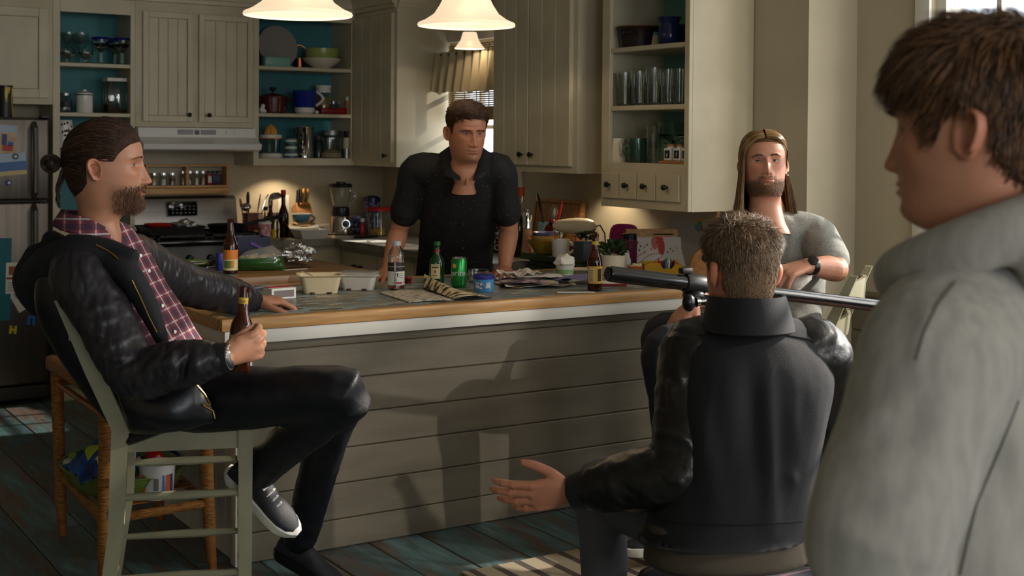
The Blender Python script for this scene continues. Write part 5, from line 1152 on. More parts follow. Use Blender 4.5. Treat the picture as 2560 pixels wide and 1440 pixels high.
p=PZ(1564,682,ZI);single(crumple(p,0.025,0.022,0.05,52,20,0.5),'crumpled_tissue',m_paper,'crumpled clear wrapper standing between the plant pot and the orange bowl','tissue')
p=PZ(1588,690,ZI);g=thing('orange_bowl','rust orange little bowl piled with popcorn','bowl',p)
vessel(p,[(0.02,0),(0.034,0.02),(0.036,0.045)],0.003,24).build('bowl_body',pm('rust_orange',(176,78,34),0.35),g)
mb=MB();rr=random.Random(4)
for i in range(26):
 a=rr.uniform(0,6.28);r=0.026*math.sqrt(rr.random());mb.sphere(p+Vector((r*cos(a),r*sin(a),0.04+0.012*rr.random())),0.0075,8,6)
mb.build('popcorn',pm('popcorn',(224,206,160),0.8),g)
p=PZ(1589,707,ZI);single(MB().sphere(p+Vector((0,0,0.013)),0.018,16,10,(1.2,1,0.72)),'egg',m_whitec,'white egg shaped stone under the telescope tube','egg')
p=PZ(1652,688,ZI)+Vector((0.02,0.02,0));g=thing('crayon_caddy','yellow plastic caddy full of crayons at the back of the island','caddy',p)
Rc=Matrix.Rotation(radians(-28),3,'Z');m_yel=pm('yellow_caddy',(212,164,34),0.35)
mb=MB()
for a,b in(((-0.085,-0.035,0),(0.085,0.035,0.004)),((-0.085,0.031,0),(0.085,0.035,0.06)),((-0.085,-0.035,0),(-0.081,0.035,0.05)),((0.081,-0.035,0),(0.085,0.035,0.05))):mb.rbox(p+Vector(a),p+Vector(b),0.0015,1,Rc,p)
pts=[(-0.085,0.0),(0.085,0.0),(0.085,0.05),(0.055,0.05),(0.04,0.03),(0.0,0.03),(-0.015,0.055),(-0.06,0.055),(-0.085,0.042)]
mb.prism([p+Rc@Vector((x,-0.036,z))for x,z in pts],Rc@Vector((0,0.004,0)))
mb.build('caddy_body',m_yel,g)
rr=random.Random(6);cc=[(190,30,30),(40,60,160),(50,130,60),(230,230,220),(60,40,100),(20,20,24),(220,120,40),(150,40,110)];cn=['red','blue','green','white','violet','black','orange','magenta']
for i in range(16):
 u=-0.0+0.075*(i%8)/8;v=-0.018 if i<8 else 0.012;q=p+Rc@Vector((u-0.002,v,0.006));tip=q+Vector((rr.uniform(-0.01,0.01),rr.uniform(-0.008,0.008),rr.uniform(0.045,0.062)))
 cg=thing('crayon',f'{cn[i % 8]} crayon in the {"front" if i < 8 else "back"} row of the yellow caddy','crayon',q,'crayons in the yellow caddy')
 MB().tube([q,tip],0.0045,8).build('crayon_body',pm('crayon_'+cn[i%8],cc[i%8],0.5),cg)
 MB().tube([tip,tip+(tip-q).normalized()*0.01],[0.0036,0.001],8).build('tip',pm('crayon_'+cn[i%8],cc[i%8],0.5),cg)
e0=PZ(1586,677,ZI);zt=atY(1592,e0.y+0.03,ZI)
g=thing('tabletop_easel','pine tabletop paper holder with a child painting on its sheet','easel',e0)
ex=Vector((0.93,-0.36,0)).normalized();ez=Vector((0,0,1));ey=ez.cross(ex);L_=0.33
o=e0+Vector((0.0,0.03,0));
H_=0.19
def E(a,b,c):return o+ex*a+ey*b+ez*c
mb=MB();tl=0.05
for a in(0.0,L_):
 mb.loft([[E(a-0.009,-0.012,0),E(a+0.009,-0.012,0),E(a+0.009,0.012,0),E(a-0.009,0.012,0)],[E(a-0.009,tl-0.012,H_),E(a+0.009,tl-0.012,H_),E(a+0.009,tl+0.012,H_),E(a-0.009,tl+0.012,H_)]])
mb.loft([[E(0.009,tl*0.86-0.012+0.0,0.15),E(0.009,tl-0.012,H_),E(0.009,tl+0.012,H_),E(0.009,tl*0.86+0.012,0.15)],[E(L_-0.009,tl*0.86-0.012,0.15),E(L_-0.009,tl-0.012,H_),E(L_-0.009,tl+0.012,H_),E(L_-0.009,tl*0.86+0.012,0.15)]])
mb.tube([E(0,0,0.012),E(L_,0,0.012)],0.009,10)
mb.build('easel_frame',m_pine,g)
MB().loft([[E(0.12,tl*0.86-0.0135,0.162),E(0.22,tl*0.86-0.0135,0.162),E(0.22,tl*0.86-0.011,0.169),E(0.12,tl*0.86-0.011,0.169)],[E(0.12,tl*0.86-0.010,0.162),E(0.22,tl*0.86-0.010,0.162),E(0.22,tl*0.86-0.009,0.169),E(0.12,tl*0.86-0.009,0.169)]]).build('paper_slot',pm('slot_dark',(60,40,26),0.7),g)
pp=MB().sheet(lambda u,v:E(0.006+u*(L_-0.012),-0.016+0.03*v+0.006*sin(pi*v),0.018+0.135*v),20,10,0.0012).build('paper_sheet',m_paper,g)
def on_paper(u,v,off=0.002):return E(0.006+u*(L_-0.012),-0.016+0.03*v+0.006*sin(pi*v)-off,0.018+0.135*v)
def blob(u,v,ru,rv,m,name,seed=0,n=18):
 mb=MB();c=mb.bm.verts.new(on_paper(u,v));rg=mb.ring([on_paper(u+ru*(1+0.3*mnoise.noise(Vector((cos(a)*1.5,sin(a)*1.5,seed*3.3))))*cos(a),v+rv*(1+0.3*mnoise.noise(Vector((cos(a)*1.5,sin(a)*1.5,seed*3.3+7))))*sin(a))for a in[2*pi*i/n for i in range(n)]])
 for i in range(n):mb._f([c,rg[i],rg[(i+1)%n]])
 return mb.build(name,m,pp,smooth=False)
m_pred=pm('paint_red',(196,70,58),0.7);m_ppink=pm('paint_pink',(206,120,120),0.7);m_pblue=pm('paint_blue',(70,70,110),0.7);m_pgreen=pm('paint_green',(110,140,60),0.7)
blob(0.40,0.9,0.10,0.12,m_pred,'paint_blot',1);blob(0.46,0.66,0.055,0.25,m_pred,'paint_blot',2);blob(0.36,0.78,0.05,0.2,m_ppink,'paint_blot',3)
for i,(u,v,m)in enumerate(((0.1,0.82,m_pblue),(0.14,0.7,m_pblue),(0.2,0.66,m_ppink),(0.24,0.74,m_pblue),(0.06,0.6,m_ppink),(0.12,0.56,m_pblue),(0.3,0.6,m_ppink),(0.5,0.6,m_pred),(0.55,0.48,m_pblue),(0.6,0.6,m_pgreen),(0.64,0.52,m_pgreen),(0.7,0.62,m_ppink),(0.78,0.62,m_pgreen),(0.84,0.58,m_ppink),(0.2,0.5,m_ppink))):blob(u,v,0.012,0.035,m,'paint_dot',i)
def pstroke(pts,m,r=0.008):
 mb=MB();P=[Vector(on_paper(u,v,0.0015))for u,v in pts]
 mb.tube(P,0.0016,5);mb.build('paint_line',m,pp)
pstroke([(0.1,0.1),(0.2,0.3),(0.3,0.42),(0.42,0.45),(0.5,0.4)],m_ppink);pstroke([(0.05,0.3),(0.15,0.42),(0.22,0.5)],m_ppink);pstroke([(0.3,0.1),(0.38,0.25),(0.46,0.3),(0.47,0.6)],m_pred)
p=Vector((3.80,4.86,ZI));p=atX(1573,3.76,ZI);g=thing('travel_flask','maroon travel flask with a black lid left of the easel','flask',p)
MB().lathe([(0,0),(0.033,0),(0.036,0.01),(0.036,0.15),(0,0.15)],p,26).build('flask_body',pm('maroon_plastic',(96,24,56),0.3),g)
MB().lathe([(0,0.1503),(0.034,0.1503),(0.034,0.172),(0.028,0.176),(0,0.177)],p,26).build('lid',m_blackpl,g)
hh=MB();handle_loop(hh,p,toward(p)-1.5,0.036,0.06,0.13,0.025,0.006);hh.build('handle',m_blackpl,g)
p=atX(1562,3.90,ZI);g=thing('toy_mirror','round white toy panel with a magenta frame standing by the wall','toy',p)
nx=Vector((-0.85,-0.5,0)).normalized()
Qx=Vector((0,0,1)).cross(nx);
fr_=MB();outer=[];
for i in range(28):
 a=2*pi*i/28;ca,sa=cos(a),sin(a);k=(abs(ca)**4+abs(sa)**4)**(-0.25);outer.append((ca*k,sa*k))
c=p+Vector((0,0,0.105))
fr_.loft([[c+Qx*(x*0.075)+Vector((0,0,y*0.1))+nx*0.0 for x,y in outer],[c+Qx*(x*0.075)+Vector((0,0,y*0.1))+nx*0.02 for x,y in outer],[c+Qx*(x*0.062)+Vector((0,0,y*0.087))+nx*0.02 for x,y in outer],[c+Qx*(x*0.062)+Vector((0,0,y*0.087))+nx*0.014 for x,y in outer]])
fr_.build('frame',pm('magenta_plastic',(140,30,96),0.35),g)
d0=PX(1677,540,XB-0.002);d1=PX(1790,592,XB-0.002)
g=thing('wall_drawing','child drawing with a colourful splash pinned to the wall under the spice cabinet','drawing',d0)
MB().box((XB-0.003,min(d0.y,d1.y)-0.05,d1.z-0.1),(XB-0.0005,d0.y,d0.z)).build('paper_sheet',pm('drawing_paper',(176,172,170),0.8),g)
def wallblob(px,py,r,c,n,s):
 q=PX(px,py,XB-0.0038);mb=MB();rg=mb.ring([q+Vector((-0.0002*s,r*(1+0.35*sin(3*a+s))*cos(a),r*(1+0.3*cos(2*a+s))*sin(a)))for a in[2*pi*i/20 for i in range(20)]]);mb._f(rg);mb.build('paint_blot',pm('chalk_'+n,c,0.8),g,smooth=False)
wallblob(1752,560,0.034,(196,168,60),'yellow',1);wallblob(1748,566,0.022,(66,150,170),'blue',2);wallblob(1755,572,0.013,(180,70,60),'red',3)
p=PZ(1748,700,ZI);g=thing('ukulele','small wooden ukulele leaning at the right end of the easel','ukulele',p)
q=p+Vector((0,0,0.0));Ru=Matrix.Rotation(radians(16),3,Vector((0.5,-0.85,0)))
nrm=Vector((-0.55,-0.83,0)).normalized();sx_=Vector((0,0,1)).cross(nrm)
out=[]
for i in range(36):
 a=2*pi*i/36;r=0.062+0.014*cos(2*a)-0.008*sin(a)*1.2;out.append((r*cos(a)*0.8,r*sin(a)*1.35+0.088))
def U(x,z,d):return q+sx_*(x+0.25*z)+Vector((0,0,z))+nrm*d
mb=MB();mb.loft([[U(x,z,0)for x,z in out],[U(x,z,0.045)for x,z in out]]);mb.build('body',m_oak,g)
mb=MB();mb._f(mb.ring([U(0.022*cos(a),0.105+0.022*sin(a),0.0458)for a in[2*pi*i/20 for i in range(20)]]));mb.build('sound_hole',m_black,g)
MB().tube([U(0,0.16,0.03),U(0,0.3,0.03)],0.012,8).build('neck',m_oak,g)
m_shade=mat('alabaster_shade',srgb(236,222,196),0.4,emit=0.55,ecol=(1.0,0.82,0.6,1),trans=0.25,var=srgb(226,210,182),vscale=6)
m_brass=pm('bronze',(70,54,40),0.35,metal=0.8)
def pendant(p,R,lab,power,cord_top=2.749,small=False):
 g=thing('pendant_lamp',lab,'lamp',p)
 s=R/0.2
 prof=[(0.2,0.0),(0.203,0.006),(0.2,0.013),(0.17,0.026),(0.135,0.05),(0.112,0.085),(0.095,0.12),(0.07,0.147),(0.035,0.16),(0.03,0.16)]
 if small:prof=[(0.2,0.0),(0.203,0.008),(0.165,0.05),(0.12,0.12),(0.1,0.19),(0.09,0.22),(0.03,0.225)]
 pr=[(r*s,h*s)for r,h in prof];inn=[((r-0.008)*s,(h if i else 0.0)*s-0.004*s*(i>1))for i,(r,h)in enumerate(prof)][::-1]
 mb=MB();mb.lathe(pr+inn,p,48,cap0=False,cap1=False);mb.build('lamp_shade',m_shade,g)
 top=p+Vector((0,0,pr[-1][1]))
 MB().lathe([(0.0,-0.012),(0.034*s,-0.01),(0.036*s,0.02),(0.02*s,0.05),(0.0,0.052)],top,20).build('socket',m_brass,g)
 MB().tube([top+Vector((0,0,0.045*s)),Vector((p.x,p.y,cord_top))],0.004,8).build('cord',m_brass,g)
 if not small:MB().lathe([(0,0),(0.06,0),(0.055,-0.02),(0,-0.025)][::-1],(p.x,p.y,cord_top),24).build('canopy',m_brass,g)
 MB().sphere(p+Vector((0,0,0.075*s)),0.03*s,16,12).build('bulb',mat('bulb_glow',(1,0.85,0.6,1),0.4,emit=6,ecol=(1,0.8,0.55,1)),g)
 l=point('pendant_bulb',p+Vector((0,0,0.06*s)),power,WARM,0.03*s);l.parent=g;l.matrix_parent_inverse=g.matrix_world.inverted()
 return g
pc=PD(745,40,4.9);pendant(Vector((pc.x,pc.y,pc.z)),0.2,'large white glass bell pendant hanging over the left half of the island',9)
pc=PD(1166,66,5.44);pendant(pc,0.2,'large white glass bell pendant hanging over the middle of the island, nearer the window',9)
pc=PX(1174,122,3.82);pendant(pc,0.085,'small cream glass lamp hanging in front of the sink window',3,small=True)
g=thing('valance','gathered beige and blue-grey striped valance across the top of the sink window','curtain',(3.97,6.6,1.8))
ya,yb=7.16,6.18
def val(u,v):
 y=ya+(yb-ya)*u;fold=0.022*sin(2*pi*u*11+0.6*sin(7*u));d=3.93-0.02*v+fold*(0.35+0.65*v)
 return(d,y+0.01*cos(2*pi*u*11)*v,1.985-0.245*v-0.012*sin(2*pi*u*5.5)*v)
def stripes(name,axis,n,c1,c2,duty=0.5):
 m=bpy.data.materials.new(name);m.use_nodes=True;nt=m.node_tree;N=nt.nodes;L=nt.links;b=N['Principled BSDF']
 tc=N.new('ShaderNodeTexCoord');sp=N.new('ShaderNodeSeparateXYZ');L.new(tc.outputs['Object'],sp.inputs[0])
 mu=N.new('ShaderNodeMath');mu.operation='MULTIPLY';mu.inputs[1].default_value=n;L.new(sp.outputs[axis],mu.inputs[0])
 fr=N.new('ShaderNodeMath');fr.operation='FRACT';L.new(mu.outputs[0],fr.inputs[0])
 gt=N.new('ShaderNodeMath');gt.operation='GREATER_THAN';gt.inputs[1].default_value=duty;L.new(fr.outputs[0],gt.inputs[0])
 mx=N.new('ShaderNodeMix');mx.data_type='RGBA';L.new(gt.outputs[0],mx.inputs[0]);mx.inputs[6].default_value=srgb(*c1);mx.inputs[7].default_value=srgb(*c2)
 L.new(mx.outputs[2],b.inputs['Base Color']);b.inputs['Roughness'].default_value=0.9
 return m
MB().sheet(val,160,10,0.002).build('curtain_cloth',stripes('valance_stripes',1,11.2,(206,190,156),(106,122,122),0.62),g)
MB().tube([(3.94,7.2,1.97),(3.94,6.15,1.97)],0.008,10).build('rod',m_brass,g)
g=thing('woven_blind','woven bamboo roman blind half drawn over the sink window','blind',(4.0,6.66,1.7))
mb=MB()
for i in range(30):
 z=2.02-0.0125*i;mb.box((4.005,6.32,z),(4.012,7.0,z+0.0085))
mb.build('bamboo_slats',mat('bamboo',srgb(196,170,120),0.6,var=srgb(140,110,66),vscale=30,vstretch=(1,1,20)),g)
mb=MB()
for y in(6.38,6.52,6.66,6.8,6.94):mb.tube([(4.002,y,2.02),(4.002,y,1.6)],0.003,6)
mb.build('cords',pm('cord_tan',(150,130,96)),g)
MB().rbox((3.995,6.32,1.575),(4.018,7.0,1.655),0.006).build('bottom_fold',mat('bamboo',srgb(196,170,120)),g)
for i,(p,lab)in enumerate((((3.32,7.72,2.362),'dark woven basket on top of the cabinets left of the corner'),((3.78,7.5,2.362),'small dark basket on top of the corner cabinet'))):
 p=Vector(p);g=thing('basket',lab,'basket',p)
 MB().box(p+Vector((-0.2,-0.1,-0.11)),p+Vector((0.2,0.1,-0.001))).build('stand',m_cab,g)if False else None
 vessel(Vector((p.x,p.y,2.2515)),[(0.09,0),(0.11,0.09),(0.115,0.19)],0.006,24).build('basket_body',pm('dark_wicker',(64,48,36),0.7,bump=0.5,bscale=120),g)
FYD=7.409
def fpaper(px0,py0,px1,py1,m,name,lab,cat='paper',rz=0.0,t=0.0015,dy=0.0):
 a=PY(px0,py0,FYD);b=PY(px1,py1,FYD);c=(a+b)/2;w=abs(b.x-a.x);h=abs(a.z-b.z)
 R=Matrix.Rotation(rz,3,'Y');y=FYD-dy
 g=thing(name,lab,cat,c)
 o=MB().box((c.x-w/2,y-t,c.z-h/2),(c.x+w/2,y-0.0002,c.z+h/2),R,Vector((c.x,y,c.z))).build('sheet',m,g)
 return g,c,w,h,y-t,R
def fbox(g,c,w,h,y,R,u0,v0,u1,v1,m,name):
 return MB().box((c.x-w/2+w*u0,y-0.0008,c.z-h/2+h*v0),(c.x-w/2+w*u1,y+0.0003,c.z-h/2+h*v1),R,Vector((c.x,y,c.z))).build(name,m,g)
g,c,w,h,y,R=fpaper(-12,312,41,384,pm('photo_beach',(196,170,130),0.4,var=srgb(170,140,104),vscale=20),'photo','upper photo on the freezer door, children with toys on sand','photo',0.06)
fbox(g,c,w,h,y,R,0,0.75,1,1,pm('photo_sky',(170,186,200)),'photo_sky');fbox(g,c,w,h,y,R,0.3,0.3,0.55,0.68,pm('photo_child',(60,60,110)),'photo_child');fbox(g,c,w,h,y,R,0.35,0.1,0.85,0.3,pm('photo_toy_red',(186,50,40)),'photo_toy');fbox(g,c,w,h,y,R,0.6,0.28,0.85,0.42,pm('photo_toy_blue',(40,90,170)),'photo_toy')
g,c,w,h,y,R=fpaper(-14,384,65,438,pm('photo_sea',(44,96,160),0.4),'photo','lower photo on the freezer door, blue sea and pale beach','photo',-0.08,dy=0.002)
fbox(g,c,w,h,y,R,0,0.62,1,1,pm('photo_sky2',(170,190,210)),'photo_sky');fbox(g,c,w,h,y,R,0,0,1,0.2,pm('photo_sand',(206,186,130)),'photo_sand')
def magnet(px,py,r,m,lab,inner=None):
 c=PY(px,py,FYD);g=thing('round_magnet',lab,'magnet',c)
 MB().lathe([(0,0),(r,0),(r*0.95,0.005),(0,0.006)],(c.x,FYD-0.004,c.z),20,(0,-1,0)).build('magnet_body',m,g)
 if inner:MB().lathe([(0,0),(r*0.5,0),(0,0.002)],(c.x,FYD-0.0102,c.z),16,(0,-1,0)).build('magnet_print',inner,g)
magnet(38,391,0.017,pm('magnet_dark',(60,70,84)),'dark round magnet holding the lower photo on the freezer',m_lwhite)
magnet(22,457,0.016,pm('magnet_blue',(44,60,130)),'blue round magnet below the photos on the freezer door',m_lwhite)
g,c,w,h,y,R=fpaper(-20,596,27,800,pm('teal_paper',(34,108,120),0.7),'teal_towel','long teal sheet hanging at the left of the fridge door','paper',0.02,0.003)
g,c,w,h,y,R=fpaper(14,657,49,733,m_paper,'recipe_card','white card with a small picture and a red stripe on the fridge door','card',0.02,dy=0.003)
fbox(g,c,w,h,y,R,0.2,0.6,0.75,0.88,pm('card_brown',(150,80,40)),'card_picture');fbox(g,c,w,h,y,R,0.05,0.46,0.95,0.53,pm('card_red',(150,40,40)),'card_stripe')
for k in range(4):fbox(g,c,w,h,y,R,0.15,0.1+0.08*k,0.85,0.12+0.08*k,pm('grey_print',(110,108,104)),'print_line')
g,c,w,h,y,R=fpaper(26,700,72,775,m_paper,'sketch_sheet','white sheet with a grey sketch tilted under the card on the fridge','paper',-0.5)
fbox(g,c,w,h,y,R,0.25,0.45,0.75,0.75,pm('sketch_grey',(130,126,118)),'sketch')
def letter(px,py,s,size,m,lab):
 c=PY(px,py,FYD);g=thing('letter_magnet',lab,'magnet',c)
 t=text_mesh('letter_body',s,m,(c.x,FYD-0.004,c.z),(1,0,-0.12),(0.12,0,1),size,g,ext=0.003,bold=0.004)
letter(78,797,'n',0.095,pm('magnet_sky',(40,110,190),0.4),'blue letter n magnet low on the fridge door')
letter(32,825,'H',0.052,pm('magnet_yellow',(206,186,50),0.4),'yellow letter H magnet low on the fridge door')
p=atY(12,7.6,1.5605);g=thing('tall_tin','tall yellow and black patterned tin standing on top of the fridge','tin',p)
MB().lathe([(0,0),(0.042,0),(0.042,0.165),(0,0.165)],p,26).build('tin_body',pm('tin_pattern',(206,176,40),0.4,var=srgb(24,24,20),vscale=18,vstretch=(1,1,0.2),vlo=0.48,vhi=0.52),g)
MB().lathe([(0,0.1653),(0.0435,0.1653),(0.0435,0.175),(0,0.177)],p,26).build('lid',m_blackpl,g)
m_sage=mat('sage_paint',srgb(150,146,118),0.42,var=srgb(136,132,106),vscale=6,bump=0.05,bscale=30)
m_rush=mat('woven_rush',srgb(190,136,62),0.6,var=srgb(128,84,34),vscale=26,vstretch=(1,10,1),bump=0.6,bscale=40,bstretch=(1,14,1))
m_wick=mat('wicker_wrap',srgb(184,124,54),0.55,var=srgb(128,78,30),vscale=18,vstretch=(2,2,14),bump=0.7,bscale=22,bstretch=(1,1,16))
m_rat=mat('rattan',srgb(160,98,40),0.45,var=srgb(122,70,26),vscale=8,vstretch=(1,1,5))
def ladder_chair(c,face,lab,sh=0.645,w=0.40,d=0.34,bh=0.36,lean=0.26,slats=3):
 """c: floor point under the seat middle; face: direction the sitter faces"""
 f=Vector((face[0],face[1],0)).normalized();s=Vector((-f.y,f.x,0));c=Vector(c);z=Vector((0,0,1))
 g=thing('bar_chair',lab,'chair',c)
 def P(a,b,h):return c+f*a+s*b+z*h
 def bar(mb,p0,p1,hx,hy,hx1=None,hy1=None):
  hx1=hx1 or hx;hy1=hy1 or hy
  q=lambda p,a,b:[p+f*i*a+s*j*b for i,j in((-1,-1),(1,-1),(1,1),(-1,1))]
  mb.loft([q(p0,hx,hy),q(p1,hx1,hy1)])
 for b in(-1,1):
  mb=MB();bb=b*w/2
  q=lambda p,a,k:[p+f*i*a+s*j*k for i,j in((-1,-1),(1,-1),(1,1),(-1,1))]
  mb.loft([q(P(-d/2-0.06,bb,0),0.017,0.017),q(P(-d/2-0.012,bb,sh*0.55),0.021,0.018),q(P(-d/2,bb,sh),0.023,0.018),q(P(-d/2-lean*0.28,bb,sh+bh*0.45),0.022,0.017),q(P(-d/2-lean*0.62,bb,sh+bh),0.013,0.015)])
  mb.build('back_post',m_sage,g,ang=50)
  mb=MB();bar(mb,P(d/2,bb,0),P(d/2,bb,sh+0.012),0.017,0.017,0.02,0.02);mb.build('leg',m_sage,g)
 for k in range(slats):
  h=sh+bh*(0.14+0.33*k);la=-d/2-lean*(0.28*min(1,(h-sh)/(bh*0.45))+0.34*max(0,(h-sh-bh*0.45)/(bh*0.55)))
  mb=MB();hh_=0.036 if k<slats-1 else 0.05
  mb.sheet(lambda u,v:P(la-0.03*sin(pi*u)-0.006*(v-0.5),(u-0.5)*(w-0.02),h+(v-0.5)*hh_*2*(0.82+0.18*sin(pi*u))),12,3,0.012);mb.build('back_slat',m_sage,g)
 mb=MB()
 for a in(d/2,-d/2):mb.cbox(P(a,0,sh-0.035),(0.02,w-0.03,0.06),R=Matrix((f,s,z)).transposed())
 for b in(-1,1):mb.cbox(P(0,b*w/2,sh-0.035),(d-0.03,0.02,0.06),R=Matrix((f,s,z)).transposed())
 mb.build('seat_rail',m_sage,g)
 mb=MB();mb.cbox(P(0,0,sh+0.0),(d-0.035,w+0.02,0.034),R=Matrix((f,s,z)).transposed())
 bmesh.ops.bevel(mb.bm,geom=list(mb.bm.edges),offset=0.012,segments=3,affect='EDGES');mb.build('seat',m_rush,g)
 for hgt,sides in((0.452,'S'),(0.225,'S'),(0.3,'F'),(0.16,'F'),(0.40,'B'),(0.2,'B')):
  if sides=='S':
   for b in(-1,1):MB().tube([P(-d/2-0.02,b*w/2,hgt),P(0,b*w/2,hgt),P(d/2,b*w/2,hgt)],[0.009,0.0135,0.009],10).build('stretcher',m_sage,g)
  else:
   a=d/2 if sides=='F' else-d/2-0.03
   MB().tube([P(a,-w/2,hgt),P(a,0,hgt),P(a,w/2,hgt)],[0.009,0.0135,0.009],10).build('stretcher',m_sage,g)
 return g
CH1=Vector((1.275,3.773,0));CH1F=Vector((0.938,-0.347,0))
ladder_chair(CH1,CH1F,'sage painted ladder back bar chair with a rush seat under the man with the bottle')
CH3=Vector((3.335,3.50,0));CH3F=Vector((-0.57,0.81,0)).normalized()
ladder_chair(CH3,CH3F,'sage painted ladder back bar chair under the long haired man')
g=thing('wicker_stool','rectangular wicker bar stool with a tray seat, left of the island end','stool',(1.35,4.57,0))
cs=[(1.175,4.9,0.03,0.0),(1.535,4.9,0.035,0.01),(1.50,4.25,0.035,-0.01),(1.165,4.22,-0.02,-0.02)]
for x,y,dx,dy in cs:
 leg=MB().tube([(x+dx*0.8,y+dy,0.0),(x+dx*0.5,y+dy*0.5,0.12)],[0.014,0.019],12).build('leg',m_rat,g)
 MB().tube([(x+dx*0.5,y+dy*0.5,0.1201),(x,y,0.60)],[0.02,0.023],14).build('wicker_wrap',m_wick,leg)
mb=MB();X0,X1,Y0_,Y1_=1.14,1.56,4.19,4.935
for a,b in(((X0,Y0_,0.605),(X0+0.045,Y1_,0.66)),((X1-0.045,Y0_,0.605),(X1,Y1_,0.66)),((X0+0.045,Y0_,0.605),(X1-0.045,Y0_+0.045,0.66)),((X0+0.045,Y1_-0.045,0.605),(X1-0.045,Y1_,0.66))):mb.rbox(a,b,0.016,3)
mb.build('seat_rim',m_wick,g)
MB().box((X0+0.04,Y0_+0.04,0.612),(X1-0.04,Y1_-0.04,0.628)).build('seat_panel',m_wick,g)
for i in range(4):
 a=cs[i];b=cs[(i+1)%4];MB().tube([(a[0]+a[2]*0.4,a[1],0.228),(b[0]+b[2]*0.4,b[1],0.228)],0.015,10).build('stretcher',m_wick,g)
 MB().tube([(a[0],a[1],0.56),(b[0],b[1],0.56)],0.011,8).build('apron_bar',m_rat,g)
mb=MB()
for k in range(5):mb.box((1.19,4.3+0.12*k,0.2435),(1.52,4.36+0.12*k,0.2465))
mb.build('shelf_slats',m_rat,g)
p=PZ(172,905,0.629);single(MB().cbox(p+Vector((0.03,0.0,0.006)),(0.16,0.2,0.01),0.1),'folder',pm('pink_folder',(206,128,112),0.7),'salmon pink folder lying on the wicker stool seat','folder')
p=Vector((1.32,4.56,0.2475));g=thing('toy_tray','shallow olive green tray of toys on the shelf of the wicker stool','tray',p)
MB().lathe([(0.0005,0.0),(0.155,0.0),(0.185,0.03),(0.205,0.075),(0.21,0.078),(0.2,0.08),(0.178,0.033),(0.15,0.006),(0.0005,0.006)],p,48,cap0=False,cap1=False,sx=1.0,sy=1.35).build('tray_body',pm('olive_plastic',(104,124,56),0.4),g)
p2=p+Vector((-0.075,-0.08,0.08));g=thing('toy_bag','crumpled blue printed cloth heaped at the left of the green tray','cloth',p2)
mb=MB();mb.sheet(lambda u,v:p2+Vector(((u-0.5)*0.24,(v-0.5)*0.26,0.02+0.075*(1-(2*u-1)**2)*(1-(2*v-1)**2)+0.03*mnoise.noise(Vector((u*5,v*5,2)))-0.02*(abs(2*u-1)**3))),26,22,0.003);mb.build('cloth',pm('blue_cloth',(30,86,160),0.7,var=srgb(24,40,90),vscale=9,vlo=0.45,vhi=0.6),g)
for i,(dx,dy,w_,h_,c,n)in enumerate(((-0.03,-0.09,0.07,0.05,(214,214,206),'white'),(-0.05,-0.02,0.06,0.04,(160,176,40),'lime'),(0.02,-0.06,0.05,0.035,(206,90,50),'orange'),(0.05,-0.1,0.06,0.03,(206,160,150),'pink'))):
 q=p2+Vector((dx,dy,0));mb=MB()
 mb.sheet(lambda u,v:(lambda X_,Y_:Vector((X_,Y_,p2.z+0.024+0.075*(1-(2*((X_-p2.x)/0.24))**2)*(1-(2*((Y_-p2.y)/0.26))**2)+0.03*mnoise.noise(Vector((((X_-p2.x)/0.24+0.5)*5,((Y_-p2.y)/0.26+0.5)*5,2)))-0.02*(abs(2*((X_-p2.x)/0.24))**3))))(q.x+(u-0.5)*w_,q.y+(v-0.5)*h_),8,8,0.001)
 mb.build('print_patch',pm('print_'+n,c,0.7),g)
q=p+Vector((0.065,-0.13,0.105));single(MB().sphere(q,0.036,20,14),'toy_ball',pm('ball_red',(170,26,22),0.3,bump=0.5,bscale=60),'red ball on top of the toys behind the chair rungs','ball')
single(MB().sphere(p+Vector((0.02,-0.13,0.085)),0.02,14,10),'toy_ball',pm('ball_green',(50,130,50),0.3),'small green ball left of the red ball','ball')
q=p+Vector((0.12,-0.06,0.10));single(MB().torus(q,0.055,0.006,(0.15,-0.25,1),28,8),'toy_hoop',pm('hoop_blue',(26,40,110),0.35),'dark blue hoop lying to the right of the red ball','hoop')
single(crumple(p+Vector((-0.02,-0.2,0.02)),0.06,0.03,0.03,71,16,0.4),'soft_toy',pm('toy_pale',(170,160,150),0.8),'pale soft toy lying in the front of the green tray','toy')
single(MB().sphere(p+Vector((-0.17,0.06,0.085)),0.018,14,10,(1.3,1,0.9)),'toy_egg',pm('toy_pale',(170,160,150),0.8),'pale knob at the far left rim of the green tray','toy')
p=Vector((1.36,4.345,0.2475));p=atY(393,4.33,0.25)
g=thing('plastic_tub','white plastic tub with coloured print standing behind the chair rungs','tub',p)
vessel(p,[(0.05,0),(0.053,0.004),(0.06,0.112),(0.064,0.118)],0.003,32).build('tub_body',m_whitepl,g)
for a0,a1,c,n in((-1.0,-0.72,(206,120,40),'amber'),(0.3,0.42,(70,110,170),'blue'),(0.5,0.75,(196,86,40),'orange'),(0.78,1.0,(80,60,120),'violet')):arc_label(g,p,0.0565,0.01,0.085,pm('tub_'+n,c),'print_bar',a0,a1,dr=0.0025)
arc_label(g,p,0.0565,0.035,0.075,pm('grey_print',(110,108,104)),'print_block',-0.2,0.08,dr=0.0025)
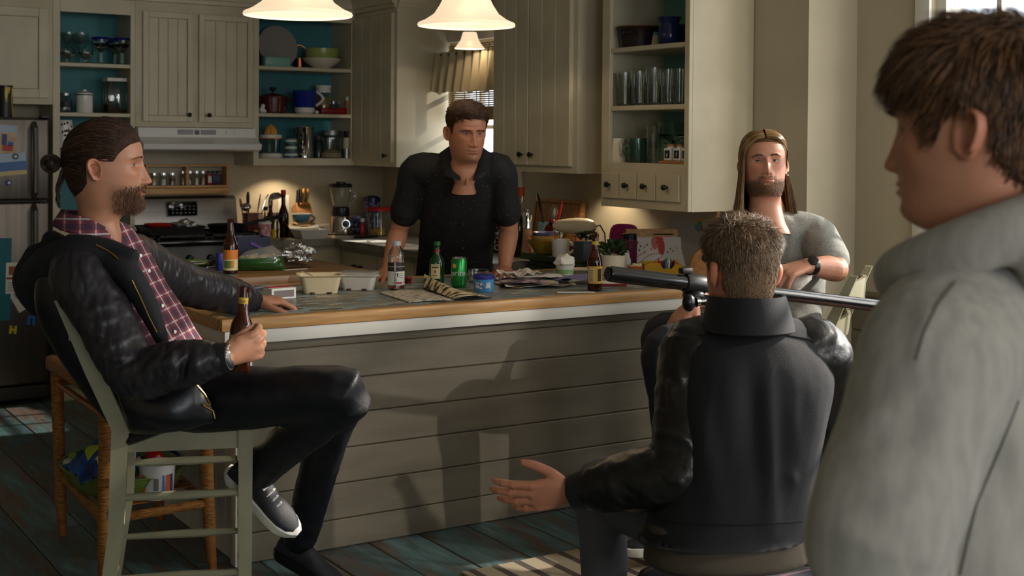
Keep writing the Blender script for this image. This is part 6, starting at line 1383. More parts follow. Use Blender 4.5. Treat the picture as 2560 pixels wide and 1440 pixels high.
def maple_chair(c,face,lab):
 f=Vector((face[0],face[1],0)).normalized();s=Vector((-f.y,f.x,0));z=Vector((0,0,1));c=Vector(c)
 g=thing('dining_chair',lab,'chair',c);m_map=mat('maple',srgb(170,98,44),0.3,var=srgb(140,74,32),vscale=6,vstretch=(1,1,8),coat=0.3)
 P=lambda a,b,h:c+f*a+s*b+z*h
 for b in(-1,1):
  MB().rbox(P(0,0,0),P(0,0,0)+Vector((0.01,0.01,0.01)),0.001).build('tmp',m_map)if False else None
  mb=MB();q=lambda p,a:[p+f*i*a+s*j*a for i,j in((-1,-1),(1,-1),(1,1),(-1,1))]
  mb.loft([q(P(-0.2,b*0.19,0),0.015),q(P(-0.2,b*0.19,0.45),0.019),q(P(-0.26,b*0.2,0.86),0.017),q(P(-0.285,b*0.2,0.90),0.02)]);mb.build('back_post',m_map,g,ang=50)
  MB().tube([P(0.2,b*0.19,0),P(0.19,b*0.18,0.43)],[0.014,0.02],12).build('leg',m_map,g)
 k=[(-0.235,0.0),(-0.23,0.02),(-0.21,0.021),(-0.19,0.018),(-0.16,0.013),(-0.15,0.019),(-0.14,0.019),(-0.125,0.012),(-0.115,0.018),(-0.1,0.018),(-0.08,0.013),(0,0.016),(0.08,0.013),(0.1,0.018),(0.115,0.018),(0.125,0.012),(0.14,0.019),(0.15,0.019),(0.16,0.013),(0.19,0.018),(0.21,0.021),(0.23,0.02),(0.235,0.0)]
 MB().tube([P(-0.275,b,0.885)for b,r in k],[max(r,0.001)for b,r in k],14).build('crest_rail',m_map,g)
 for b in(-0.1,-0.033,0.033,0.1):MB().tube([P(-0.215,b,0.46),P(-0.27,b,0.87)],0.008,8).build('spindle',m_map,g)
 mb=MB();mb.cbox(P(0,0,0.445),(0.43,0.43,0.03),R=Matrix((f,s,z)).transposed());bmesh.ops.bevel(mb.bm,geom=list(mb.bm.edges),offset=0.01,segments=2,affect='EDGES');mb.build('seat',m_map,g)
 for h in(0.15,0.25):
  for b in(-1,1):MB().tube([P(-0.2,b*0.19,h),P(0.2,b*0.185,h)],0.009,8).build('stretcher',m_map,g)
 return g
mc=PD(2300,800,4.05);maple_chair((mc.x+0.22,mc.y+0.02,0),(0.75,0.66,0),'glossy brown maple chair with a turned top rail, by the right wall')
p=PD(1840,1400,3.22);bz=p.z
g=thing('padded_bench','low dark padded bench under the man with his back turned','bench',(p.x,p.y,0))
bx=SR.copy();bx.z=0;bx.normalize();by=Vector((-bx.y,bx.x,0));Rb=Matrix((bx,by,Vector((0,0,1)))).transposed();bc=Vector((p.x+0.03,p.y+0.0,0))
mb=MB();mb.rbox(bc+Vector((-0.25,-0.22,0.16)),bc+Vector((0.25,0.24,0.345)),0.045,4,Rb,bc)
mb.build('cushion',stripes('bench_stripes',1,9,(34,34,44),(120,80,88),0.93),g)
MB().rbox(bc+Vector((-0.235,-0.205,0.10)),bc+Vector((0.235,0.225,0.16)),0.01,2,Rb,bc).build('frame',m_black,g)
for sx_ in(-0.2,0.2):
 for sy_ in(-0.17,0.19):q=bc+Rb@Vector((sx_,sy_,0));MB().tube([q,q+Vector((0,0,0.1))],[0.018,0.022],10).build('leg',m_black,g)
mb=MB();mb.sheet(lambda u,v:bc+Rb@Vector((0.02+0.24*u,-0.232-0.012*sin(pi*v),0.315+0.042*v+0.035*u)),10,4,0.006);mb.build('pale_edge',m_paper,g)
m_rug=stripes('rug_stripes',0,11.0,(150,136,112),(66,58,48),0.68)
tag(MB().rbox((2.22,1.2,0.0005),(4.1,3.775,0.009),0.003,1).build('rug',m_rug),'beige rug with dark stripes on the floor by the padded bench','rug')
m_tel=mat('telescope_black',srgb(16,16,18),0.22,coat=0.4);m_tel2=mat('telescope_fitting',srgb(20,20,22),0.4)
A=PD(1519,684,3.85);B_=PD(2400,789,4.45);ax=(B_-A).normalized();Lt=(B_-A).length
g=thing('telescope','long black telescope on a tripod between the island and the kneeling man','telescope',(A+ax*0.45).xy.to_3d())
def TL(t,off=Vector((0,0,0))):return A+ax*t+off
tD=(PD(1735,708,3.98)-A).dot(ax)
pf=[(0.0,0.0),(0.018,0.001),(0.0225,0.004),(0.0238,0.012),(0.0232,tD)]
MB().lathe(pf+[(0.0,tD)],A,36,ax).build('dew_shield',m_tel,g)
MB().lathe([(0.0,0.001),(0.02,-0.0005),(0.0,-0.001)],A,30,ax).build('objective_lens',mat('lens_dark',srgb(20,24,34),0.05),g)
MB().lathe([(0.0,tD),(0.022,tD),(0.0205,tD+0.1),(0.0195,Lt-0.05),(0.012,Lt-0.04),(0.012,Lt),(0,Lt)],A,32,ax).build('main_tube',m_tel,g)
MB().lathe([(0.0234,tD-0.035),(0.028,tD-0.033),(0.0305,tD-0.02),(0.0305,tD+0.03),(0.028,tD+0.036),(0.021,tD+0.037)],A,32,ax,cap0=False,cap1=False).build('clamp_ring',m_tel2,g)
up=Vector((0,0,1));sd_=ax.cross(up).normalized()
MB().rbox(TL(tD-0.03)+Vector((-0.02,-0.012,0.028)),TL(tD-0.03)+Vector((0.02,0.012,0.046)),0.004).build('clamp_bolt',m_tel2,g)
hub=TL(tD+0.03)+Vector((0,0,-0.055))
MB().sphere(TL(tD+0.0)+Vector((0,0,-0.034)),0.034,20,14,(1,1,0.7)).build('mount_head',m_tel2,g)
kn=PD(1722,757,3.9);MB().sphere(kn,0.021,20,14,(1.0,0.85,1.25)).build('focus_knob',m_blackpl,g)
k2=PD(1800,748,3.95)
MB().tube([kn+(k2-kn)*0.2,kn+(k2-kn)*0.32,kn+(k2-kn)*0.321,k2],[0.016,0.014,0.0048,0.0048],12).build('knob_shaft',m_chrome,g)
hb=PD(1830,760,4.0)
MB().tube([TL(tD+0.02)+Vector((0,0,-0.045)),hb,Vector((hb.x,hb.y,0.62))],[0.018,0.02,0.024],14).build('mount_arm',m_tel2,g)
for k in range(3):
 a=k*2*pi/3+0.6;MB().tube([Vector((hb.x,hb.y,0.64)),Vector((hb.x+0.2*cos(a),hb.y+0.2*sin(a),0.0))],[0.014,0.011],10).build('leg',m_tel2,g)
from mathutils.bvhtree import BVHTree
def smooth_chain(pts,vals,k=6):
 """Catmull-Rom through points with interpolated values"""
 P=[Vector(p)for p in pts];n=len(P);op=[];ov=[]
 V=[np.array(v,float)for v in vals]
 for i in range(n-1):
  p0=P[max(i-1,0)];p1=P[i];p2=P[i+1];p3=P[min(i+2,n-1)]
  v0=V[max(i-1,0)];v1=V[i];v2=V[i+1];v3=V[min(i+2,n-1)]
  for j in range(k):
   t=j/k;f=lambda a,b,c,d:(b*2+(c-a)*t+(a*2-b*5+c*4-d)*t*t+(b*3-a-c*3+d)*t*t*t)*0.5
   op.append(f(p0,p1,p2,p3));ov.append(f(v0,v1,v2,v3))
 op.append(P[-1]);ov.append(V[-1]);return op,ov
def limb(mb,pts,rad,n=18,k=5,cap=True):
 """rounded tapering limb"""
 P,R=smooth_chain(pts,[[r]for r in rad],k);R=[max(float(r[0]),0.002)for r in R]
 if cap:
  t0=(P[0]-P[1]).normalized();t1=(P[-1]-P[-2]).normalized()
  pre=[(P[0]+t0*R[0]*sin(a),R[0]*cos(a))for a in(1.35,1.0,0.6)];post=[(P[-1]+t1*R[-1]*sin(a),R[-1]*cos(a))for a in(0.6,1.0,1.35)]
  P=[p for p,r in pre]+P+[p for p,r in post];R=[r for p,r in pre]+R+[r for p,r in post]
 mb.tube(P,R,n)
def trunk(mb,secs,n=36,k=5,ex=2.3):
 """secs: (centre, side unit vector, front unit vector, half width, half depth)"""
 P,V=smooth_chain([s[0]for s in secs],[list(s[1])+list(s[2])+[s[3],s[4]]for s in secs],k)
 rings=[]
 for p,v in zip(P,V):
  sd=Vector(v[0:3]).normalized();ft=Vector(v[3:6]);w,d=v[6],v[7];ft=(ft-sd*ft.dot(sd)).normalized()
  rg=[]
  for i in range(n):
   a=2*pi*i/n;c,s=cos(a),sin(a);m=(abs(c)**ex+abs(s)**ex)**(-1/ex);rg.append(p+sd*(w*c*m)+ft*(d*s*m))
  rings.append(rg)
 def shrink(rg,f,off):c=sum(rg,Vector())/len(rg);return[c+(q-c)*f+off for q in rg]
 t0=(P[0]-P[1]).normalized()*0.02;t1=(P[-1]-P[-2]).normalized()*0.02
 rings=[shrink(rings[0],0.6,t0),shrink(rings[0],0.9,t0*0.5)]+rings+[shrink(rings[-1],0.9,t1*0.5),shrink(rings[-1],0.6,t1)]
 mb.loft(rings)
def remesh(mb,vox,it=6,fac=0.5):
 bmesh.ops.recalc_face_normals(mb.bm,faces=mb.bm.faces)
 me=bpy.data.meshes.new('tmp');mb.bm.to_mesh(me);mb.bm.free()
 o=bpy.data.objects.new('tmp',me);COL.objects.link(o)
 r=o.modifiers.new('r','REMESH');r.mode='VOXEL';r.voxel_size=vox
 s=o.modifiers.new('s','SMOOTH');s.factor=fac;s.iterations=it
 dg=bpy.context.evaluated_depsgraph_get();out=bpy.data.meshes.new_from_object(o.evaluated_get(dg))
 bpy.data.objects.remove(o);bpy.data.meshes.remove(me)
 out.materials.clear();return out
def mesh_obj(name,me,m,parent):
 for mm in(m if isinstance(m,(list,tuple))else[m]):me.materials.append(mm)
 me.polygons.foreach_set('use_smooth',[True]*len(me.polygons))
 o=bpy.data.objects.new(name,me);COL.objects.link(o);o.parent=parent;o.matrix_parent_inverse=parent.matrix_world.inverted();return o
def vget(me):
 n=len(me.vertices);a=np.empty(n*3,'f');me.vertices.foreach_get('co',a);b=np.empty(n*3,'f');me.vertex_normals.foreach_get('vector',b);return a.reshape(-1,3).astype(float),b.reshape(-1,3).astype(float)
def vset(me,a):me.vertices.foreach_set('co',a.astype('f').ravel());me.update()
def folds(me,lst):
 """ridges (amp>0) or creases (amp<0) along segments: (a, b, amp, width)"""
 co,no=vget(me);d=np.zeros(len(co))
 for a,b,amp,w in lst:
  a=np.array(a);b=np.array(b);ab=b-a;L=max(ab@ab,1e-9);t=np.clip(((co-a)@ab)/L,0,1)
  q=a+t[:,None]*ab;r2=((co-q)**2).sum(1);taper=np.sin(np.pi*np.clip(0.12+0.76*t,0,1))
  d+=amp*np.exp(-r2/(w*w))*taper
 vset(me,co+no*d[:,None])
def wrinkle(me,amp,sc,axis=None,stretch=1.0,seed=0,mask=None):
 co,no=vget(me);d=np.zeros(len(co));ax=np.array(axis)if axis is not None else None
 for i,c in enumerate(co):
  q=c.copy()
  if ax is not None:q=q-ax*(q@ax)*(1-1/stretch)
  v=Vector(q*sc)+Vector((seed*7.1,seed*3.3,seed))
  d[i]=amp*(mnoise.noise(v)+0.5*mnoise.noise(v*2.1))
 if mask is not None:d*=np.array([mask(Vector(c))for c in co])
 vset(me,co+no*d[:,None])
class Caster:
 def __init__(s,o):s.o=o;s.t=BVHTree.FromPolygons([v.co.copy()for v in o.data.vertices],[tuple(p.vertices)for p in o.data.polygons])
 def hit(s,x,y,off=0.0):
  r=ray(x,y).normalized();loc,n,i,d=s.t.ray_cast(CAMP,r)
  if loc is None:
   loc,n,i,d=s.t.find_nearest(PD(x,y,3.5))
  return loc+n*off
 def path(s,pts,off=0.0,k=6):
  out=[]
  for i in range(len(pts)-1):
   for j in range(k):
    t=j/k;out.append(s.hit(pts[i][0]*(1-t)+pts[i+1][0]*t,pts[i][1]*(1-t)+pts[i+1][1]*t,off))
  out.append(s.hit(pts[-1][0],pts[-1][1],off));return out
def hand(mb,wrist,a,n,hs,curls,spread=(8,2,-4,-11),thumb=(0.0,0.0),sc=1.0,tdir=None,fr=1.0):
 a=Vector(a).normalized();n=Vector(n);n=(n-a*n.dot(a)).normalized();s=a.cross(n)*hs;w=Vector(wrist)
 def sec(t,hw,ht,oy=0.0,on=0.0):return[w+a*t*sc+s*(oy+hw*cos(q))*sc+n*(on+ht*sin(q))*sc for q in[2*pi*i/20 for i in range(20)]]
 mb.loft([sec(-0.03,0.024,0.018),sec(-0.01,0.026,0.019),sec(0.012,0.031,0.0195,0.002),sec(0.04,0.0385,0.0175,0.004),sec(0.07,0.042,0.0155,0.001),sec(0.09,0.041,0.0125,-0.001,-0.001),sec(0.099,0.034,0.008,0.001,-0.002)])
 base=[(0.090,0.030),(0.095,0.009),(0.090,-0.013),(0.080,-0.033)];L=[(0.045,0.027,0.021),(0.050,0.031,0.022),(0.046,0.029,0.021),(0.036,0.022,0.019)];R0=(0.0098,0.0100,0.0094,0.0083)
 tips=[]
 for i in range(4):
  p=w+a*base[i][0]*sc+s*base[i][1]*sc-n*0.002*sc;sp=radians(spread[i]);d=(a*cos(sp)+s*sin(sp)).normalized();pts=[p-d*0.03*sc,p];ang=0
  for j in range(3):
   ang+=radians(curls[i][j]);dd=d*cos(ang)+n*sin(ang);pts.append(pts[-1]+dd*L[i][j]*sc)
  r=R0[i]*sc*fr;limb(mb,pts,[r*1.15,r*1.12,r*1.03,r*0.93,r*0.74],12,5)
  for j,pp in enumerate(pts[1:4]):mb.sphere(pp-n*0.0012*sc,r*(1.17,1.12,1.0)[j],10,8)
  tips.append((pts[-1],dd,r*0.74))
 c=w+a*0.02*sc+s*0.024*sc+n*0.006*sc
 td=Vector(tdir).normalized()if tdir is not None else(a*0.72+s*0.62+n*(0.30+thumb[0])).normalized()
 t2=(td+(a*0.35-s*0.15+n*thumb[1])).normalized();t3=(t2+(a*0.15-s*0.12+n*thumb[1]*0.6)).normalized()
 p1=c+td*0.045*sc;p2=p1+t2*0.034*sc;p3=p2+t3*0.026*sc
 limb(mb,[c-td*0.01*sc,c+td*0.022*sc,p1,p2,p3],[0.0165*sc,0.0165*sc,0.0125*sc,0.0115*sc,0.0085*sc],12,5)
 tips.append((p3,t3,0.0085*sc));return tips
def nails(tips,n,parent,m,s_only=None):
 n=Vector(n)
 for i,(p,d,r)in enumerate(tips):
  up=(-n-d*(-n).dot(d));
  if i==4:continue
  up.normalize();sd=d.cross(up)
  MB().loft([[p+d*t+sd*(r*0.75*x)+up*(r*0.93+0.0004-abs(x)*r*0.25)for x in(-1,-0.5,0,0.5,1)]for t in(-r*0.9,0.0,r*0.8)],cap=False).build('nail',m,parent)
HZ=[-0.27,-0.225,-0.19,-0.16,-0.14,-0.128,-0.121,-0.113,-0.10,-0.08,-0.06,-0.04,-0.02,0.0,0.02,0.04,0.06,0.08,0.095,0.107,0.114,0.117]
HF=[0.058,0.050,0.038,0.026,0.030,0.056,0.074,0.084,0.089,0.088,0.088,0.088,0.087,0.086,0.090,0.091,0.086,0.073,0.055,0.034,0.014,0.001]
HB=[-0.112,-0.090,-0.086,-0.082,-0.080,-0.079,-0.079,-0.080,-0.082,-0.087,-0.093,-0.099,-0.103,-0.106,-0.107,-0.105,-0.099,-0.087,-0.071,-0.050,-0.024,-0.002]
HW=[0.088,0.066,0.061,0.057,0.056,0.055,0.056,0.058,0.062,0.067,0.070,0.0725,0.0745,0.0755,0.0765,0.0765,0.0745,0.067,0.055,0.039,0.018,0.001]
def gau(x,z,x0,z0,sx,sz):return np.exp(-((x-x0)/sx)**2-((z-z0)/sz)**2)
class Head:
 def __init__(s,c,fwd,up,sc=1.0,jaw=1.0,nose=1.0,mouth=0.0,wide=1.0,brow=1.0,age=1.0,nk=1.0):
  s.c=Vector(c);f=Vector(fwd).normalized();u=Vector(up);u=(u-f*u.dot(f)).normalized();r=f.cross(u)
  s.M=Matrix((r,f,u)).transposed();s.sc=sc
  zs=np.concatenate([np.linspace(-0.27,-0.135,24),np.linspace(-0.132,0.045,90),np.linspace(0.048,0.117,34)]);na=144
  q=np.linspace(0,1,na,endpoint=False);al=2*pi*(q-0.32/(2*pi)*np.sin(2*pi*q))
  Fz=np.interp(zs,HZ,HF);Bz=np.interp(zs,HZ,HB);Wz=np.interp(zs,HZ,HW)*wide
  ker=np.array([1,2,3,2,1])/9
  pad=lambda a:np.convolve(np.pad(a,2,'edge'),ker,'valid')
  Fz,Bz,Wz=pad(Fz),pad(Bz),pad(Wz)
  kk=1-(1-nk)*np.clip((-0.17-zs)/0.06,0,1);Wz=Wz*kk;Fz=Fz*kk;Bz=Bz*kk
  Z,A=np.meshgrid(zs,al,indexing='ij');F=Fz[:,None];B=Bz[:,None];Wd=Wz[:,None]
  yc=(F+B)/2*0+np.minimum(-0.012,(F+B)/2)
  cA,sA=np.cos(A),np.sin(A)
  low=np.clip((-0.055-Z)/0.06,0,1)*np.clip((Z+0.135)/0.012,0,1)
  pf=1.0-0.14+0.42*low*jaw*0.8
  yF=yc+(F-yc)*np.sign(cA)*np.abs(cA)**pf;yB=yc+(yc-B)*cA
  Yv=np.where(cA>0,yF,yB);Xv=Wd*np.sign(sA)*np.abs(sA)**np.where(cA>0,0.92,0.95)
  front=np.clip((Yv-0.0)/0.05,0,1)
  ax=np.abs(Xv);d=np.zeros_like(Xv)
  nz=[-0.060,-0.0555,-0.051,-0.046,-0.040,-0.030,-0.015,0.0,0.012,0.022];nam=[0.0,0.006,0.0195,0.0245,0.0235,0.0185,0.0125,0.0075,0.003,0.0];nsx=[0.012,0.0125,0.0125,0.0115,0.0105,0.0095,0.0085,0.0085,0.012,0.014]
  d+=nose*np.interp(Z,nz,nam)*np.exp(-(Xv/np.interp(Z,nz,nsx))**2)
  d+=0.0085*gau(ax,Z,0.0145,-0.0475,0.0055,0.006)
  d-=0.0035*gau(ax,Z,0.0075,-0.0555,0.0035,0.0025)
  d-=0.0125*gau(ax,Z,0.031,-0.001,0.0155,0.0105)
  d-=0.004*gau(ax,Z,0.016,0.002,0.007,0.012)
  d+=0.0045*brow*gau(ax,Z,0.028,0.0195,0.022,0.0065)
  d+=0.0035*gau(ax,Z,0.046,-0.024,0.017,0.013)
  d-=0.0035*gau(ax,Z,0.045,-0.062,0.016,0.02)
  d-=0.0015*gau(ax,Z,0.027,-0.058-(0),0.006,0.016)
  mz=-0.0735
  d+=0.0055*gau(Xv,Z,0,-0.072,0.028,0.020)
  d+=0.0042*gau(Xv,Z,0,mz+0.0052,0.019,0.0036)+0.0052*gau(Xv,Z,0,mz-0.0062,0.017,0.0042)
  d-=(0.0052+mouth)*gau(Xv,Z,0,mz,0.0225,0.0016+mouth*0.35)
  d-=0.002*gau(ax,Z,0.025,mz-0.001,0.004,0.005)
  d-=0.0015*gau(Xv,Z,0,-0.0625,0.0035,0.005)
  d-=0.0042*gau(Xv,Z,0,-0.0885,0.018,0.0045)
  d+=0.0052*gau(Xv,Z,0,-0.105,0.017,0.0095)
  d-=0.001*age*gau(Xv,Z,0,0.045,0.03,0.0018)
  Yv=Yv+d*front
  s.Z,s.X,s.Y=Z,Xv,Yv;s.nr,s.na=Z.shape
  s.front=front
  P=np.stack([Xv,Yv,Z],-1);s.P=P
  gu=np.gradient(P,axis=0);gv=np.stack([np.roll(P[...,k],-1,1)-np.roll(P[...,k],1,1)for k in range(3)],-1)
  nn=np.cross(gv,gu);nn/=(np.linalg.norm(nn,axis=-1,keepdims=True)+1e-12)
  ctr=P-np.array([0,-0.012,0])
  sg=np.sign((nn*np.concatenate([ctr[...,:2],0*ctr[...,:1]],-1)).sum(-1,keepdims=True)+1e-9);s.N=nn*sg
  s.N[-3:]=np.array([0,0,1.0])
 def w(s,p):return s.c+s.M@(Vector(p)*s.sc)
 def wn(s,n):return s.M@Vector(n)
 def colour(s,skin,lip,beard=None,bmask=None,flush=0.35):
  skin=np.array(skin[:3]);C=np.tile(skin,(s.nr,s.na,1));ax=np.abs(s.X);Z=s.Z;fr=s.front[...,None]
  fl=(gau(ax,Z,0.042,-0.03,0.022,0.018)+0.8*gau(s.X,Z,0,-0.045,0.014,0.01))[...,None]*fr
  C=C*(1-flush*fl)+C*np.array([1.08,0.78,0.74])*(flush*fl)
  lm=np.clip(gau(s.X,Z,0,-0.0735,0.0225,0.0095)*1.9-0.55,0,1)[...,None]*fr
  C=C*(1-lm*0.75)+np.array(lip[:3])*lm*0.75
  if beard is not None:
   m=bmask(s.X,s.Y,Z)[...,None];C=C*(1-m)+np.array(beard[:3])*m
  s.C=C;return C
 def add_to(s,bm,lay):
  g=[[bm.verts.new(s.w(s.P[i,j]))for j in range(s.na)]for i in range(s.nr)]
  for i in range(s.nr-1):
   for j in range(s.na):
    k=(j+1)%s.na;f=bm.faces.new([g[i][j],g[i][k],g[i+1][k],g[i+1][j]]);f.smooth=True
  top=bm.faces.new(g[-1][::-1]);top.smooth=True
  for i in range(s.nr):
   for j in range(s.na):g[i][j][lay]=(*s.C[i,j],1)
 def ears(s,mb,side,flare=0.35):
  """one ear, side = +1 (their right) or -1"""
  o=Vector((side*0.0735,-0.014,-0.012));up=Vector((0,-0.18,1)).normalized();out=Vector((side*1.0,-0.55*flare*2,0)).normalized();back=up.cross(out)*side
  if back.y>0:back=-back
  face=(out*0.55+Vector((0,0.25,0))).normalized();fd=(out*cos(0.9)-Vector((0,1,0))*sin(0.9)).normalized()
  n1=up.cross(fd).normalized();
  if n1.dot(out)<0:n1=-n1
  nu,nv=40,9;rows=[]
  for j in range(nv+1):
   t=j/nv;row=[]
   for i in range(nu):
    a=2*pi*i/nu;ca,sa=cos(a),sin(a)
    ry=0.0295*(1 if sa>0 else 1.05);rx=0.019*(1.0+0.18*sa)
    x=0.013+rx*ca*t;y=ry*sa*t
    h=0.0;rr=t
    h+=0.0085*math.exp(-((rr-0.92)/0.11)**2)*(1 if sa>-0.75 else 0.3)
    h-=0.013*math.exp(-((rr-0.2)/0.33)**2)
    h+=0.005*math.exp(-((rr-0.6)/0.11)**2)*(1 if ca>-0.2 else 0.2)
    row.append(s.w(o+fd*x+up*y+n1*(h+0.003)))
   rows.append(row)
  c=s.w(o+fd*0.013+n1*(-0.006))
  cv=mb.bm.verts.new(c);prev=None
  for row in rows[1:]:
   rg=mb.ring(row)
   if prev is None:
    for i in range(nu):mb._f([cv,rg[i],rg[(i+1)%nu]])
   else:mb.bridge(prev,rg)
   prev=rg
  bk=[]
  for tt,hh in((1.03,-0.001),(0.96,-0.005),(0.6,-0.007),(0.2,-0.008)):
   row=[]
   for i in range(nu):
    a=2*pi*i/nu;ca,sa=cos(a),sin(a);ry=0.0295*(1 if sa>0 else 1.05);rx=0.019*(1.0+0.18*sa)
    row.append(s.w(o+fd*(0.013+rx*ca*tt)+up*(ry*sa*tt)+n1*hh))
   rg=mb.ring(row);mb.bridge(prev,rg);prev=rg
  mb._f(prev)
 def lids(s,mb,side,openU=0.28,openL=0.26):
  e=Vector((side*0.031,s.eye_y(),-0.001));r=0.0132
  for sgn,op in((1,openU),(-1,openL)):
   rows=[]
   for i in range(11):
    az=-1.25+2.5*i/10;row=[]
    o_=op*cos(az*0.9)
    for j in range(7):
     el=o_+(1.45-o_)*j/6;rr=r*(1.06 if j==0 else 1.0)
     row.append(s.w(e+Vector((rr*cos(el)*sin(az),rr*cos(el)*cos(az),sgn*rr*sin(el)))))
    el=o_;row.insert(0,s.w(e+Vector((0.0118*cos(el)*sin(az),0.0118*cos(el)*cos(az),sgn*0.0118*sin(el)))))
    rows.append(row)
   g=[[mb.bm.verts.new(p)for p in row]for row in rows]
   for i in range(10):
    for j in range(7):mb._f([g[i][j],g[i+1][j],g[i+1][j+1],g[i][j+1]])
 def eye_y(s):
  j=0;i=int(np.argmin(np.abs(s.Z[:,0]+0.001)))
  k=int(np.argmin(np.abs(s.X[i,:s.na//3]-0.031)));return float(s.Y[i,k])-0.0062
 def eyes(s,parent,gaze,iris=(70,84,96),lid=0.28):
  for side in(1,-1):
   e=s.w((side*0.031,s.eye_y(),-0.001));r=0.0121*s.sc;gz=(s.M@Vector(gaze)).normalized()
   ey=MB().sphere(e,r,20,14).build('eye',pm('eye_white',(168,158,150),0.15),parent)
   def cap(rad,rr,m,nm):
    prof=[(0.0005,rr)]+[(rr*sin(a),rr*cos(a))for a in[rad*k/5 for k in range(1,6)]]
    return MB().lathe(prof[::-1],e,18,gz,cap0=False,cap1=True).build(nm,m,ey)
   la=[]
   for i in range(9):
    az=-1.1+2.2*i/8;el=lid*cos(az*0.9);la.append(s.w(Vector((side*0.031,s.eye_y(),-0.001))+Vector((0.0139*cos(el)*sin(az),0.0139*cos(el)*cos(az)+0.0005,0.0139*sin(el)))))
   MB().tube(la,[0.0003]+[0.0008*s.sc]*7+[0.0003],6).build('eyelash',pm('lash',(24,16,12),0.6),ey)
   cap(0.50,r*1.012,pm('iris_%d_%d_%d'%iris,iris,0.1),'iris');cap(0.22,r*1.02,pm('pupil',(8,8,9),0.08),'pupil')
 def skull(s,dirv,off=0.0):
  """point of the head surface in a direction from (0,-0.012,0.0) - upper head"""
  d=Vector(dirv).normalized();lo,hi=0.0,0.2;o=Vector((0,-0.012,0.0))
  for _ in range(18):
   m=(lo+hi)/2;p=o+d*m
   z=p.z;F=np.interp(z,HZ,HF);B=np.interp(z,HZ,HB);W_=np.interp(z,HZ,HW);yc=-0.012
   ry=(F-yc)if p.y>yc else(yc-B);inside=z<0.1169 and(abs(p.x)/W_)**2.17+(abs(p.y-yc)/max(ry,1e-4))**(2.32 if p.y>yc else 2)<1
   if inside:lo=m
   else:hi=m
  return o+d*(lo+off)
def skin_mat(name,rough=0.45):
 if name in MATS:return MATS[name]
 m=mat(name,(0.5,0.3,0.2,1),rough,spec=0.4,sss=0.0,bump=0.035,bscale=420)
 nt=m.node_tree;at=nt.nodes.new('ShaderNodeAttribute');at.attribute_name='tint'
 nz=nt.nodes.new('ShaderNodeTexNoise');nz.inputs['Scale'].default_value=38;nz.inputs['Detail'].default_value=4
 tc=nt.nodes.new('ShaderNodeTexCoord');nt.links.new(tc.outputs['Object'],nz.inputs['Vector'])
 mr=nt.nodes.new('ShaderNodeMapRange');mr.inputs[3].default_value=0.86;mr.inputs[4].default_value=1.12;nt.links.new(nz.outputs['Fac'],mr.inputs[0])
 mx=nt.nodes.new('ShaderNodeVectorMath');mx.operation='SCALE';nt.links.new(at.outputs['Color'],mx.inputs[0]);nt.links.new(mr.outputs[0],mx.inputs['Scale'])
 nt.links.new(mx.outputs[0],nt.nodes['Principled BSDF'].inputs['Base Color']);return m
def finish_body(parent,body_me,head,skin,extra=None,m=None,ears=(1,-1),flare=0.35,openU=0.28,openL=0.26):
 """one continuous skin mesh: remeshed figure, head, ears and lids"""
 bm=bmesh.new();bm.from_mesh(body_me);lay=bm.verts.layers.float_color.new('tint')
 for v in bm.verts:v[lay]=(*skin[:3],1)
 for f in bm.faces:f.smooth=True
 head.add_to(bm,lay)
 n0=len(bm.verts);t=MB()
 for e in ears:head.ears(t,e,flare)
 for e in(1,-1):head.lids(t,e,openU,openL)
 bmesh.ops.recalc_face_normals(t.bm,faces=t.bm.faces)
 tm=bpy.data.meshes.new('t');t.bm.to_mesh(tm);t.bm.free();bm.from_mesh(tm);bpy.data.meshes.remove(tm)
 bm.verts.ensure_lookup_table()
 for i in range(n0,len(bm.verts)):bm.verts[i][lay]=(skin[0]*1.0,skin[1]*0.9,skin[2]*0.88,1)
 for f in bm.faces:f.smooth=True
 me=bpy.data.meshes.new('body');bm.to_mesh(me);bm.free();bpy.data.meshes.remove(body_me)
 me.materials.append(m or skin_mat('skin'))
 o=bpy.data.objects.new('body',me);COL.objects.link(o);o.parent=parent;o.matrix_parent_inverse=parent.matrix_world.inverted();return o
def hair_mat(name,c0,c1,rough=0.38):
 if name in MATS:return MATS[name]
 m=mat(name,c0,rough,spec=0.6);nt=m.node_tree
 at=nt.nodes.new('ShaderNodeAttribute');at.attribute_name='tint';mx=nt.nodes.new('ShaderNodeMix');mx.data_type='RGBA'
 sp=nt.nodes.new('ShaderNodeSeparateColor');nt.links.new(at.outputs['Color'],sp.inputs[0]);nt.links.new(sp.outputs[0],mx.inputs[0])
 mx.inputs[6].default_value=c0;mx.inputs[7].default_value=c1;nt.links.new(mx.outputs[2],nt.nodes['Principled BSDF'].inputs['Base Color']);return m
